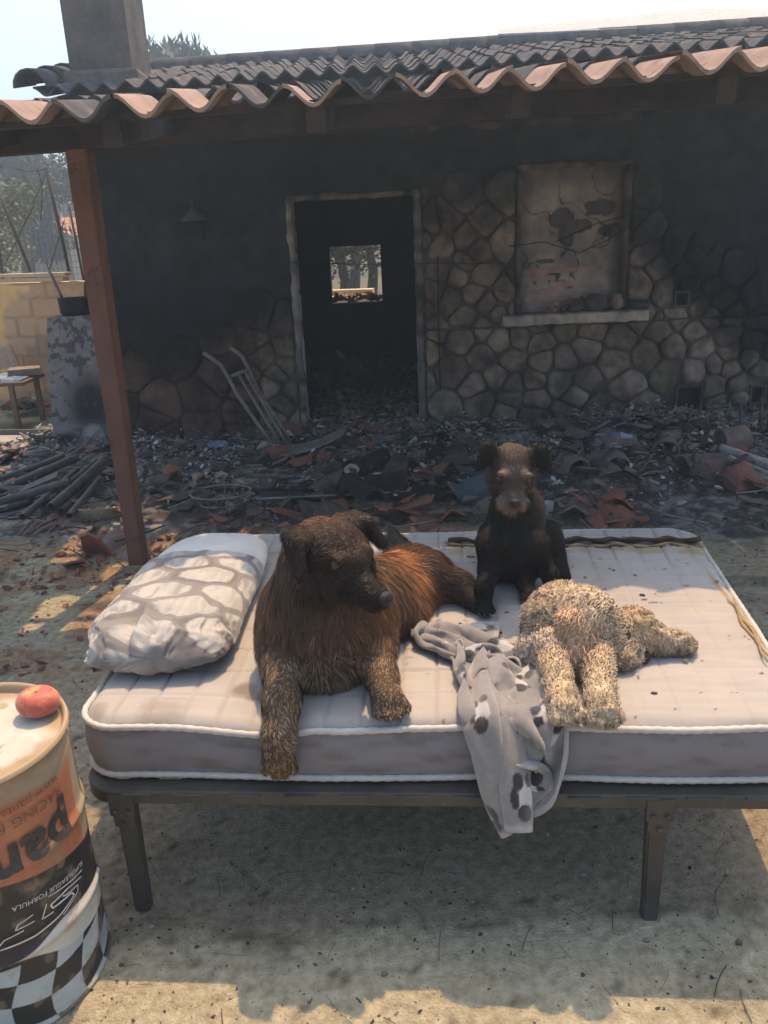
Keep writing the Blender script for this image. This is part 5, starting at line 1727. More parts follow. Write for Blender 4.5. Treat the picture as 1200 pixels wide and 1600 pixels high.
def fur(name, V, F_, N, C, Ln, Fl, count, width, mat, parent, seed=1, lift=.35, droop=.25, clump=.5, curl=0.0, var=.35, avoid=None, segs=3, noise_s=14, fleck=None, bundle=0):
    rg = np.random.RandomState(seed)
    tri = np.concatenate([F_[:, [0, 1, 2]], F_[:, [0, 2, 3]]])
    a, b, c = V[tri[:, 0]], V[tri[:, 1]], V[tri[:, 2]]
    ar = np.linalg.norm(np.cross(b - a, c - a), axis=1)
    ti = rg.choice(len(tri), count, p=ar / ar.sum())
    r1, r2 = rg.rand(count), rg.rand(count); m = r1 + r2 > 1; r1[m], r2[m] = 1 - r1[m], 1 - r2[m]
    w = np.stack([1 - r1 - r2, r1, r2], 1)
    T = tri[ti]
    def ip(X_): return (X_[T] * w[..., None]).sum(1) if X_.ndim == 2 else (X_[T] * w).sum(1)
    p, n, col_, ln, fl = ip(V), ip(N), ip(C), ip(Ln), ip(Fl)
    n /= np.linalg.norm(n, axis=1)[:, None]
    keep = ln > .0025
    if avoid is not None:
        for (cpt, rad) in avoid: keep &= np.linalg.norm(p - np.array(cpt), axis=1) > rad
    p, n, col_, ln, fl = p[keep], n[keep], col_[keep], ln[keep], fl[keep]
    count = len(p)
    def vec(sc_, sd): return np.stack([fbm(p, 2, sc_, sd + i) for i in range(3)], 1) - .5
    fl = fl + clump * 3.0 * vec(noise_s, 5 + seed) + clump * 1.6 * vec(noise_s * 3, 15 + seed) + rg.normal(0, .14, (count, 3))
    fl = fl - n * (fl * n).sum(1)[:, None]
    fl /= np.linalg.norm(fl, axis=1)[:, None] + 1e-9
    lf = (lift + .28 * np.clip(1 - ln / .03, 0, 1)) * (1 + .8 * (fbm(p, 2, noise_s * 1.5, 31 + seed) - .5)) + rg.normal(0, .07, count)
    d = fl + n * lf[:, None]; d /= np.linalg.norm(d, axis=1)[:, None]
    L = ln * rg.uniform(.6, 1.15, count) * (.75 + .5 * fbm(p, 2, noise_s, 41 + seed))
    side = np.cross(d, n); side /= np.linalg.norm(side, axis=1)[:, None] + 1e-9
    tw = rg.normal(0, .35, count)[:, None]
    side = side * np.cos(tw) + n * np.sin(tw)
    S = segs
    ts = np.linspace(0, 1, S + 1)
    rows = []
    ph = rg.rand(count) * 6.28; cr = curl * rg.uniform(.7, 1.3, count)
    nn = np.cross(d, side)
    for j, t in enumerate(ts):
        pos = p - n * np.minimum(.003, L * .08)[:, None] + d * (L * t)[:, None] + np.array([0, 0, -1]) * (droop * L * t * t)[:, None]
        pos -= n * (np.maximum(0, lf) * L * t * t * .22)[:, None]
        if curl:
            an = ph + t * 6.28 * 1.15
            pos += (side * (np.cos(an) - np.cos(ph))[:, None] + nn * (np.sin(an) - np.sin(ph))[:, None]) * cr[:, None] * min(1, t * 2.0)
        wd = width * (1 - t) ** .6 if t < 1 else 0
        if curl: wd = width * (1 - .55 * t)
        rows.append((pos - side * wd / 2, pos + side * wd / 2, pos))
    nv = 2 * S + 1 if not curl else 2 * (S + 1)
    VV = np.zeros((count, nv, 3))
    for j in range(S):
        VV[:, 2 * j] = rows[j][0]; VV[:, 2 * j + 1] = rows[j][1]
    if curl: VV[:, 2 * S] = rows[S][0]; VV[:, 2 * S + 1] = rows[S][1]
    else: VV[:, 2 * S] = rows[S][2]
    off = (np.arange(count) * nv)[:, None]
    q = [off + np.array([[2 * j, 2 * j + 1, 2 * j + 3, 2 * j + 2]]) for j in range(S if curl else S - 1)]
    faces = []
    for x in q: faces += x.tolist()
    if not curl: faces += (off + np.array([[2 * S - 2, 2 * S - 1, 2 * S]])).tolist()
    FA = np.array([f if len(f) == 4 else list(f) + [f[-1]] for f in faces])
    fv = VV.reshape(-1, 3); fn = np.cross(fv[FA[:, 2]] - fv[FA[:, 0]], fv[FA[:, 1]] - fv[FA[:, 0]])
    bad = (fn * n[FA[:, 0] // nv]).sum(1) > 0
    faces = [f[::-1] if b_ else f for f, b_ in zip(faces, bad)]
    cv = col_ * (1 + var * (rg.rand(count)[:, None] * 2 - 1)) * (.72 + .56 * fbm(p, 3, noise_s * 1.3, 51 + seed))[:, None]
    if fleck is not None:
        fm, fc, frac = fleck
        msk = (rg.rand(count) < frac * fm(p))
        cv[msk] = np.array(fc) * rg.uniform(.7, 1.2, (msk.sum(), 1))
    CC = np.repeat(np.clip(cv, 0, 1), nv, 0).reshape(count, nv, 3)
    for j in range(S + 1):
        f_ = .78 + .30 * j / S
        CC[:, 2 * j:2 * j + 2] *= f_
    o = mesh_obj(name, VV.reshape(-1, 3), faces, mat, parent, True, CC.reshape(-1, 3))
    nv_ = n * .8 + side * rg.normal(0, .30, (count, 1)) + d * rg.normal(.05, .22, (count, 1))
    nv_ /= np.linalg.norm(nv_, axis=1)[:, None]
    o.data.normals_split_custom_set_from_vertices(np.repeat(nv_, nv, 0).tolist())
    tag(o, kind='stuff')
    return o

M['fur'] = pm('fur', (1, 1, 1), (.85, .85, .85), 30, .55, .0, attr=True, spec=.22)
M['hide'] = pm('hide', (.62, .62, .62), (.5, .5, .5), 30, .8, .25, 120, attr=True, spec=.1)
M['wool'] = pm('curly_wool', (1, 1, 1), (.9, .9, .9), 30, .8, .0, attr=True, spec=.12, sheen=.3)
def eye_mat():
    m = bpy.data.materials.new('wet_eye'); m.use_nodes = True
    b = m.node_tree.nodes['Principled BSDF']; b.inputs['Base Color'].default_value = (.012, .006, .004, 1); b.inputs['Roughness'].default_value = .08
    b.inputs['Specular IOR Level'].default_value = .5
    return m
M['eye'] = eye_mat()
M['nose'] = pm('wet_nose', (.018, .016, .017), (.022, .02, .02), 60, .42, .35, 220, spec=.3)
M['claw'] = pm('claw', (.05, .045, .04), (.10, .09, .08), 40, .45)
M['amber'] = pm('brown_iris', (.034, .016, .008), (.050, .024, .012), 90, .22, spec=.4)

def surf(sk, c, d, k, r0=.0, r1=.25):
    """where the ray from c along d leaves the skin"""
    c = np.array(c); d = np.array(d) / np.linalg.norm(d)
    t = np.linspace(r0, r1, 400)
    f = sk.field(c + t[:, None] * d, k)
    i = np.where(f < 0)[0]
    return c + d * (t[i[-1]] if len(i) else r1)
def px_r(px, py, Y):
    """metres per photo pixel at that spot"""
    p = A(px, py, Y)
    return (p.y * math.cos(PITCH) + (EYE - p.z) * math.sin(PITCH)) / F_PX

def eyeball(parent, c, r_, look, lid=None):
    mb = MB(); mb.lathe([(r_ * math.sin(math.pi * i / 10), r_ * math.cos(math.pi * i / 10)) for i in range(11)], c, 16)
    e = mb.build('eye', M['eye'], parent, True)
    look = Vector(look).normalized()
    mb = MB(); Mq = look.to_track_quat('Z', 'Y').to_matrix()
    mb.lathe([(r_ * .74, r_ * .69), (r_ * .60, r_ * .82), (r_ * .38, r_ * .945)], c, 16, M=Mq)
    mb.build('iris', M['amber'], e, True)
    mb = MB(); mb.lathe([(r_ * .40, r_ * .925), (r_ * .25, r_ * .985), (0, r_ * 1.01)], c, 14, M=Mq)
    mb.build('pupil', M['eye'], e, True)
    return e

def paw(sk, c, fwd, w, colr, ln=.008, L=None, toes=4, up=(0, 0, 1)):
    """pad with separate toes; fwd = pointing direction (unit), w = paw width"""
    f = Vector(fwd).normalized(); u = Vector(up).normalized(); s_ = f.cross(u).normalized(); u = s_.cross(f).normalized()
    c = Vector(c)
    sk.cone(c - f * w * .45 + u * w * .12, c + f * w * .12 + u * w * .02, w * .40, w * .42, colr, ln, tuple(f), .012)
    for i in range(toes):
        o_ = (i - (toes - 1) / 2) / ((toes - 1) / 2)
        ext = w * (.62 if abs(o_) < .6 else .42)
        a = c + s_ * (o_ * w * .34) + f * w * .10
        b = c + s_ * (o_ * w * .46) + f * ext
        sk.cone(a, b + u * (-.05 * w), w * .21, w * .165, colr, ln, tuple(f), .006)
    return f, s_, u
def claws(parent, c, fwd, w, up=(0, 0, 1), toes=4):
    f = Vector(fwd).normalized(); u = Vector(up).normalized(); s_ = f.cross(u).normalized(); u = s_.cross(f).normalized(); c = Vector(c)
    for i in range(toes):
        o_ = (i - (toes - 1) / 2) / ((toes - 1) / 2)
        ext = w * (.62 if abs(o_) < .6 else .42)
        b = c + s_ * (o_ * w * .46) + f * (ext + w * .13) - u * (.02 * w)
        mb = MB(); mb.tube([b, b + f * w * .10 - u * w * .03, b + f * w * .17 - u * w * .10], [w * .055, w * .04, w * .01], 6)
        mb.build('claw', M['claw'], parent, True)

def ear_flap(name, parent, pts, wid, th, mat, colr, fl_len=0.02, seed=3, droop_tip=None):
    """folded ear: pts = midline root->tip, wid = half widths, side = across direction given per point"""
    pass

# ------------------------------------------------------------------ 1. THE BIG BROWN DOG, lying
BR1 = (.145, .085, .050); BR2 = (.085, .054, .036); ORG = (.46, .20, .078); BLK = (.017, .013, .012); BRD = (.135, .090, .052); MAH = (.15, .055, .033)
MB_ = (.36, .27, .17)
zt = BZ + .0
sk = Skin()
J = lambda px, py, Y: np.array(A(px, py, Y))
chest = J(508, 985, 2.06); belly = J(585, 950, 2.34); loin = J(640, 915, 2.55); rump = J(662, 908, 2.66)
chest[2] = max(chest[2], zt + .155)
sk.cone(chest, belly, .150, .150, BR1, .052, (.1, -.5, -.9))
sk.cone(belly, loin, .145, .130, ORG, .065, (.75, .1, -.5))
sk.cone(loin, rump, .125, .110, MAH, .060, (.8, .1, -.5))
sk.ell(J(505, 1025, 2.0) , (.135, .10, .13), BR2, .040, (0, -.25, -1))
sk.ell(J(452, 985, 2.06), (.090, .12, .155), BR1, .034, (-.25, -.3, -1))          # near left shoulder
sk.ell(J(570, 985, 2.05), (.085, .11, .130), ORG * 1 if False else (.17, .080, .036), .036, (.25, -.3, -1))
sk.cone(J(505, 965, 2.02), J(508, 885, 2.02), .130, .112, BR2, .045, (0, -.15, -1))     # neck ruff
sk.cone(J(475, 925, 2.05), J(490, 870, 2.05), .085, .075, BR1, .045, (-.35, -.1, -1))
sk.cone(J(545, 950, 2.02), J(535, 890, 2.0), .090, .070, (.15, .07, .033), .045, (.2, -.1, -1))
# hind quarters: thigh lying flat, shank and long foot to the right
sk.ell(J(655, 912, 2.52), (.120, .11, .095), (.15, .06, .032), .045, (.8, -.2, -.4))
th0 = J(672, 925, 2.46); kn = J(716, 938, 2.44); th0[2] = max(th0[2], zt + .07); kn[2] = zt + .045
sk.cone(th0, kn, .078, .045, (.055, .032, .022), .035, (1, -.1, -.3))
ft = Vector(G(744, 943, zt + .022)); sk.cone(kn, ft, .042, .026, (.045, .032, .024), .022, (1, 0, -.1))
# front left leg: down over the mattress edge
el = J(447, 1075, 1.93); el[2] = zt + .060
wr = J(443, 1122, 1.80); wr[2] = max(wr[2], zt + .040)
kn2 = J(436, 1150, 1.735); pw = J(434, 1186, 1.728)
sk.cone(J(450, 1020, 2.0), el, .080, .054, BR2, .028, (0, -.4, -1))
sk.cone(el, wr, .052, .042, BRD, .016, (-.1, -1, -.2))
sk.cone(wr, kn2, .042, .035, BRD, .016, (0, -.5, -1))
sk.cone(kn2, pw, .035, .035, BRD, .013, (0, 0, -1))
pf1 = Vector((.02, .02, -1)); paw(sk, pw, pf1, .078, BRD, .010, up=(0, -1, .0))
# front right leg, paw on the mattress
el2 = J(588, 1050, 1.97); el2[2] = max(el2[2], zt + .07)
wr2 = J(597, 1075, 1.90); wr2[2] = zt + .040
p2 = Vector(G(606, 1094, zt + .030))
sk.cone(J(578, 1010, 2.02), el2, .070, .045, (.14, .07, .034), .028, (0, -.4, -1))
sk.cone(el2, wr2, .043, .035, (.17, .095, .045), .015, (0, -.8, -.5))
sk.cone(wr2, p2, .040, .038, BRD, .014, (.1, -1, -.2))
pf2 = Vector((.25, -.95, -.16)); paw(sk, p2, pf2, .082, BRD, .010)
# head
hd = J(520, 874, 1.98)
fx = Vector((.64, -.74, -.09)).normalized()                 # the way the muzzle points
hx = np.array(fx); upv = np.array((0, 0, 1.0)); sd_ = np.array(fx.cross(Vector((0, 0, 1))).normalized()); upv = np.cross(sd_, hx)
HM = np.stack([hx, sd_, upv], 1)                              # local x fwd, y to its right... 
def HL(x, y, z): return hd + HM @ (np.array([x, y, z]) * 1.12)
sk.rs = 1.12
HK = .016
sk.ell(HL(-.005, 0, .010), (.098, .088, .078), (.024, .017, .014), .020, tuple(-hx * .8 + upv * .2), HM, HK)
sk.ell(HL(-.040, 0, .040), (.062, .062, .048), (.19, .095, .045), .030, tuple(-hx), HM, HK)
sk.ell(HL(.010, .052, -.032), (.062, .040, .055), BLK, .030, tuple(-hx * .5 - upv * .8), HM, HK)
sk.ell(HL(.010, -.052, -.032), (.062, .040, .055), BLK, .030, tuple(-hx * .5 - upv * .8), HM, HK)
sk.ell(HL(.060, 0, .024), (.046, .040, .030), (.045, .030, .022), .010, tuple(-hx), HM, HK)
sk.cone(HL(.062, 0, -.020), HL(.162, 0, -.034), .044, .027, BLK, .010, tuple(-hx), .016)
sk.cone(HL(.080, 0, -.046), HL(.150, 0, -.056), .030, .018, (.03, .023, .019), .010, tuple(-hx), .010)
for sg in (-1, 1):
    sk.ell(HL(.140, sg * .017, -.042), (.030, .014, .018), BLK, .009, tuple(-hx - upv * .4), HM, .008)
    sk.ell(HL(.070, sg * .034, .040), (.022, .020, .012), (.075, .045, .026), .012, tuple(-hx + sd_ * sg), HM, .010)
# ears: flaps that rise from the skull corner and fold outwards/down
for sg in (-1, 1):
    r0 = HL(-.030, sg * .058, .066); mid = HL(-.016, sg * .096, .068)
    tip = HL(.034, sg * .122, .016)
    for f in (-1.5, -.75, 0, .75, 1.5):
        o_ = hx * .016 * f
        sk.cone(np.array(r0) + o_, np.array(mid) + o_ * 1.1, .017, .015, (.040, .027, .019), .014, tuple(np.array(mid) - np.array(r0)), .012)
        sk.cone(np.array(mid) + o_ * 1.1, np.array(tip) + o_ * .35, .014, .009, (.024, .017, .013), .015, tuple(np.array(tip) - np.array(mid)), .010)
# bushy tail behind
sk.rs = 1.0
sk.cone(J(650, 880, 2.75), J(615, 838, 2.80), .035, .022, (.13, .105, .075), .05, (-.35, 0, 1))
big = empty('brown_dog', (chest[0], chest[1], zt), 'large shaggy brown dog lying with one foreleg over the mattress edge, looking right', 'dog')
V, F_, N, C, Ln, Fl = sk.mesh(.0105, .035)
o = mesh_obj('body', V, F_, M['hide'], big, True, C)
def eye_at(sk, cen, hx, sd_, upv, sg, y, z, k, sink):
    p0 = np.array(cen) + sd_ * sg * y + upv * z
    dd = hx * .965 + sd_ * sg * .26
    return surf(sk, p0, dd, k) - dd / np.linalg.norm(dd) * sink
eL = eye_at(sk, hd, hx, sd_, upv, 1, .034, .030, .035, .0050); eR = eye_at(sk, hd, hx, sd_, upv, -1, .036, .030, .035, .0050)
nose_c = surf(sk, HL(.06, 0, -.026), hx, .035) - hx * .004
avoid = [(eL, .022), (eR, .022), (nose_c, .021)]
back = lambda p: sstep(.02, .10, p[:, 0] - .02) * 1.0
legs_m = lambda p: sstep(zt + .20, zt + .05, p[:, 2] + .05 * (fbm(p, 2, 12, 7) - .5)) * (p[:, 1] < 2.02)
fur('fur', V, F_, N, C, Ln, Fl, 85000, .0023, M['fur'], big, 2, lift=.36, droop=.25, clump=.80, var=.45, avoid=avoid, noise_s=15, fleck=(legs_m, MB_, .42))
for e_ in (eL, eR): eyeball(big, tuple(e_), .0138, hx * .8 + .25 * (np.array(e_) - hd) / .05 + np.array([0.1, -.35, 0.1]))
# nose leather with nostrils
def dog_nose(parent, c, HM_, s_):
    V = []; Fc = []
    nu, nv = 20, 12
    for i in range(nv + 1):
        ph = math.pi * i / nv
        for k_ in range(nu):
            th = 2 * math.pi * k_ / nu
            x = math.cos(ph) * .70; r_ = math.sin(ph)
            y = r_ * math.cos(th); z = r_ * math.sin(th) * .78
            z *= 1 + .2 * (z > 0)
            for sg in (-1, 1):     # nostril dimples
                d = math.hypot(y - sg * .45, z + .10)
                if x > 0: x -= .38 * math.exp(-(d / .20) ** 2)
            V.append(tuple(np.array(c) + HM_ @ (np.array([x, y, z]) * s_)))
    for i in range(nv):
        for k_ in range(nu):
            Fc.append((i * nu + k_, (i + 1) * nu + k_, (i + 1) * nu + (k_ + 1) % nu, i * nu + (k_ + 1) % nu))
    return mesh_obj('nose', V, Fc, M['nose'], parent, True)
dog_nose(big, nose_c, HM, .021)
claws(big, pw, pf1, .078, up=(0, -1, 0)); claws(big, p2, pf2, .082)

# ------------------------------------------------------------------ 2. THE BLACK TERRIER, sitting
K1 = (.011, .009, .0085); K2 = (.020, .015, .013); TAN = (.20, .135, .085); GRZ = (.26, .21, .16)
sk = Skin()
Yb = 2.44
fl_ = Vector(G(757, 946, zt + .022)); fr_ = Vector(G(861, 922, zt + .022))
ch = J(800, 848, Yb + .10)
wth = J(802, 800, Yb + .10)
pel = J(808, 892, Yb + .30); pel[2] = zt + .105
sk.cone(wth, ch, .074, .100, K1, .026, (0, -.2, -1))
sk.cone(ch, J(802, 880, Yb + .20), .100, .092, K1, .022, (0, 0, -1))
sk.cone(ch, pel, .095, .098, K2, .020, (0, .4, -1))
sk.cone(wth, J(798, 760, Yb + .06), .066, .056, K2, .026, (0, -.1, -1))
sk.ell(J(826, 800, Yb + .12), (.050, .07, .085), (.075, .052, .036), .026, (.3, 0, -1))
# forelegs
for (sx_, sy_, ex, ey, wx, wy, fp, nm) in ((766, 850, 765, 888, 759, 922, fl_, 0), (836, 850, 845, 882, 855, 906, fr_, 1)):
    s_ = J(sx_, sy_, Yb + .03); e_ = J(ex, ey, Yb + .02 + .05 * nm); w_2 = Vector((fp.x, fp.y + .015, zt + .07))
    sk.cone(s_, e_, .048, .034, K2, .014, (0, 0, -1))
    sk.cone(e_, w_2, .034, .025, K1, .014, (0, 0, -1), .02)
    sk.cone(w_2, fp, .025, .023, K1, .010, (0, -.3, -1), .02)
    paw(sk, fp + Vector((0, -.012, -.002)), (0.05, -1, -.1), .050, K2, .006)
# thighs and hind feet either side
for (px, py, dx) in ((766, 905, -1), (858, 892, 1)):
    tq = J(px, py, Yb + .26); tq[2] = zt + .078
    sk.ell(tq, (.046, .100, .076), K2, .018, (dx * .3, -.3, -1))
    sk.cone(tq + np.array([dx * .01, -.06, -.04]), tq + np.array([dx * .02, -.15, -.070]), .034, .022, K1, .012, (0, -1, -.1))
hf = Vector(G(826, 928, zt + .022))
sk.cone(J(822, 893, Yb + .18), (hf.x + .0, hf.y + .07, zt + .030), .040, .024, K1, .012, (0, -1, -.3), .02)
sk.cone((hf.x, hf.y + .07, zt + .03), hf, .024, .024, (.07, .045, .035), .012, (0, -1, 0), .015)
paw(sk, hf, (.05, -1, -.05), .050, (.11, .065, .05), .010)
# tail
sk.cone(J(862, 880, Yb + .40), J(886, 846, Yb + .46), .022, .010, K1, .035, (1, 0, .2))
# head
hd2 = J(798, 733, Yb + .0)
fx = Vector((-.02, -.90, -.42)).normalized(); hx = np.array(fx); sd_ = np.array(fx.cross(Vector((0.10, 0, 1))).normalized()); upv = np.cross(sd_, hx)
HM2 = np.stack([hx, sd_, upv], 1)
def HL2(x, y, z): return hd2 + HM2 @ np.array([x, y, z])
sk.ell(HL2(0, 0, 0), (.078, .068, .066), (.045, .034, .028), .020, tuple(-hx * .5 + upv * .4), HM2, .014)
sk.ell(HL2(-.01, 0, .045), (.05, .050, .030), (.14, .105, .078), .030, tuple(upv * .8 - hx * .3), HM2, .012)
for sg in (-1, 1):
    sk.ell(HL2(.02, sg * .045, -.02), (.042, .028, .045), (.05, .038, .03), .026, tuple(sd_ * sg * .5 - upv), HM2, .012)
    sk.ell(HL2(.064, sg * .030, .034), (.013, .018, .008), (.27, .21, .15), .017, tuple(sd_ * sg * .7 + upv * .1 + hx * .3), HM2, .012)
sk.cone(HL2(.055, 0, -.012), HL2(.118, 0, -.026), .033, .022, (.06, .048, .040), .016, tuple(-hx * .3 - upv * .7), .012)
for sg in (-1, 1):
    sk.ell(HL2(.100, sg * .022, -.036), (.028, .019, .018), GRZ, .034, tuple(sd_ * sg * .7 - upv * .7 + hx * .2), HM2, .012)
sk.ell(HL2(.092, 0, -.062), (.028, .022, .014), (.34, .21, .16), .036, tuple(-upv + hx * .3), HM2, .012)
# ears folded over and out
for sg in (-1, 1):
    r0 = HL2(-.015, sg * .045, .045); m0 = HL2(-.01, sg * .082, .070); t0 = HL2(.035, sg * .112, .030)
    sk.cone(r0, m0, .018, .020, K1, .010, tuple(np.array(m0) - np.array(r0)), .014)
    sk.cone(m0, t0, .020, .009, K1, .010, tuple(np.array(t0) - np.array(m0)), .012)
    sk.cone(HL2(-.012, sg * .060, .045), HL2(.02, sg * .090, .030), .013, .010, K1, .008, (sg, 0, -1), .014)
ter = empty('black_terrier', (ch[0], ch[1], zt), 'wiry black dog with grizzled eyebrows and beard sitting upright on the mattress', 'dog')
V, F_, N, C, Ln, Fl = sk.mesh(.0075, .026)
mesh_obj('body', V, F_, M['hide'], ter, True, C)
eL = eye_at(sk, hd2, hx, sd_, upv, 1, .027, .008, .026, .0035); eR = eye_at(sk, hd2, hx, sd_, upv, -1, .027, .008, .026, .0035); nc = surf(sk, HL2(.04, 0, -.016), hx, .026) - hx * .001
av = [(eL, .0155), (eR, .0155), (nc, .015), (HL2(.125, 0, -.05), .006)]
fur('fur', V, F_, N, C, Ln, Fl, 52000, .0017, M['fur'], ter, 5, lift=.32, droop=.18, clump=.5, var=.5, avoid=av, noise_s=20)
for e_ in (eL, eR): eyeball(ter, tuple(e_), .0112, hx * .5 + .15 * (np.array(e_) - hd2) / .05 + np.array([0, -.8, .35]))
dog_nose(ter, nc, HM2, .0155)
mb = MB(); mb.tube([tuple(HL2(.118, y, -.047 - 8 * y * y)) for y in (-.018, -.009, 0, .009, .018)], .0028, 6, c=(.24, .07, .06)); mb.build('mouth', M['attr'], ter, True)
claws(ter, fl_ + Vector((0, -.012, -.002)), (0.05, -1, -.1), .050); claws(ter, fr_ + Vector((0, -.012, -.002)), (0.05, -1, -.1), .050)

# ------------------------------------------------------------------ 3. THE CREAM CURLY DOG, curled with its head turned away
W1 = (.50, .385, .25); W2 = (.42, .32, .205); W3 = (.54, .43, .29); EAR = (.55, .35, .21); GRY = (.48, .42, .34)
sk = Skin()
bc = J(872, 1018, 2.08); bc[2] = zt + .082
ru = J(878, 985, 2.19); ru[2] = zt + .068
sk.cone(bc, ru, .094, .072, W2, .024, (-.3, 0, -1))
sk.ell(J(855, 1040, 2.02), (.095, .085, .105), GRY, .022, (0, -.1, -1))
sk.ell(J(908, 1040, 2.02), (.070, .070, .090), W2, .022, (.2, -.1, -1))
sk.cone(J(882, 1000, 2.08), J(905, 988, 2.08), .080, .064, W1, .024, (-.3, -.3, -.6))
# hind leg running right
h0 = J(930, 1000, 2.25); h0[2] = zt + .07
h1 = Vector(G(990, 985, zt + .055)); h2 = Vector(G(1020, 1000, zt + .035)); h3 = Vector(G(1062, 1006, zt + .028))
sk.cone(J(890, 1000, 2.25), h1, .085, .052, W1, .020, (1, 0, -.3))
sk.cone(h1, h2, .050, .034, (.46, .31, .17), .020, (1, 0, -.2))
sk.cone(h2, h3, .030, .028, GRY, .014, (1, 0, 0))
paw(sk, h3, (1, .03, -.05), .056, W1, .010)
# the other paw tucked forward
h4 = Vector(G(950, 1005, zt + .045)); h5 = Vector(G(968, 1024, zt + .032))
sk.cone(h4, h5, .040, .032, W2, .016, (.4, -1, -.2)); paw(sk, h5, (.35, -.9, -.1), .058, W2, .010)
# forelegs toward the camera
fA0 = J(860, 1068, 1.97); fA1 = Vector(G(880, 1106, zt + .030))
sk.cone(J(860, 1045, 2.0), (fA0[0], fA0[1], max(fA0[2], zt + .06)), .055, .045, GRY, .018, (0, -.6, -1))
sk.cone((fA0[0], fA0[1], max(fA0[2], zt + .06)), fA1, .037, .029, W1, .014, (.1, -1, -.4)); paw(sk, fA1, (.30, -.95, -.12), .062, W3, .010)
fB0 = J(928, 1068, 1.98); fB1 = Vector(G(942, 1110, zt + .030))
sk.cone(J(915, 1040, 2.01), (fB0[0], fB0[1], max(fB0[2], zt + .06)), .052, .042, W2, .018, (0, -.6, -1))
sk.cone((fB0[0], fB0[1], max(fB0[2], zt + .06)), fB1, .036, .030, W1, .014, (0, -1, -.4)); paw(sk, fB1, (.05, -1, -.12), .064, W3, .010)
# head: we see the back of its skull and the hanging ear; muzzle to the right
hd3 = J(930, 978, 2.03)
fx = Vector((.93, -.05, -.42)).normalized(); hx = np.array(fx); sd_ = np.array(fx.cross(Vector((0, 0, 1))).normalized()); upv = np.cross(sd_, hx)
HM3 = np.stack([hx, sd_, upv], 1)
def HL3(x, y, z): return hd3 + HM3 @ np.array([x, y, z])
sk.ell(HL3(0, 0, 0), (.080, .070, .066), W1, .026, tuple(-hx * .3 - sd_ * 0 + upv * .1), HM3)
sk.ell(HL3(-.05, .01, .03), (.070, .075, .060), W3, .026, tuple(-hx * .5 - upv * .5), HM3)
sk.cone(HL3(.05, .01, -.015), HL3(.118, .028, -.030), .050, .034, W1, .015, tuple(-hx * .2 - upv), .015)
ea = J(898, 968, 1.965); eb = J(903, 1018, 1.930); ec = J(905, 1052, 1.925)
for q_ in (-1, 0, 1):
    w_2 = np.array([.020 * q_, 0, 0])
    sk.cone(ea + w_2 * .6, eb + w_2, .024, .026, EAR, .034, (0.05, 0, -1), .010); sk.cone(eb + w_2, ec + w_2 * .8, .026, .016, EAR, .038, (.05, 0, -1), .010)
cur = empty('cream_curly_dog', (bc[0], bc[1], zt), 'cream curly haired dog lying by the blanket with its head turned away', 'dog')
V, F_, N, C, Ln, Fl = sk.mesh(.0085, .028)
def refine(V, F_, *attrs):
    E_ = np.concatenate([F_[:, [0, 1]], F_[:, [1, 2]], F_[:, [2, 3]], F_[:, [3, 0]]]); E_.sort(1)
    key = E_[:, 0].astype(np.int64) * (len(V) + 1) + E_[:, 1]
    uq, inv = np.unique(key, return_inverse=True); inv = inv.reshape(4, -1).T
    ea_, eb_ = uq // (len(V) + 1), uq % (len(V) + 1)
    nV, nE = len(V), len(uq)
    out = []
    for X_ in (V,) + attrs:
        out.append(np.concatenate([X_, (X_[ea_] + X_[eb_]) / 2, X_[F_].mean(1)]))
    fc = nV + nE + np.arange(len(F_)); q = []
    for i in range(4):
        q.append(np.stack([F_[:, i], nV + inv[:, i], fc, nV + inv[:, (i + 3) % 4]], 1))
    return (out[0], np.concatenate(q)) + tuple(out[1:])
V, F_, N, C, Ln, Fl = refine(V, F_, N, C, Ln, Fl)
wp = V + .018 * np.stack([fbm(V, 2, 26, 410 + i) - .5 for i in range(3)], 1)
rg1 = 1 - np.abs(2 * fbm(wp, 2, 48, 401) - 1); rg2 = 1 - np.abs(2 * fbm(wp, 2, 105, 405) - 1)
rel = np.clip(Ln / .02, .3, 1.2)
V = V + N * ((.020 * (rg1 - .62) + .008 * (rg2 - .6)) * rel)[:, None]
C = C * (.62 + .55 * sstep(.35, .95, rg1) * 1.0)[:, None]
mesh_obj('body', V, F_, M['wool'], cur, True, C)
eR3 = HL3(.066, -.030, .030); nc3 = HL3(.150, .036, -.022)
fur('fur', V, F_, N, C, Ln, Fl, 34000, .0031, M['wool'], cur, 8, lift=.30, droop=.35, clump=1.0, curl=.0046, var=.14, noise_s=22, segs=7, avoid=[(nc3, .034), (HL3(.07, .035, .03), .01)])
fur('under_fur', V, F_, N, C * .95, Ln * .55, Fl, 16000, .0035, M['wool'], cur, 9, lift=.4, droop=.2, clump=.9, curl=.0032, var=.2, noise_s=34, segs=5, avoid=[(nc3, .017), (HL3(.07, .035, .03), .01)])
e3 = HL3(.060, .030, .022); e3 = surf(sk, e3, sd_ * .8 + hx * .5 + upv * .3, .028) + (sd_ * .8 + hx * .5) * .006
eyeball(cur, tuple(e3), .0125, sd_ + hx * .5 + upv * .2)
dog_nose(cur, nc3, HM3, .022)
claws(cur, fA1, (.30, -.95, -.12), .062); claws(cur, fB1, (.05, -1, -.12), .064)
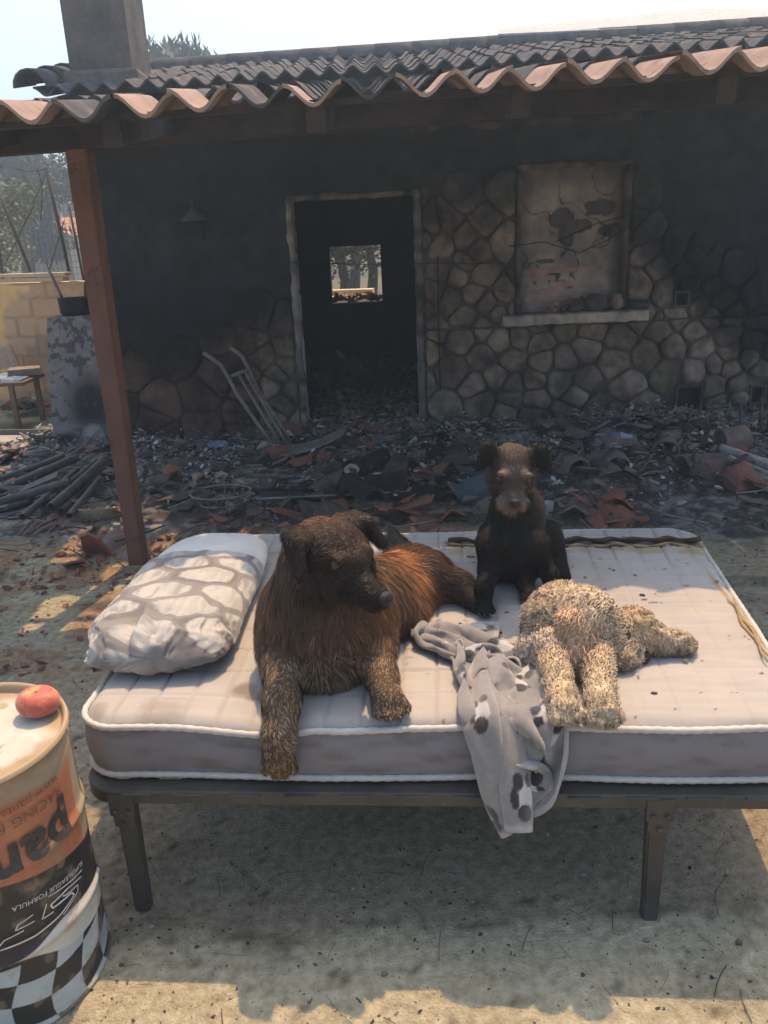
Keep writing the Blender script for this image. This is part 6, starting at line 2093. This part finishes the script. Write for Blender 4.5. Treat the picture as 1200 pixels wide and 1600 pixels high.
# ================================================================== THE BLANKET (cloth relaxed over the mattress edge)
from mathutils.kdtree import KDTree
def relax_blanket():
    NU, NV = 62, 63
    SP = .0125
    rg = np.random.RandomState(12)
    Lx, Ly = (NU - 1) * SP, (NV - 1) * SP
    # centre line from the heap between the dogs, over the edge and down
    ctl = [(G(640, 1003, BZ), .20, .10), (G(705, 990, BZ), .30, .11), (G(765, 1015, BZ), .32, .10), (G(790, 1065, BZ), .30, .08),
           (G(785, 1115, BZ), .34, .05)]
    P0 = [Vector((c_[0].x, c_[0].y, BZ + .05)) for c_ in ctl]
    edge = Vector((P0[-1].x - .01, 0, 0))
    fu, _ = buv(edge.x, 1.65)
    P0.append(BP(fu, -.035, BZ - .01)); P0.append(BP(fu + .005, -.045, BZ - .12)); P0.append(BP(fu + .045, -.065, BZ - .20))
    wd = [.20, .25, .24, .22, .26] + [.33, .30, .26]
    am = [c_[2] for c_ in ctl] + [.02, .03, .04]
    seg = [0]
    for a, b in zip(P0[:-1], P0[1:]): seg.append(seg[-1] + (b - a).length)
    tot = seg[-1]
    JE = 47
    tt = np.interp(np.arange(NV), [0, JE, NV - 1], [0, seg[4] + .02, tot])
    C_ = np.stack([np.interp(tt, seg, [p[i] for p in P0]) for i in range(3)], 1)
    W_ = np.interp(tt, seg, wd); A_ = np.interp(tt, seg, am)
    T_ = np.gradient(C_, axis=0); T_ /= np.linalg.norm(T_, axis=1)[:, None]
    X = np.zeros((NU, NV, 3))
    s = np.linspace(-.5, .5, NU)
    SD_ = np.cross(T_, np.array((0, 0, 1.0))); bad = T_[:, 2] < -.5; SD_[bad] = np.array(BD)
    SD_ /= np.linalg.norm(SD_, axis=1)[:, None]; SD_[SD_[:, 0] < 0] *= -1
    for j in range(NV):
        T = T_[j]
        outn = np.array((0, 0, 1.0)) if T[2] > -.5 else np.array([-math.sin(YAW), -math.cos(YAW), 0])
        side = np.cross(T, outn); side /= np.linalg.norm(side)
        side = side if side[0] > 0 else -side
        ph = 5.0 * s * 2 * math.pi * 1.0 + .9 * math.sin(j * .07) + 1.5 * s * math.sin(j * .05)
        z = A_[j] * (.5 + .5 * np.sin(ph)) * (.6 + .5 * np.sin(s * 9 + j * .09))
        X[:, j] = C_[j] + side * (s * W_[j])[:, None] + outn * z[:, None] * .6 + side * (np.cos(ph * 1.0) * .012)[:, None]
    fl0 = X.reshape(-1, 3)
    ii_, jj_ = np.meshgrid(np.arange(NU), np.arange(NV), indexing='ij')
    Q0 = np.stack([ii_.ravel() * .20, jj_.ravel() * .17, ii_.ravel() * 0], 1)
    hp = sstep(JE + 2, JE - 12, jj_.ravel())
    fl0[:, 2] += hp * .20 * fbm(Q0, 2, 1.0, 71)
    fl0[:, 0] += hp * .10 * (fbm(Q0, 2, 1.0, 73) - .5)
    fl0[:, 1] += hp * .12 * (fbm(Q0, 2, 1.0, 75) - .5)
    X = fl0.reshape(X.shape)
    X += rg.normal(0, .002, X.shape)
    X[..., 2] += .01
    Vl = np.zeros_like(X)
    pairs = []
    def grp(di, dj, k):
        I, J_ = np.meshgrid(np.arange(NU), np.arange(NV), indexing='ij')
        ok = (I + di < NU) & (J_ + dj < NV) & (J_ + dj >= 0)
        I, J_ = I[ok], J_[ok]
        a = I * NV + J_; b = (I + di) * NV + J_ + dj
        rest = SP * math.hypot(di, dj)
        key = (I // max(di, 1)) % 2 if di else (J_ // max(dj, 1)) % 2
        for q in (0, 1):
            m = key == q; pairs.append((a[m], b[m], rest, k))
    grp(1, 0, .9); grp(0, 1, .9); grp(1, 1, .45); grp(1, -1, .45); grp(2, 0, .35); grp(0, 2, .35); grp(4, 0, .16); grp(0, 4, .16)
    Xf = X.reshape(-1, 3); prev = Xf.copy(); N_ = len(Xf)
    ids = np.arange(N_); II, JJ = ids // NV, ids % NV
    sph = [(np.array(G(858, 1000, BZ)) + np.array([0.01, .10, .10]), .125), (np.array(J(447, 1075, 1.93)), .05), (np.array(el2), .055), (np.array(kn) , .05), (np.array(ft), .035),
           (np.array(fA1), .036), (np.array(fB1), .04), (np.array((fA0[0], fA0[1], zt + .05)), .045), (np.array(G(560, 950, BZ)) + np.array([0, .12, .1]), .15)]
    dt = 1 / 45.0
    wt = np.ones(N_)
    jit = fbm(np.stack([II * .35, JJ * .35, II * 0], 1), 2, 1.0, 91) + .25 * rg.rand(N_)
    cR = (II >= NU - 5) & (JJ >= NV - 4)
    gq = G(903, 1128, BZ); tgt = np.array((gq.x, gq.y + .012, BZ + .014))
    cL = (II <= 5) & (JJ >= NV - 6)
    tgL = np.array(A(838, 1212, 1.69))
    offL = np.stack([II[cL] * .006, (NV - 1 - JJ[cL]) * -.003, (NV - 1 - JJ[cL]) * .007], 1)
    offR = np.stack([(II[cR] - (NU - 1)) * .007, (NV - 1 - JJ[cR]) * .004, (II[cR] % 3) * .003], 1)
    bo = np.array(BO); bd = np.array(BD); bn = np.array(BN)
    for step in range(135):
        Vl = (Xf - prev) * .965
        prev = Xf.copy()
        Xf = Xf + Vl + np.array([0, 0, -9.8]) * dt * dt * .5
        rampR = min(1.0, step / 55.0)
        for it in range(7):
            if step < 90: Xf[cR] += (tgt + offR - Xf[cR]) * (.05 + .4 * rampR * rampR)
            else: Xf[cR] += (tgt + offR - Xf[cR]) * .5
            Xf[cL] += (tgL + offL - Xf[cL]) * (.04 + .3 * rampR * rampR)
            for a, b, rest, k in pairs:
                d = Xf[b] - Xf[a]; L = np.linalg.norm(d, axis=1) + 1e-9
                kk = k
                if rest > SP * 1.8:
                    corr = np.minimum(0, L - rest) / L * .5 * kk
                else: corr = (L - rest) / L * .5 * kk
                ws = 2.0 / (wt[a] + wt[b]); c = d * (corr * ws)[:, None]
                Xf[a] += c * wt[a][:, None]; Xf[b] -= c * wt[b][:, None]
        # keep the gathered part bunched around its centre line
        cj = C_[JJ]; sd2 = SD_[JJ]; lo_ = ((Xf - cj) * sd2).sum(1); hw = W_[JJ] * .5
        ov = np.clip(np.abs(lo_) - hw, 0, None) * np.sign(lo_) * (JJ < JE + 6) * .35
        Xf -= sd2 * ov[:, None]
        if step % 4 == 2:
            kd = KDTree(N_)
            for i in range(N_): kd.insert(Xf[i], i)
            kd.balance()
            mv = np.zeros_like(Xf); ct = np.zeros(N_)
            R_ = .016
            for i in range(0, N_, 1):
                p = Xf[i]
                for (co, j, dd) in kd.find_range(p, R_):
                    if j <= i: continue
                    if abs(II[i] - II[j]) + abs(JJ[i] - JJ[j]) <= 3 or dd < 1e-6: continue
                    v = (p - Xf[j]) / dd * (R_ - dd) * .5
                    mv[i] += v; mv[j] -= v; ct[i] += 1; ct[j] += 1
            m = ct > 0
            Xf[m] += mv[m] / np.maximum(1, ct[m] * .6)[:, None]
        # mattress box with rounded rim
        q = Xf - bo; u_ = q @ bd; v_ = q @ bn; z_ = Xf[:, 2]
        mg = .006 + .008 * jit + .014 * np.exp(-((v_ - .0) / .03) ** 2)
        rad = .022
        cu = np.clip(u_, rad, BL - rad); cv = np.clip(v_, rad, BW - rad); cz_ = np.clip(z_, -9, BZ - rad)
        du, dv, dz = u_ - cu, v_ - cv, z_ - cz_
        L = np.sqrt(du * du + dv * dv + dz * dz)
        ins = (L < rad + mg) & (z_ > BZ - BT - .03)
        # points wholly inside: lift to the nearer of top or front
        deep = ins & (L < 1e-6)
        topd = BZ - z_; frd = v_
        up = deep & (topd <= frd + .05); fr = deep & ~up
        Xf[up, 2] = BZ + mg[up]
        Xf[fr] -= bn * (v_[fr] + mg[fr])[:, None]
        m = ins & ~deep
        pen = (rad + mg[m] - L[m]) / L[m]
        Xf[m] += (du[m] * pen)[:, None] * bd + (dv[m] * pen)[:, None] * bn + np.stack([0 * pen, 0 * pen, dz[m] * pen], 1)
        # frame rail
        q = Xf - bo; v_ = q @ bn; z_ = Xf[:, 2]
        fm = (z_ < BZ - BT + .02) & (v_ > -.070) & (z_ > FZ - .07)
        Xf[fm] -= bn * (v_[fm] + .070)[:, None] * .9
        for (c, r_) in sph:
            d = Xf - c; L = np.linalg.norm(d, axis=1); m = L < r_ + .006
            Xf[m] += d[m] / (L[m] + 1e-9)[:, None] * (r_ + .006 - L[m])[:, None]
        # friction
        con = ins | fm
        fr_k = .85
        prev[con] += (Xf[con] - prev[con]) * fr_k * np.array([1, 1, .6])
        pin = (JJ < 50)
        prev[pin & con] = Xf[pin & con]
        wt = np.where(ins & (JJ < 52), .02 if step > 30 else .3, 1.0); wt[(JJ < 46) & ~ins] = .15 if step > 30 else .5
    return Xf.reshape(NU, NV, 3)

XB = relax_blanket()
NU, NV = XB.shape[:2]
# smooth resample to a finer sheet
def upsample(X, f):
    def up1(A_, ax):
        A_ = np.moveaxis(A_, ax, 0); n = len(A_)
        t = np.linspace(0, n - 1, (n - 1) * f + 1); i = np.clip(t.astype(int), 0, n - 2); u = (t - i)[:, None, None]
        g = lambda k_: A_[np.clip(i + k_, 0, n - 1)]
        p0, p1, p2, p3 = g(-1), g(0), g(1), g(2)
        # uniform B-spline keeps it soft
        r_ = ((1 - u) ** 3 * p0 + (3 * u ** 3 - 6 * u ** 2 + 4) * p1 + (-3 * u ** 3 + 3 * u ** 2 + 3 * u + 1) * p2 + u ** 3 * p3) / 6
        return np.moveaxis(r_, 0, ax)
    return up1(up1(X, 0), 1)
XU = upsample(XB, 3)
nu, nv = XU.shape[:2]
su, sv = np.meshgrid(np.linspace(0, (NU - 1) * .0125, nu), np.linspace(0, (NV - 1) * .0125, nv), indexing='ij')
P2 = np.stack([su.ravel(), sv.ravel(), su.ravel() * 0], 1)
c = mixc((.28, .26, .235), (.21, .197, .18), fbm(P2, 4, 20, 501))
# printed black and white figures, each a rounded body, head patch and limbs
rgp = np.random.RandomState(6)
def el(cx_, cy_, rx, ry, an=0):
    dx, dy = P2[:, 0] - cx_, P2[:, 1] - cy_
    a, b = dx * math.cos(an) + dy * math.sin(an), -dx * math.sin(an) + dy * math.cos(an)
    return sstep(1.06, .94, np.hypot(a / rx, b / ry) + .12 * (fbm(P2, 2, 60, 503) - .5))
for i in range(5):
    for j in range(6):
        cx_ = .06 + i * .165 + (j % 2) * .08 + rgp.uniform(-.02, .02); cy_ = .05 + j * .16 + rgp.uniform(-.02, .02)
        an = rgp.uniform(0, 6.28)
        ca, sa = math.cos(an), math.sin(an)
        c = mixc(c, (.52, .51, .48), el(cx_, cy_, .030, .024, an))
        for (dx, dy, rx, ry) in ((.030, .014, .016, .014), (.030, -.014, .013, .010), (-.030, .004, .018, .020), (.0, .026, .022, .010)):
            c = mixc(c, (.022, .022, .024), el(cx_ + dx * ca - dy * sa, cy_ + dx * sa + dy * ca, rx, ry, an))
hem = np.minimum(np.minimum(P2[:, 0], su.max() - P2[:, 0]), np.minimum(P2[:, 1], sv.max() - P2[:, 1]))
c = mixc(c, (.46, .43, .40), sstep(.022, .012, hem) * .6)
M['fleece'] = pm('grey_fleece', (1.1, 1.08, 1.05), (.85, .85, .86), 60, .95, .5, 420, attr=True, sheen=.6, spec=.05)
blk = mesh_obj('blanket', XU.reshape(-1, 3), grid_faces(nu, nv), M['fleece'], None, True, c)
so = blk.modifiers.new('thickness', 'SOLIDIFY'); so.thickness = .006; so.offset = 0
tag(blk, 'crumpled grey fleece blanket with black and white print hanging over the mattress edge', 'blanket')
# ================================================================== BEYOND: walls, fence, hills, trees
hills_x = np.linspace(-130, 130, 120); hills_y = np.linspace(24, 135, 60)
hx_, hy_ = np.meshgrid(hills_x, hills_y, indexing='ij')
Ph = np.stack([hx_.ravel(), hy_.ravel(), hx_.ravel() * 0], 1)
hz = sstep(26, 120, Ph[:, 1]) * (6 + 9 * fbm(Ph, 4, .016, 601)) + .8 * fbm(Ph, 3, .12, 603) * sstep(24, 34, Ph[:, 1])
hz -= .4
hz -= 3.5 * sstep(-20, 30, Ph[:, 0]) * sstep(24, 90, Ph[:, 1])
ch_ = mixc((.27, .18, .10), (.12, .125, .07), sstep(.40, .62, fbm(Ph, 5, .12, 605)))
ch_ = mixc(ch_, (.07, .06, .055), sstep(.52, .62, fbm(Ph, 4, .05, 607)) * .7)
Ph[:, 2] = hz
tag(mesh_obj('hills', Ph, grid_faces(120, 60), M['ground'], None, True, ch_), kind='structure')

def leafmat(name, a, b):
    m = pm(name, a, b, 3, .7, 0, attr=False, spec=.15); return m
M['olive'] = leafmat('olive_leaves', (.20, .21, .13), (.13, .14, .09))
M['pine'] = leafmat('scorched_leaves', (.075, .08, .062), (.045, .05, .042))
M['bark'] = pm('bark', (.09, .075, .06), (.045, .04, .035), 10, .9, .6, 40)
def tree(name, x, y, z0, h, spread, mat, label, n_leaf, droop=0.0, leaf=.06, seed=1, crown_lo=.35, limbs=9, gap=.5, group=None):
    rt = random.Random(seed); rg = np.random.RandomState(seed)
    t = empty(name, (x, y, z0), label, 'tree', group)
    mb = MB()
    top = Vector((x + rt.uniform(-.1, .1) * h * .3, y, z0 + h * .8))
    tr = [Vector((x, y, z0 - .3)), Vector((x + .03 * h, y, z0 + h * .25)), Vector((x - .01 * h, y + .02 * h, z0 + h * .5)), top]
    r0 = h * .028
    mb.tube(tr, [r0 * 1.3, r0, r0 * .7, r0 * .2], 8)
    ends = []
    for i in range(limbs):
        f = rt.uniform(.35, .95); k_ = min(2, int(f * 3)); s_ = tr[k_].lerp(tr[k_ + 1], f * 3 - k_)
        a = rt.uniform(0, 6.28); L = spread * rt.uniform(.6, 1.05) * (1.1 - .5 * f)
        e_ = s_ + Vector((math.cos(a) * L, math.sin(a) * L, L * rt.uniform(.35, .9)))
        m_ = s_.lerp(e_, .5) + Vector((0, 0, -.08 * L))
        mb.tube([s_, m_, e_], [r0 * .45, r0 * .3, r0 * .08], 6); ends += [(m_, .6), (e_, 1), (s_.lerp(e_, .75), .8)]
        for q in range(3):
            e2 = m_.lerp(e_, rt.random()) + Vector((rt.uniform(-1, 1), rt.uniform(-1, 1), rt.uniform(-.1, .9))) * L * .4
            mb.tube([m_.lerp(e_, .3 + .2 * q), e2], [r0 * .2, r0 * .04], 5); ends.append((e2, .9))
    mb.build('trunk', M['bark'], t, True)
    E_ = np.array([tuple(e_[0]) for e_ in ends]); 
    ci = rg.randint(0, len(E_), n_leaf)
    rad = spread * gap * .55
    off = rg.normal(0, 1, (n_leaf, 3)); off /= np.linalg.norm(off, axis=1)[:, None]
    c_ = E_[ci] + off * (rad * rg.rand(n_leaf)[:, None] ** .5) * np.array([1, 1, .75])
    if droop: c_[:, 2] -= droop * rg.rand(n_leaf) * h * .25
    c_ = c_[c_[:, 2] > z0 + h * crown_lo * .6]; n_ = len(c_)
    d = rg.normal(0, 1, (n_, 3)); d[:, 2] = d[:, 2] * .6 - droop * 4
    d /= np.linalg.norm(d, axis=1)[:, None]
    s_ = np.cross(d, rg.normal(0, 1, (n_, 3))); s_ /= np.linalg.norm(s_, axis=1)[:, None]
    L = leaf * rg.uniform(.6, 1.4, n_)[:, None] * (1 + droop * 1.5); w = L * (.28 if not droop else .12)
    V = np.stack([c_, c_ + d * L * .5 + s_ * w, c_ + d * L, c_ + d * L * .5 - s_ * w], 1).reshape(-1, 3)
    o_ = np.arange(n_) * 4
    cr = mesh_obj('crown', V, [(i, i + 1, i + 2, i + 3) for i in o_], mat, t, False)
    tag(cr, kind='stuff')
    return t
p = A(18, 330, 17); tree('olive_tree', p.x - .75, 17, 0, 4.1, 1.35, M['olive'], 'pale green olive tree behind the yard fence at the far left', 16000, leaf=.10, seed=3, crown_lo=.1, limbs=14, gap=.8)
p = A(272, 70, 24); tree('drooping_tree', p.x, 24, 0, 7.9, 1.5, M['pine'], 'tall scorched tree showing over the roof right of the chimney', 11000, droop=.5, leaf=.22, seed=5, crown_lo=.5, limbs=12, gap=.8)
p = A(6, 150, 30); tree('drooping_tree', p.x - .3, 30, 0, 7.6, 1.3, M['pine'], 'distant scorched tree at the left edge beside the roof end', 7000, droop=.4, leaf=.24, seed=9, crown_lo=.3, limbs=10, gap=.8)
for i, (px, Y, h, s_, lab) in enumerate(((98, 48, 5.2, 1.9, 'burnt dark tree just left of the porch post'), (130, 30, 5.6, 1.7, 'dark tree half hidden by the porch post'))):
    p = A(px, 300, Y); tree('burnt_tree', p.x, Y, .4 * i, h, s_, M['pine'], lab, 6000, leaf=.13, seed=20 + i, crown_lo=.2, limbs=10)
for i, (px, Y, h, lab) in enumerate(((530, 16, 3.3, 'grey green bush seen at the left of the rear window opening'), (575, 18, 3.6, 'loose leafy bush seen at the right of the rear window opening'), (550, 24, 4.6, 'dark taller tree filling the rear window opening'))):
    p = A(px, 420, Y); tree('bush', p.x, Y, 0, h, 1.6, M['olive'] if i == 1 else M['pine'], lab, 8000, leaf=.09, seed=30 + i, crown_lo=.0, limbs=14, gap=.9)
# pale low wall beyond the rear window
q0, q1 = A(505, 455, 13.2), A(570, 462, 13.6)
mb = MB(); mb.box(((q0.x + q1.x) / 2 - .4, 13.4, q0.z / 2), (q1.x - q0.x + 1.1, .25, q0.z), Matrix.Rotation(-.12, 3, 'Z'), c=(.62, .50, .34)); 
for i in range(10):
    mb.box((q1.x + .15 + .09 * i, 13.3 + .05 * (i % 3), .45 + .10 * (i % 4)), (.14, .18, .12), Matrix.Rotation(i * .7, 3, 'Z') @ Matrix.Rotation(i * .3, 3, 'X'), c=(.55, .42, .30) if i % 2 else (.5, .3, .22))
tag(mb.build('low_wall', M['attr'], None), 'low cream wall with fallen blocks seen through the rear window', 'wall')
# rubble inside the room below the rear window
def zin(x, y): return .05 + .03 * np.sin(x * 9) + .10 * sstep(8.5, 10.6, y)
chips('room_rubble', 1300, (-1.9, 2.0, 8.2, 10.7), (.02, .12), [(.02, .02, .02), (.03, .03, .035), (.05, .05, .055), (.15, .15, .15)], .03, 14, 'charred wreckage covering the floor inside the house', 'rubble', zf=zin)
rz_ = bw1.z
chips('window_rubble', 160, (bw0.x, bw1.x, BYW + .02, BYW + .22), (.02, .07), [(.4, .3, .2), (.25, .2, .15), (.5, .42, .32)], .01, 15, 'crumbled masonry along the rear window edge', 'rubble', zf=lambda x, y: rz_ + .01 + .04 * np.abs(np.sin(x * 11)), flat=.7)

# ---- yellow yard wall at left
M['yellow'] = pm('yellow_render', (1, 1, 1), (.85, .83, .8), 4, .9, .4, 30, attr=True)
wl0, wl1 = A(-60, 432, 9.4), A(133, 436, 8.9)
wl1.x = -2.95
nu, nv = 120, 60
V = []; S_ = []; T_ = []
for i in range(nu):
    for j in range(nv):
        s_, t = i / (nu - 1), j / (nv - 1)
        x = -7.0 + (wl1.x + 7.0) * s_; y = 9.9 + (8.75 - 9.9) * s_
        zt_ = wl1.z + .0 + (0.02 * math.sin(x * 9))
        V.append((x, y, zt_ * t - .02)); S_.append(s_); T_.append(t)
V = np.array(V); S_ = np.array(S_); T_ = np.array(T_)
n1_ = fbm(V, 5, 1.8, 701); n2b = fbm(V, 4, 8, 703)
c = mixc((.78, .56, .25), (.70, .47, .20), n1_)
raw = sstep(.0, .05, V[:, 0] + 3.75 + .35 * (1 - T_) + 1.1 * (n1_ - .5))
blockc = mixc((.60, .42, .25), (.50, .34, .21), n2b)
jn = np.maximum(np.exp(-((V[:, 2] / .20 + .5) % 1 - .5) ** 2 / .003), np.exp(-(((V[:, 0] / .4 + .5 * (np.floor(V[:, 2] / .2) % 2)) % 1 - .5)) ** 2 / .001))
blockc = blockc * (1 - .35 * jn[:, None])
c = mixc(c, blockc, raw)
c = mixc(c, (.30, .20, .12), sstep(.58, .66, fbm(V * np.array([1, 1, .3]), 4, 5, 707)) * .5)
yw = empty('yard_wall', ((wl1.x - 7) / 2, 9.3, 0), 'low yellow rendered wall at the left with its render worn down to the blocks', 'wall')
mesh_obj('render', V, grid_faces(nu, nv), M['yellow'], yw, True, c)
mb = MB(); an = math.atan2(8.75 - 9.9, wl1.x + 7)
mb.box(((wl1.x - 7) / 2 + .03, 9.325 + .112, (wl1.z) / 2 - .01), (math.hypot(wl1.x + 7, 1.15), .20, wl1.z - .015), Matrix.Rotation(an, 3, 'Z'), c=(.5, .38, .22))
mb.build('core', M['yellow'], yw)
# two pale boards on top of it
M['board'] = pm('pale_board', (.55, .43, .26), (.42, .32, .19), 8, .7, .2, 60)
for i, (a, b) in enumerate((((-30, 430), (107, 430)), ((-30, 437), (104, 438)))):
    p, q = A(*a, 9.2), A(*b, 8.8); d = q - p
    mb = MB(); mb.box((p + q) / 2, (d.length, .10, .035), Matrix.Rotation(math.atan2(d.y, d.x), 3, 'Z'), c=(1, 1, 1), bev=.004)
    o = mb.build('wooden_board', M['board'], None); tag(o, ('upper' if i == 0 else 'lower') + ' pale wooden board lying along the top of the yellow wall', 'board')
mb = MB(); 
p = [A(109, 438, 8.7), A(131, 440, 8.7), A(131, 470, 8.7), A(124, 482, 8.7), A(112, 470, 8.7)]
mb.add([tuple(q) for q in p] + [(q.x, q.y + .03, q.z) for q in p], [(4, 3, 2, 1, 0), (5, 6, 7, 8, 9)] + [(i, (i + 1) % 5, 5 + (i + 1) % 5, 5 + i) for i in range(5)], c=(.66, .48, .25))
tag(mb.build('broken_panel', M['attr'], None), 'broken yellowish panel standing beside the porch post above the pot', 'panel')
# wire fence with leaning posts
fn = empty('wire_fence', (A(60, 420, 10.5).x, 10.5, 0), 'wire mesh fence with leaning thin posts behind the yellow wall', 'fence')
def post(a, b, r_): 
    mb = MB(); mb.tube([a, b], r_, 7, c=(.10, .09, .08)); mb.build('fence_post', M['attr'], fn, True)
post(A(108, 425, 10), A(72, 262, 10), .020); post(A(48, 425, 10.2), A(-2, 300, 10.2), .018); post(A(5, 440, 10.1), A(-3, 375, 10.1), .02)
post(A(131, 440, 9.9), A(108, 322, 9.9), .014); post(A(10, 408, 10.4), A(55, 315, 10.4), .010); post(A(78, 420, 10.4), A(100, 345, 10.4), .008)
mb = MB()
for i in range(26):
    x = A(-20, 350, 10.15).x + i * .055
    mb.tube([(x, 10.15, .9), (x + .02, 10.15, 2.3)], .0022, 3, c=(.16, .15, .14), cap=False)
for i in range(20):
    z = .95 + i * .07; mb.tube([(A(-20, 350, 10.15).x, 10.15, z), (A(-20, 350, 10.15).x + 1.45, 10.15, z + .01)], .0022, 3, c=(.16, .15, .14), cap=False)
mb.build('wire_mesh', M['attr'], fn)
mb = MB()
for (a, b, c_) in (((58, 262), (66, 290), (64, 345)), ((72, 270), (60, 300), (50, 318)), ((20, 262), (45, 268), (72, 264))):
    mb.tube([A(*a, 10.3), A(*b, 10.3), A(*c_, 10.3)], .007, 5, c=(.10, .09, .08), cap=False)
mb.build('creeper', M['attr'], fn, True)
# orange roofed building far off
q = A(66, 358, 34)
fb = empty('distant_house', (q.x, 34, 0), 'far low building with an orange tiled roof on the slope at left', 'house')
mb = MB(); z0_ = A(60, 372, 34).z; z1_ = A(60, 342, 36).z
a0, a1 = A(38, 372, 34).x, A(98, 372, 34).x
mb.add([(a0, 34, z0_), (a1 + .5, 34, z0_), (a1 + .5, 37, z1_), (a0 + .5, 37, z1_)], [(0, 1, 2, 3)], c=(.46, .22, .12))
for i in range(22):
    x = a0 + .1 + i * (a1 - a0 + .3) / 22; mb.tube([(x, 33.95, z0_ + .02), (x + .3, 37, z1_ + .02)], .05, 5, c=(.50, .25, .14), cap=False)
mb.build('roof', M['attr'], fb)
mb = MB(); mb.box(((a0 + a1) / 2 + .2, 35.4, z0_ / 2 - .05), (a1 - a0, 2.6, z0_), c=(.40, .33, .24)); mb.build('wall', M['attr'], fb)
# table with a blue cloth, seat panel, junk below
tb = empty('table', (A(20, 600, 8.2).x, 8.2, 0), 'small brown table at the left edge before the yellow wall', 'table')
tq = A(0, 600, 8.2)
mb = MB(); tzt = A(20, 592, 8.2).z
xr = A(50, 592, 8.2).x
mb.box((xr - .55, 8.25, tzt - .02), (1.1, .55, .035), c=(.16, .10, .07), bev=.005); mb.build('tabletop', M['attr'], tb)
for (x, y) in ((xr - .14, 8.02), (xr - .07, 8.46), (xr - 1.0, 8.02), (xr - 1.0, 8.46)):
    mb = MB(); mb.box((x, y, (tzt - .04) / 2), (.045, .045, tzt - .04), c=(.20, .14, .09)); mb.build('leg', M['attr'], tb)
nu, nv = 60, 30
V = []
for i in range(nu):
    for j in range(nv):
        s_, t = i / (nu - 1), j / (nv - 1)
        x = xr - .9 + .86 * s_; y = 8.0 + .34 * t
        V.append((x, y, tzt + .01 + .05 * fbm(np.array([[x, y, 0]]), 3, 9, 5)[0] * math.sin(math.pi * s_) ** .4 - .05 * (t < .05)))
V = np.array(V); c = mixc((.10, .17, .26), (.28, .36, .42), sstep(.5, .6, fbm(V, 3, 18, 7)))
tag(mesh_obj('blue_cloth', V, grid_faces(nu, nv), M['attr'], None, True, c), 'rumpled blue cloth lying on the brown table at the left edge', 'cloth')
mb = MB(); q = A(28, 548, 8.45); mb.box((xr - .12, 8.35, tzt + .05), (.30, .22, .07), Matrix.Rotation(.3, 3, 'Z'), c=(.25, .20, .14), bev=.01)
tag(mb.build('scorched_box', M['attr'], None), 'flat brown box lying on the right end of the table', 'box')
p = [A(-20, 545, 8.7), A(-20, 580, 8.7), A(30, 572, 8.7), A(14, 539, 8.7)]
mb = MB(); mb.add([tuple(q) for q in p] + [(q.x, q.y + .04, q.z) for q in p], [(0, 1, 2, 3), (7, 6, 5, 4)] + [(i, 4 + i, 4 + (i + 1) % 4, (i + 1) % 4) for i in range(4)], c=(.52, .42, .30))
tag(mb.build('seat_panel', M['attr'], None), 'tan chair back leaning on the yellow wall behind the table', 'panel')
rj = random.Random(12)
mb = MB()
for i in range(46):
    q = G(rj.uniform(-10, 75), rj.uniform(622, 650))
    mb.box((q.x, q.y, .05 + rj.random() * .10), (rj.uniform(.05, .3), rj.uniform(.04, .14), rj.uniform(.02, .06)), Matrix.Rotation(rj.uniform(0, 6), 3, 'Z') @ Matrix.Rotation(rj.uniform(-.6, .6), 3, 'X'), c=rj.choice([(.05, .05, .05), (.3, .28, .25), (.5, .5, .48), (.22, .15, .1), (.12, .1, .09), (.35, .1, .07)]))
tag(mb.build('junk', M['attr'], None), 'heap of burnt junk under and beside the table at left', 'junk', None, 'stuff')

# ================================================================== SMOKY AIR
hz_m = bpy.data.materials.new('smoky_air'); hz_m.use_nodes = True
nn_, ll_ = hz_m.node_tree.nodes, hz_m.node_tree.links
for n_ in list(nn_):
    if n_.type == 'BSDF_PRINCIPLED': nn_.remove(n_)
pv = nn_.new('ShaderNodeVolumePrincipled')
pv.inputs['Density'].default_value = .0100
pv.inputs['Color'].default_value = (.60, .82, 1.0, 1)
pv.inputs['Anisotropy'].default_value = .35
ll_.new(pv.outputs[0], [n_ for n_ in nn_ if n_.type == 'OUTPUT_MATERIAL'][0].inputs['Volume'])
mb = MB(); mb.box((0, 0, 8.9), (300, 300, 21.8), c=(1, 1, 1))
hz_o = mb.build('haze', hz_m, None); tag(hz_o, kind='stuff')

# ------------------------------------------------------------------ labels: tell look-alikes apart by their order from the left
ORD = ['leftmost', 'second', 'third', 'fourth', 'fifth', 'sixth', 'seventh', 'eighth', 'ninth', 'tenth', 'eleventh', 'twelfth', 'thirteenth', 'fourteenth', 'fifteenth', 'sixteenth', 'seventeenth', 'eighteenth']
same = {}
for o in scene.objects:
    if o.parent is None and 'label' in o.keys() and 'category' in o.keys(): same.setdefault(o['label'], []).append(o)
def across(o):
    p = Vector(o.location)
    if o.type == 'MESH' and p.length < 1e-6: p = Vector(o.data.vertices[0].co)
    return p.x / (p.y * math.cos(PITCH) + (EYE - p.z) * math.sin(PITCH))
for lab, os_ in same.items():
    if len(os_) < 2: continue
    os_.sort(key=across)
    for i, o in enumerate(os_):
        w = 'rightmost' if i == len(os_) - 1 else ORD[min(i, 17)]
        o['label'] = w + ' ' + lab
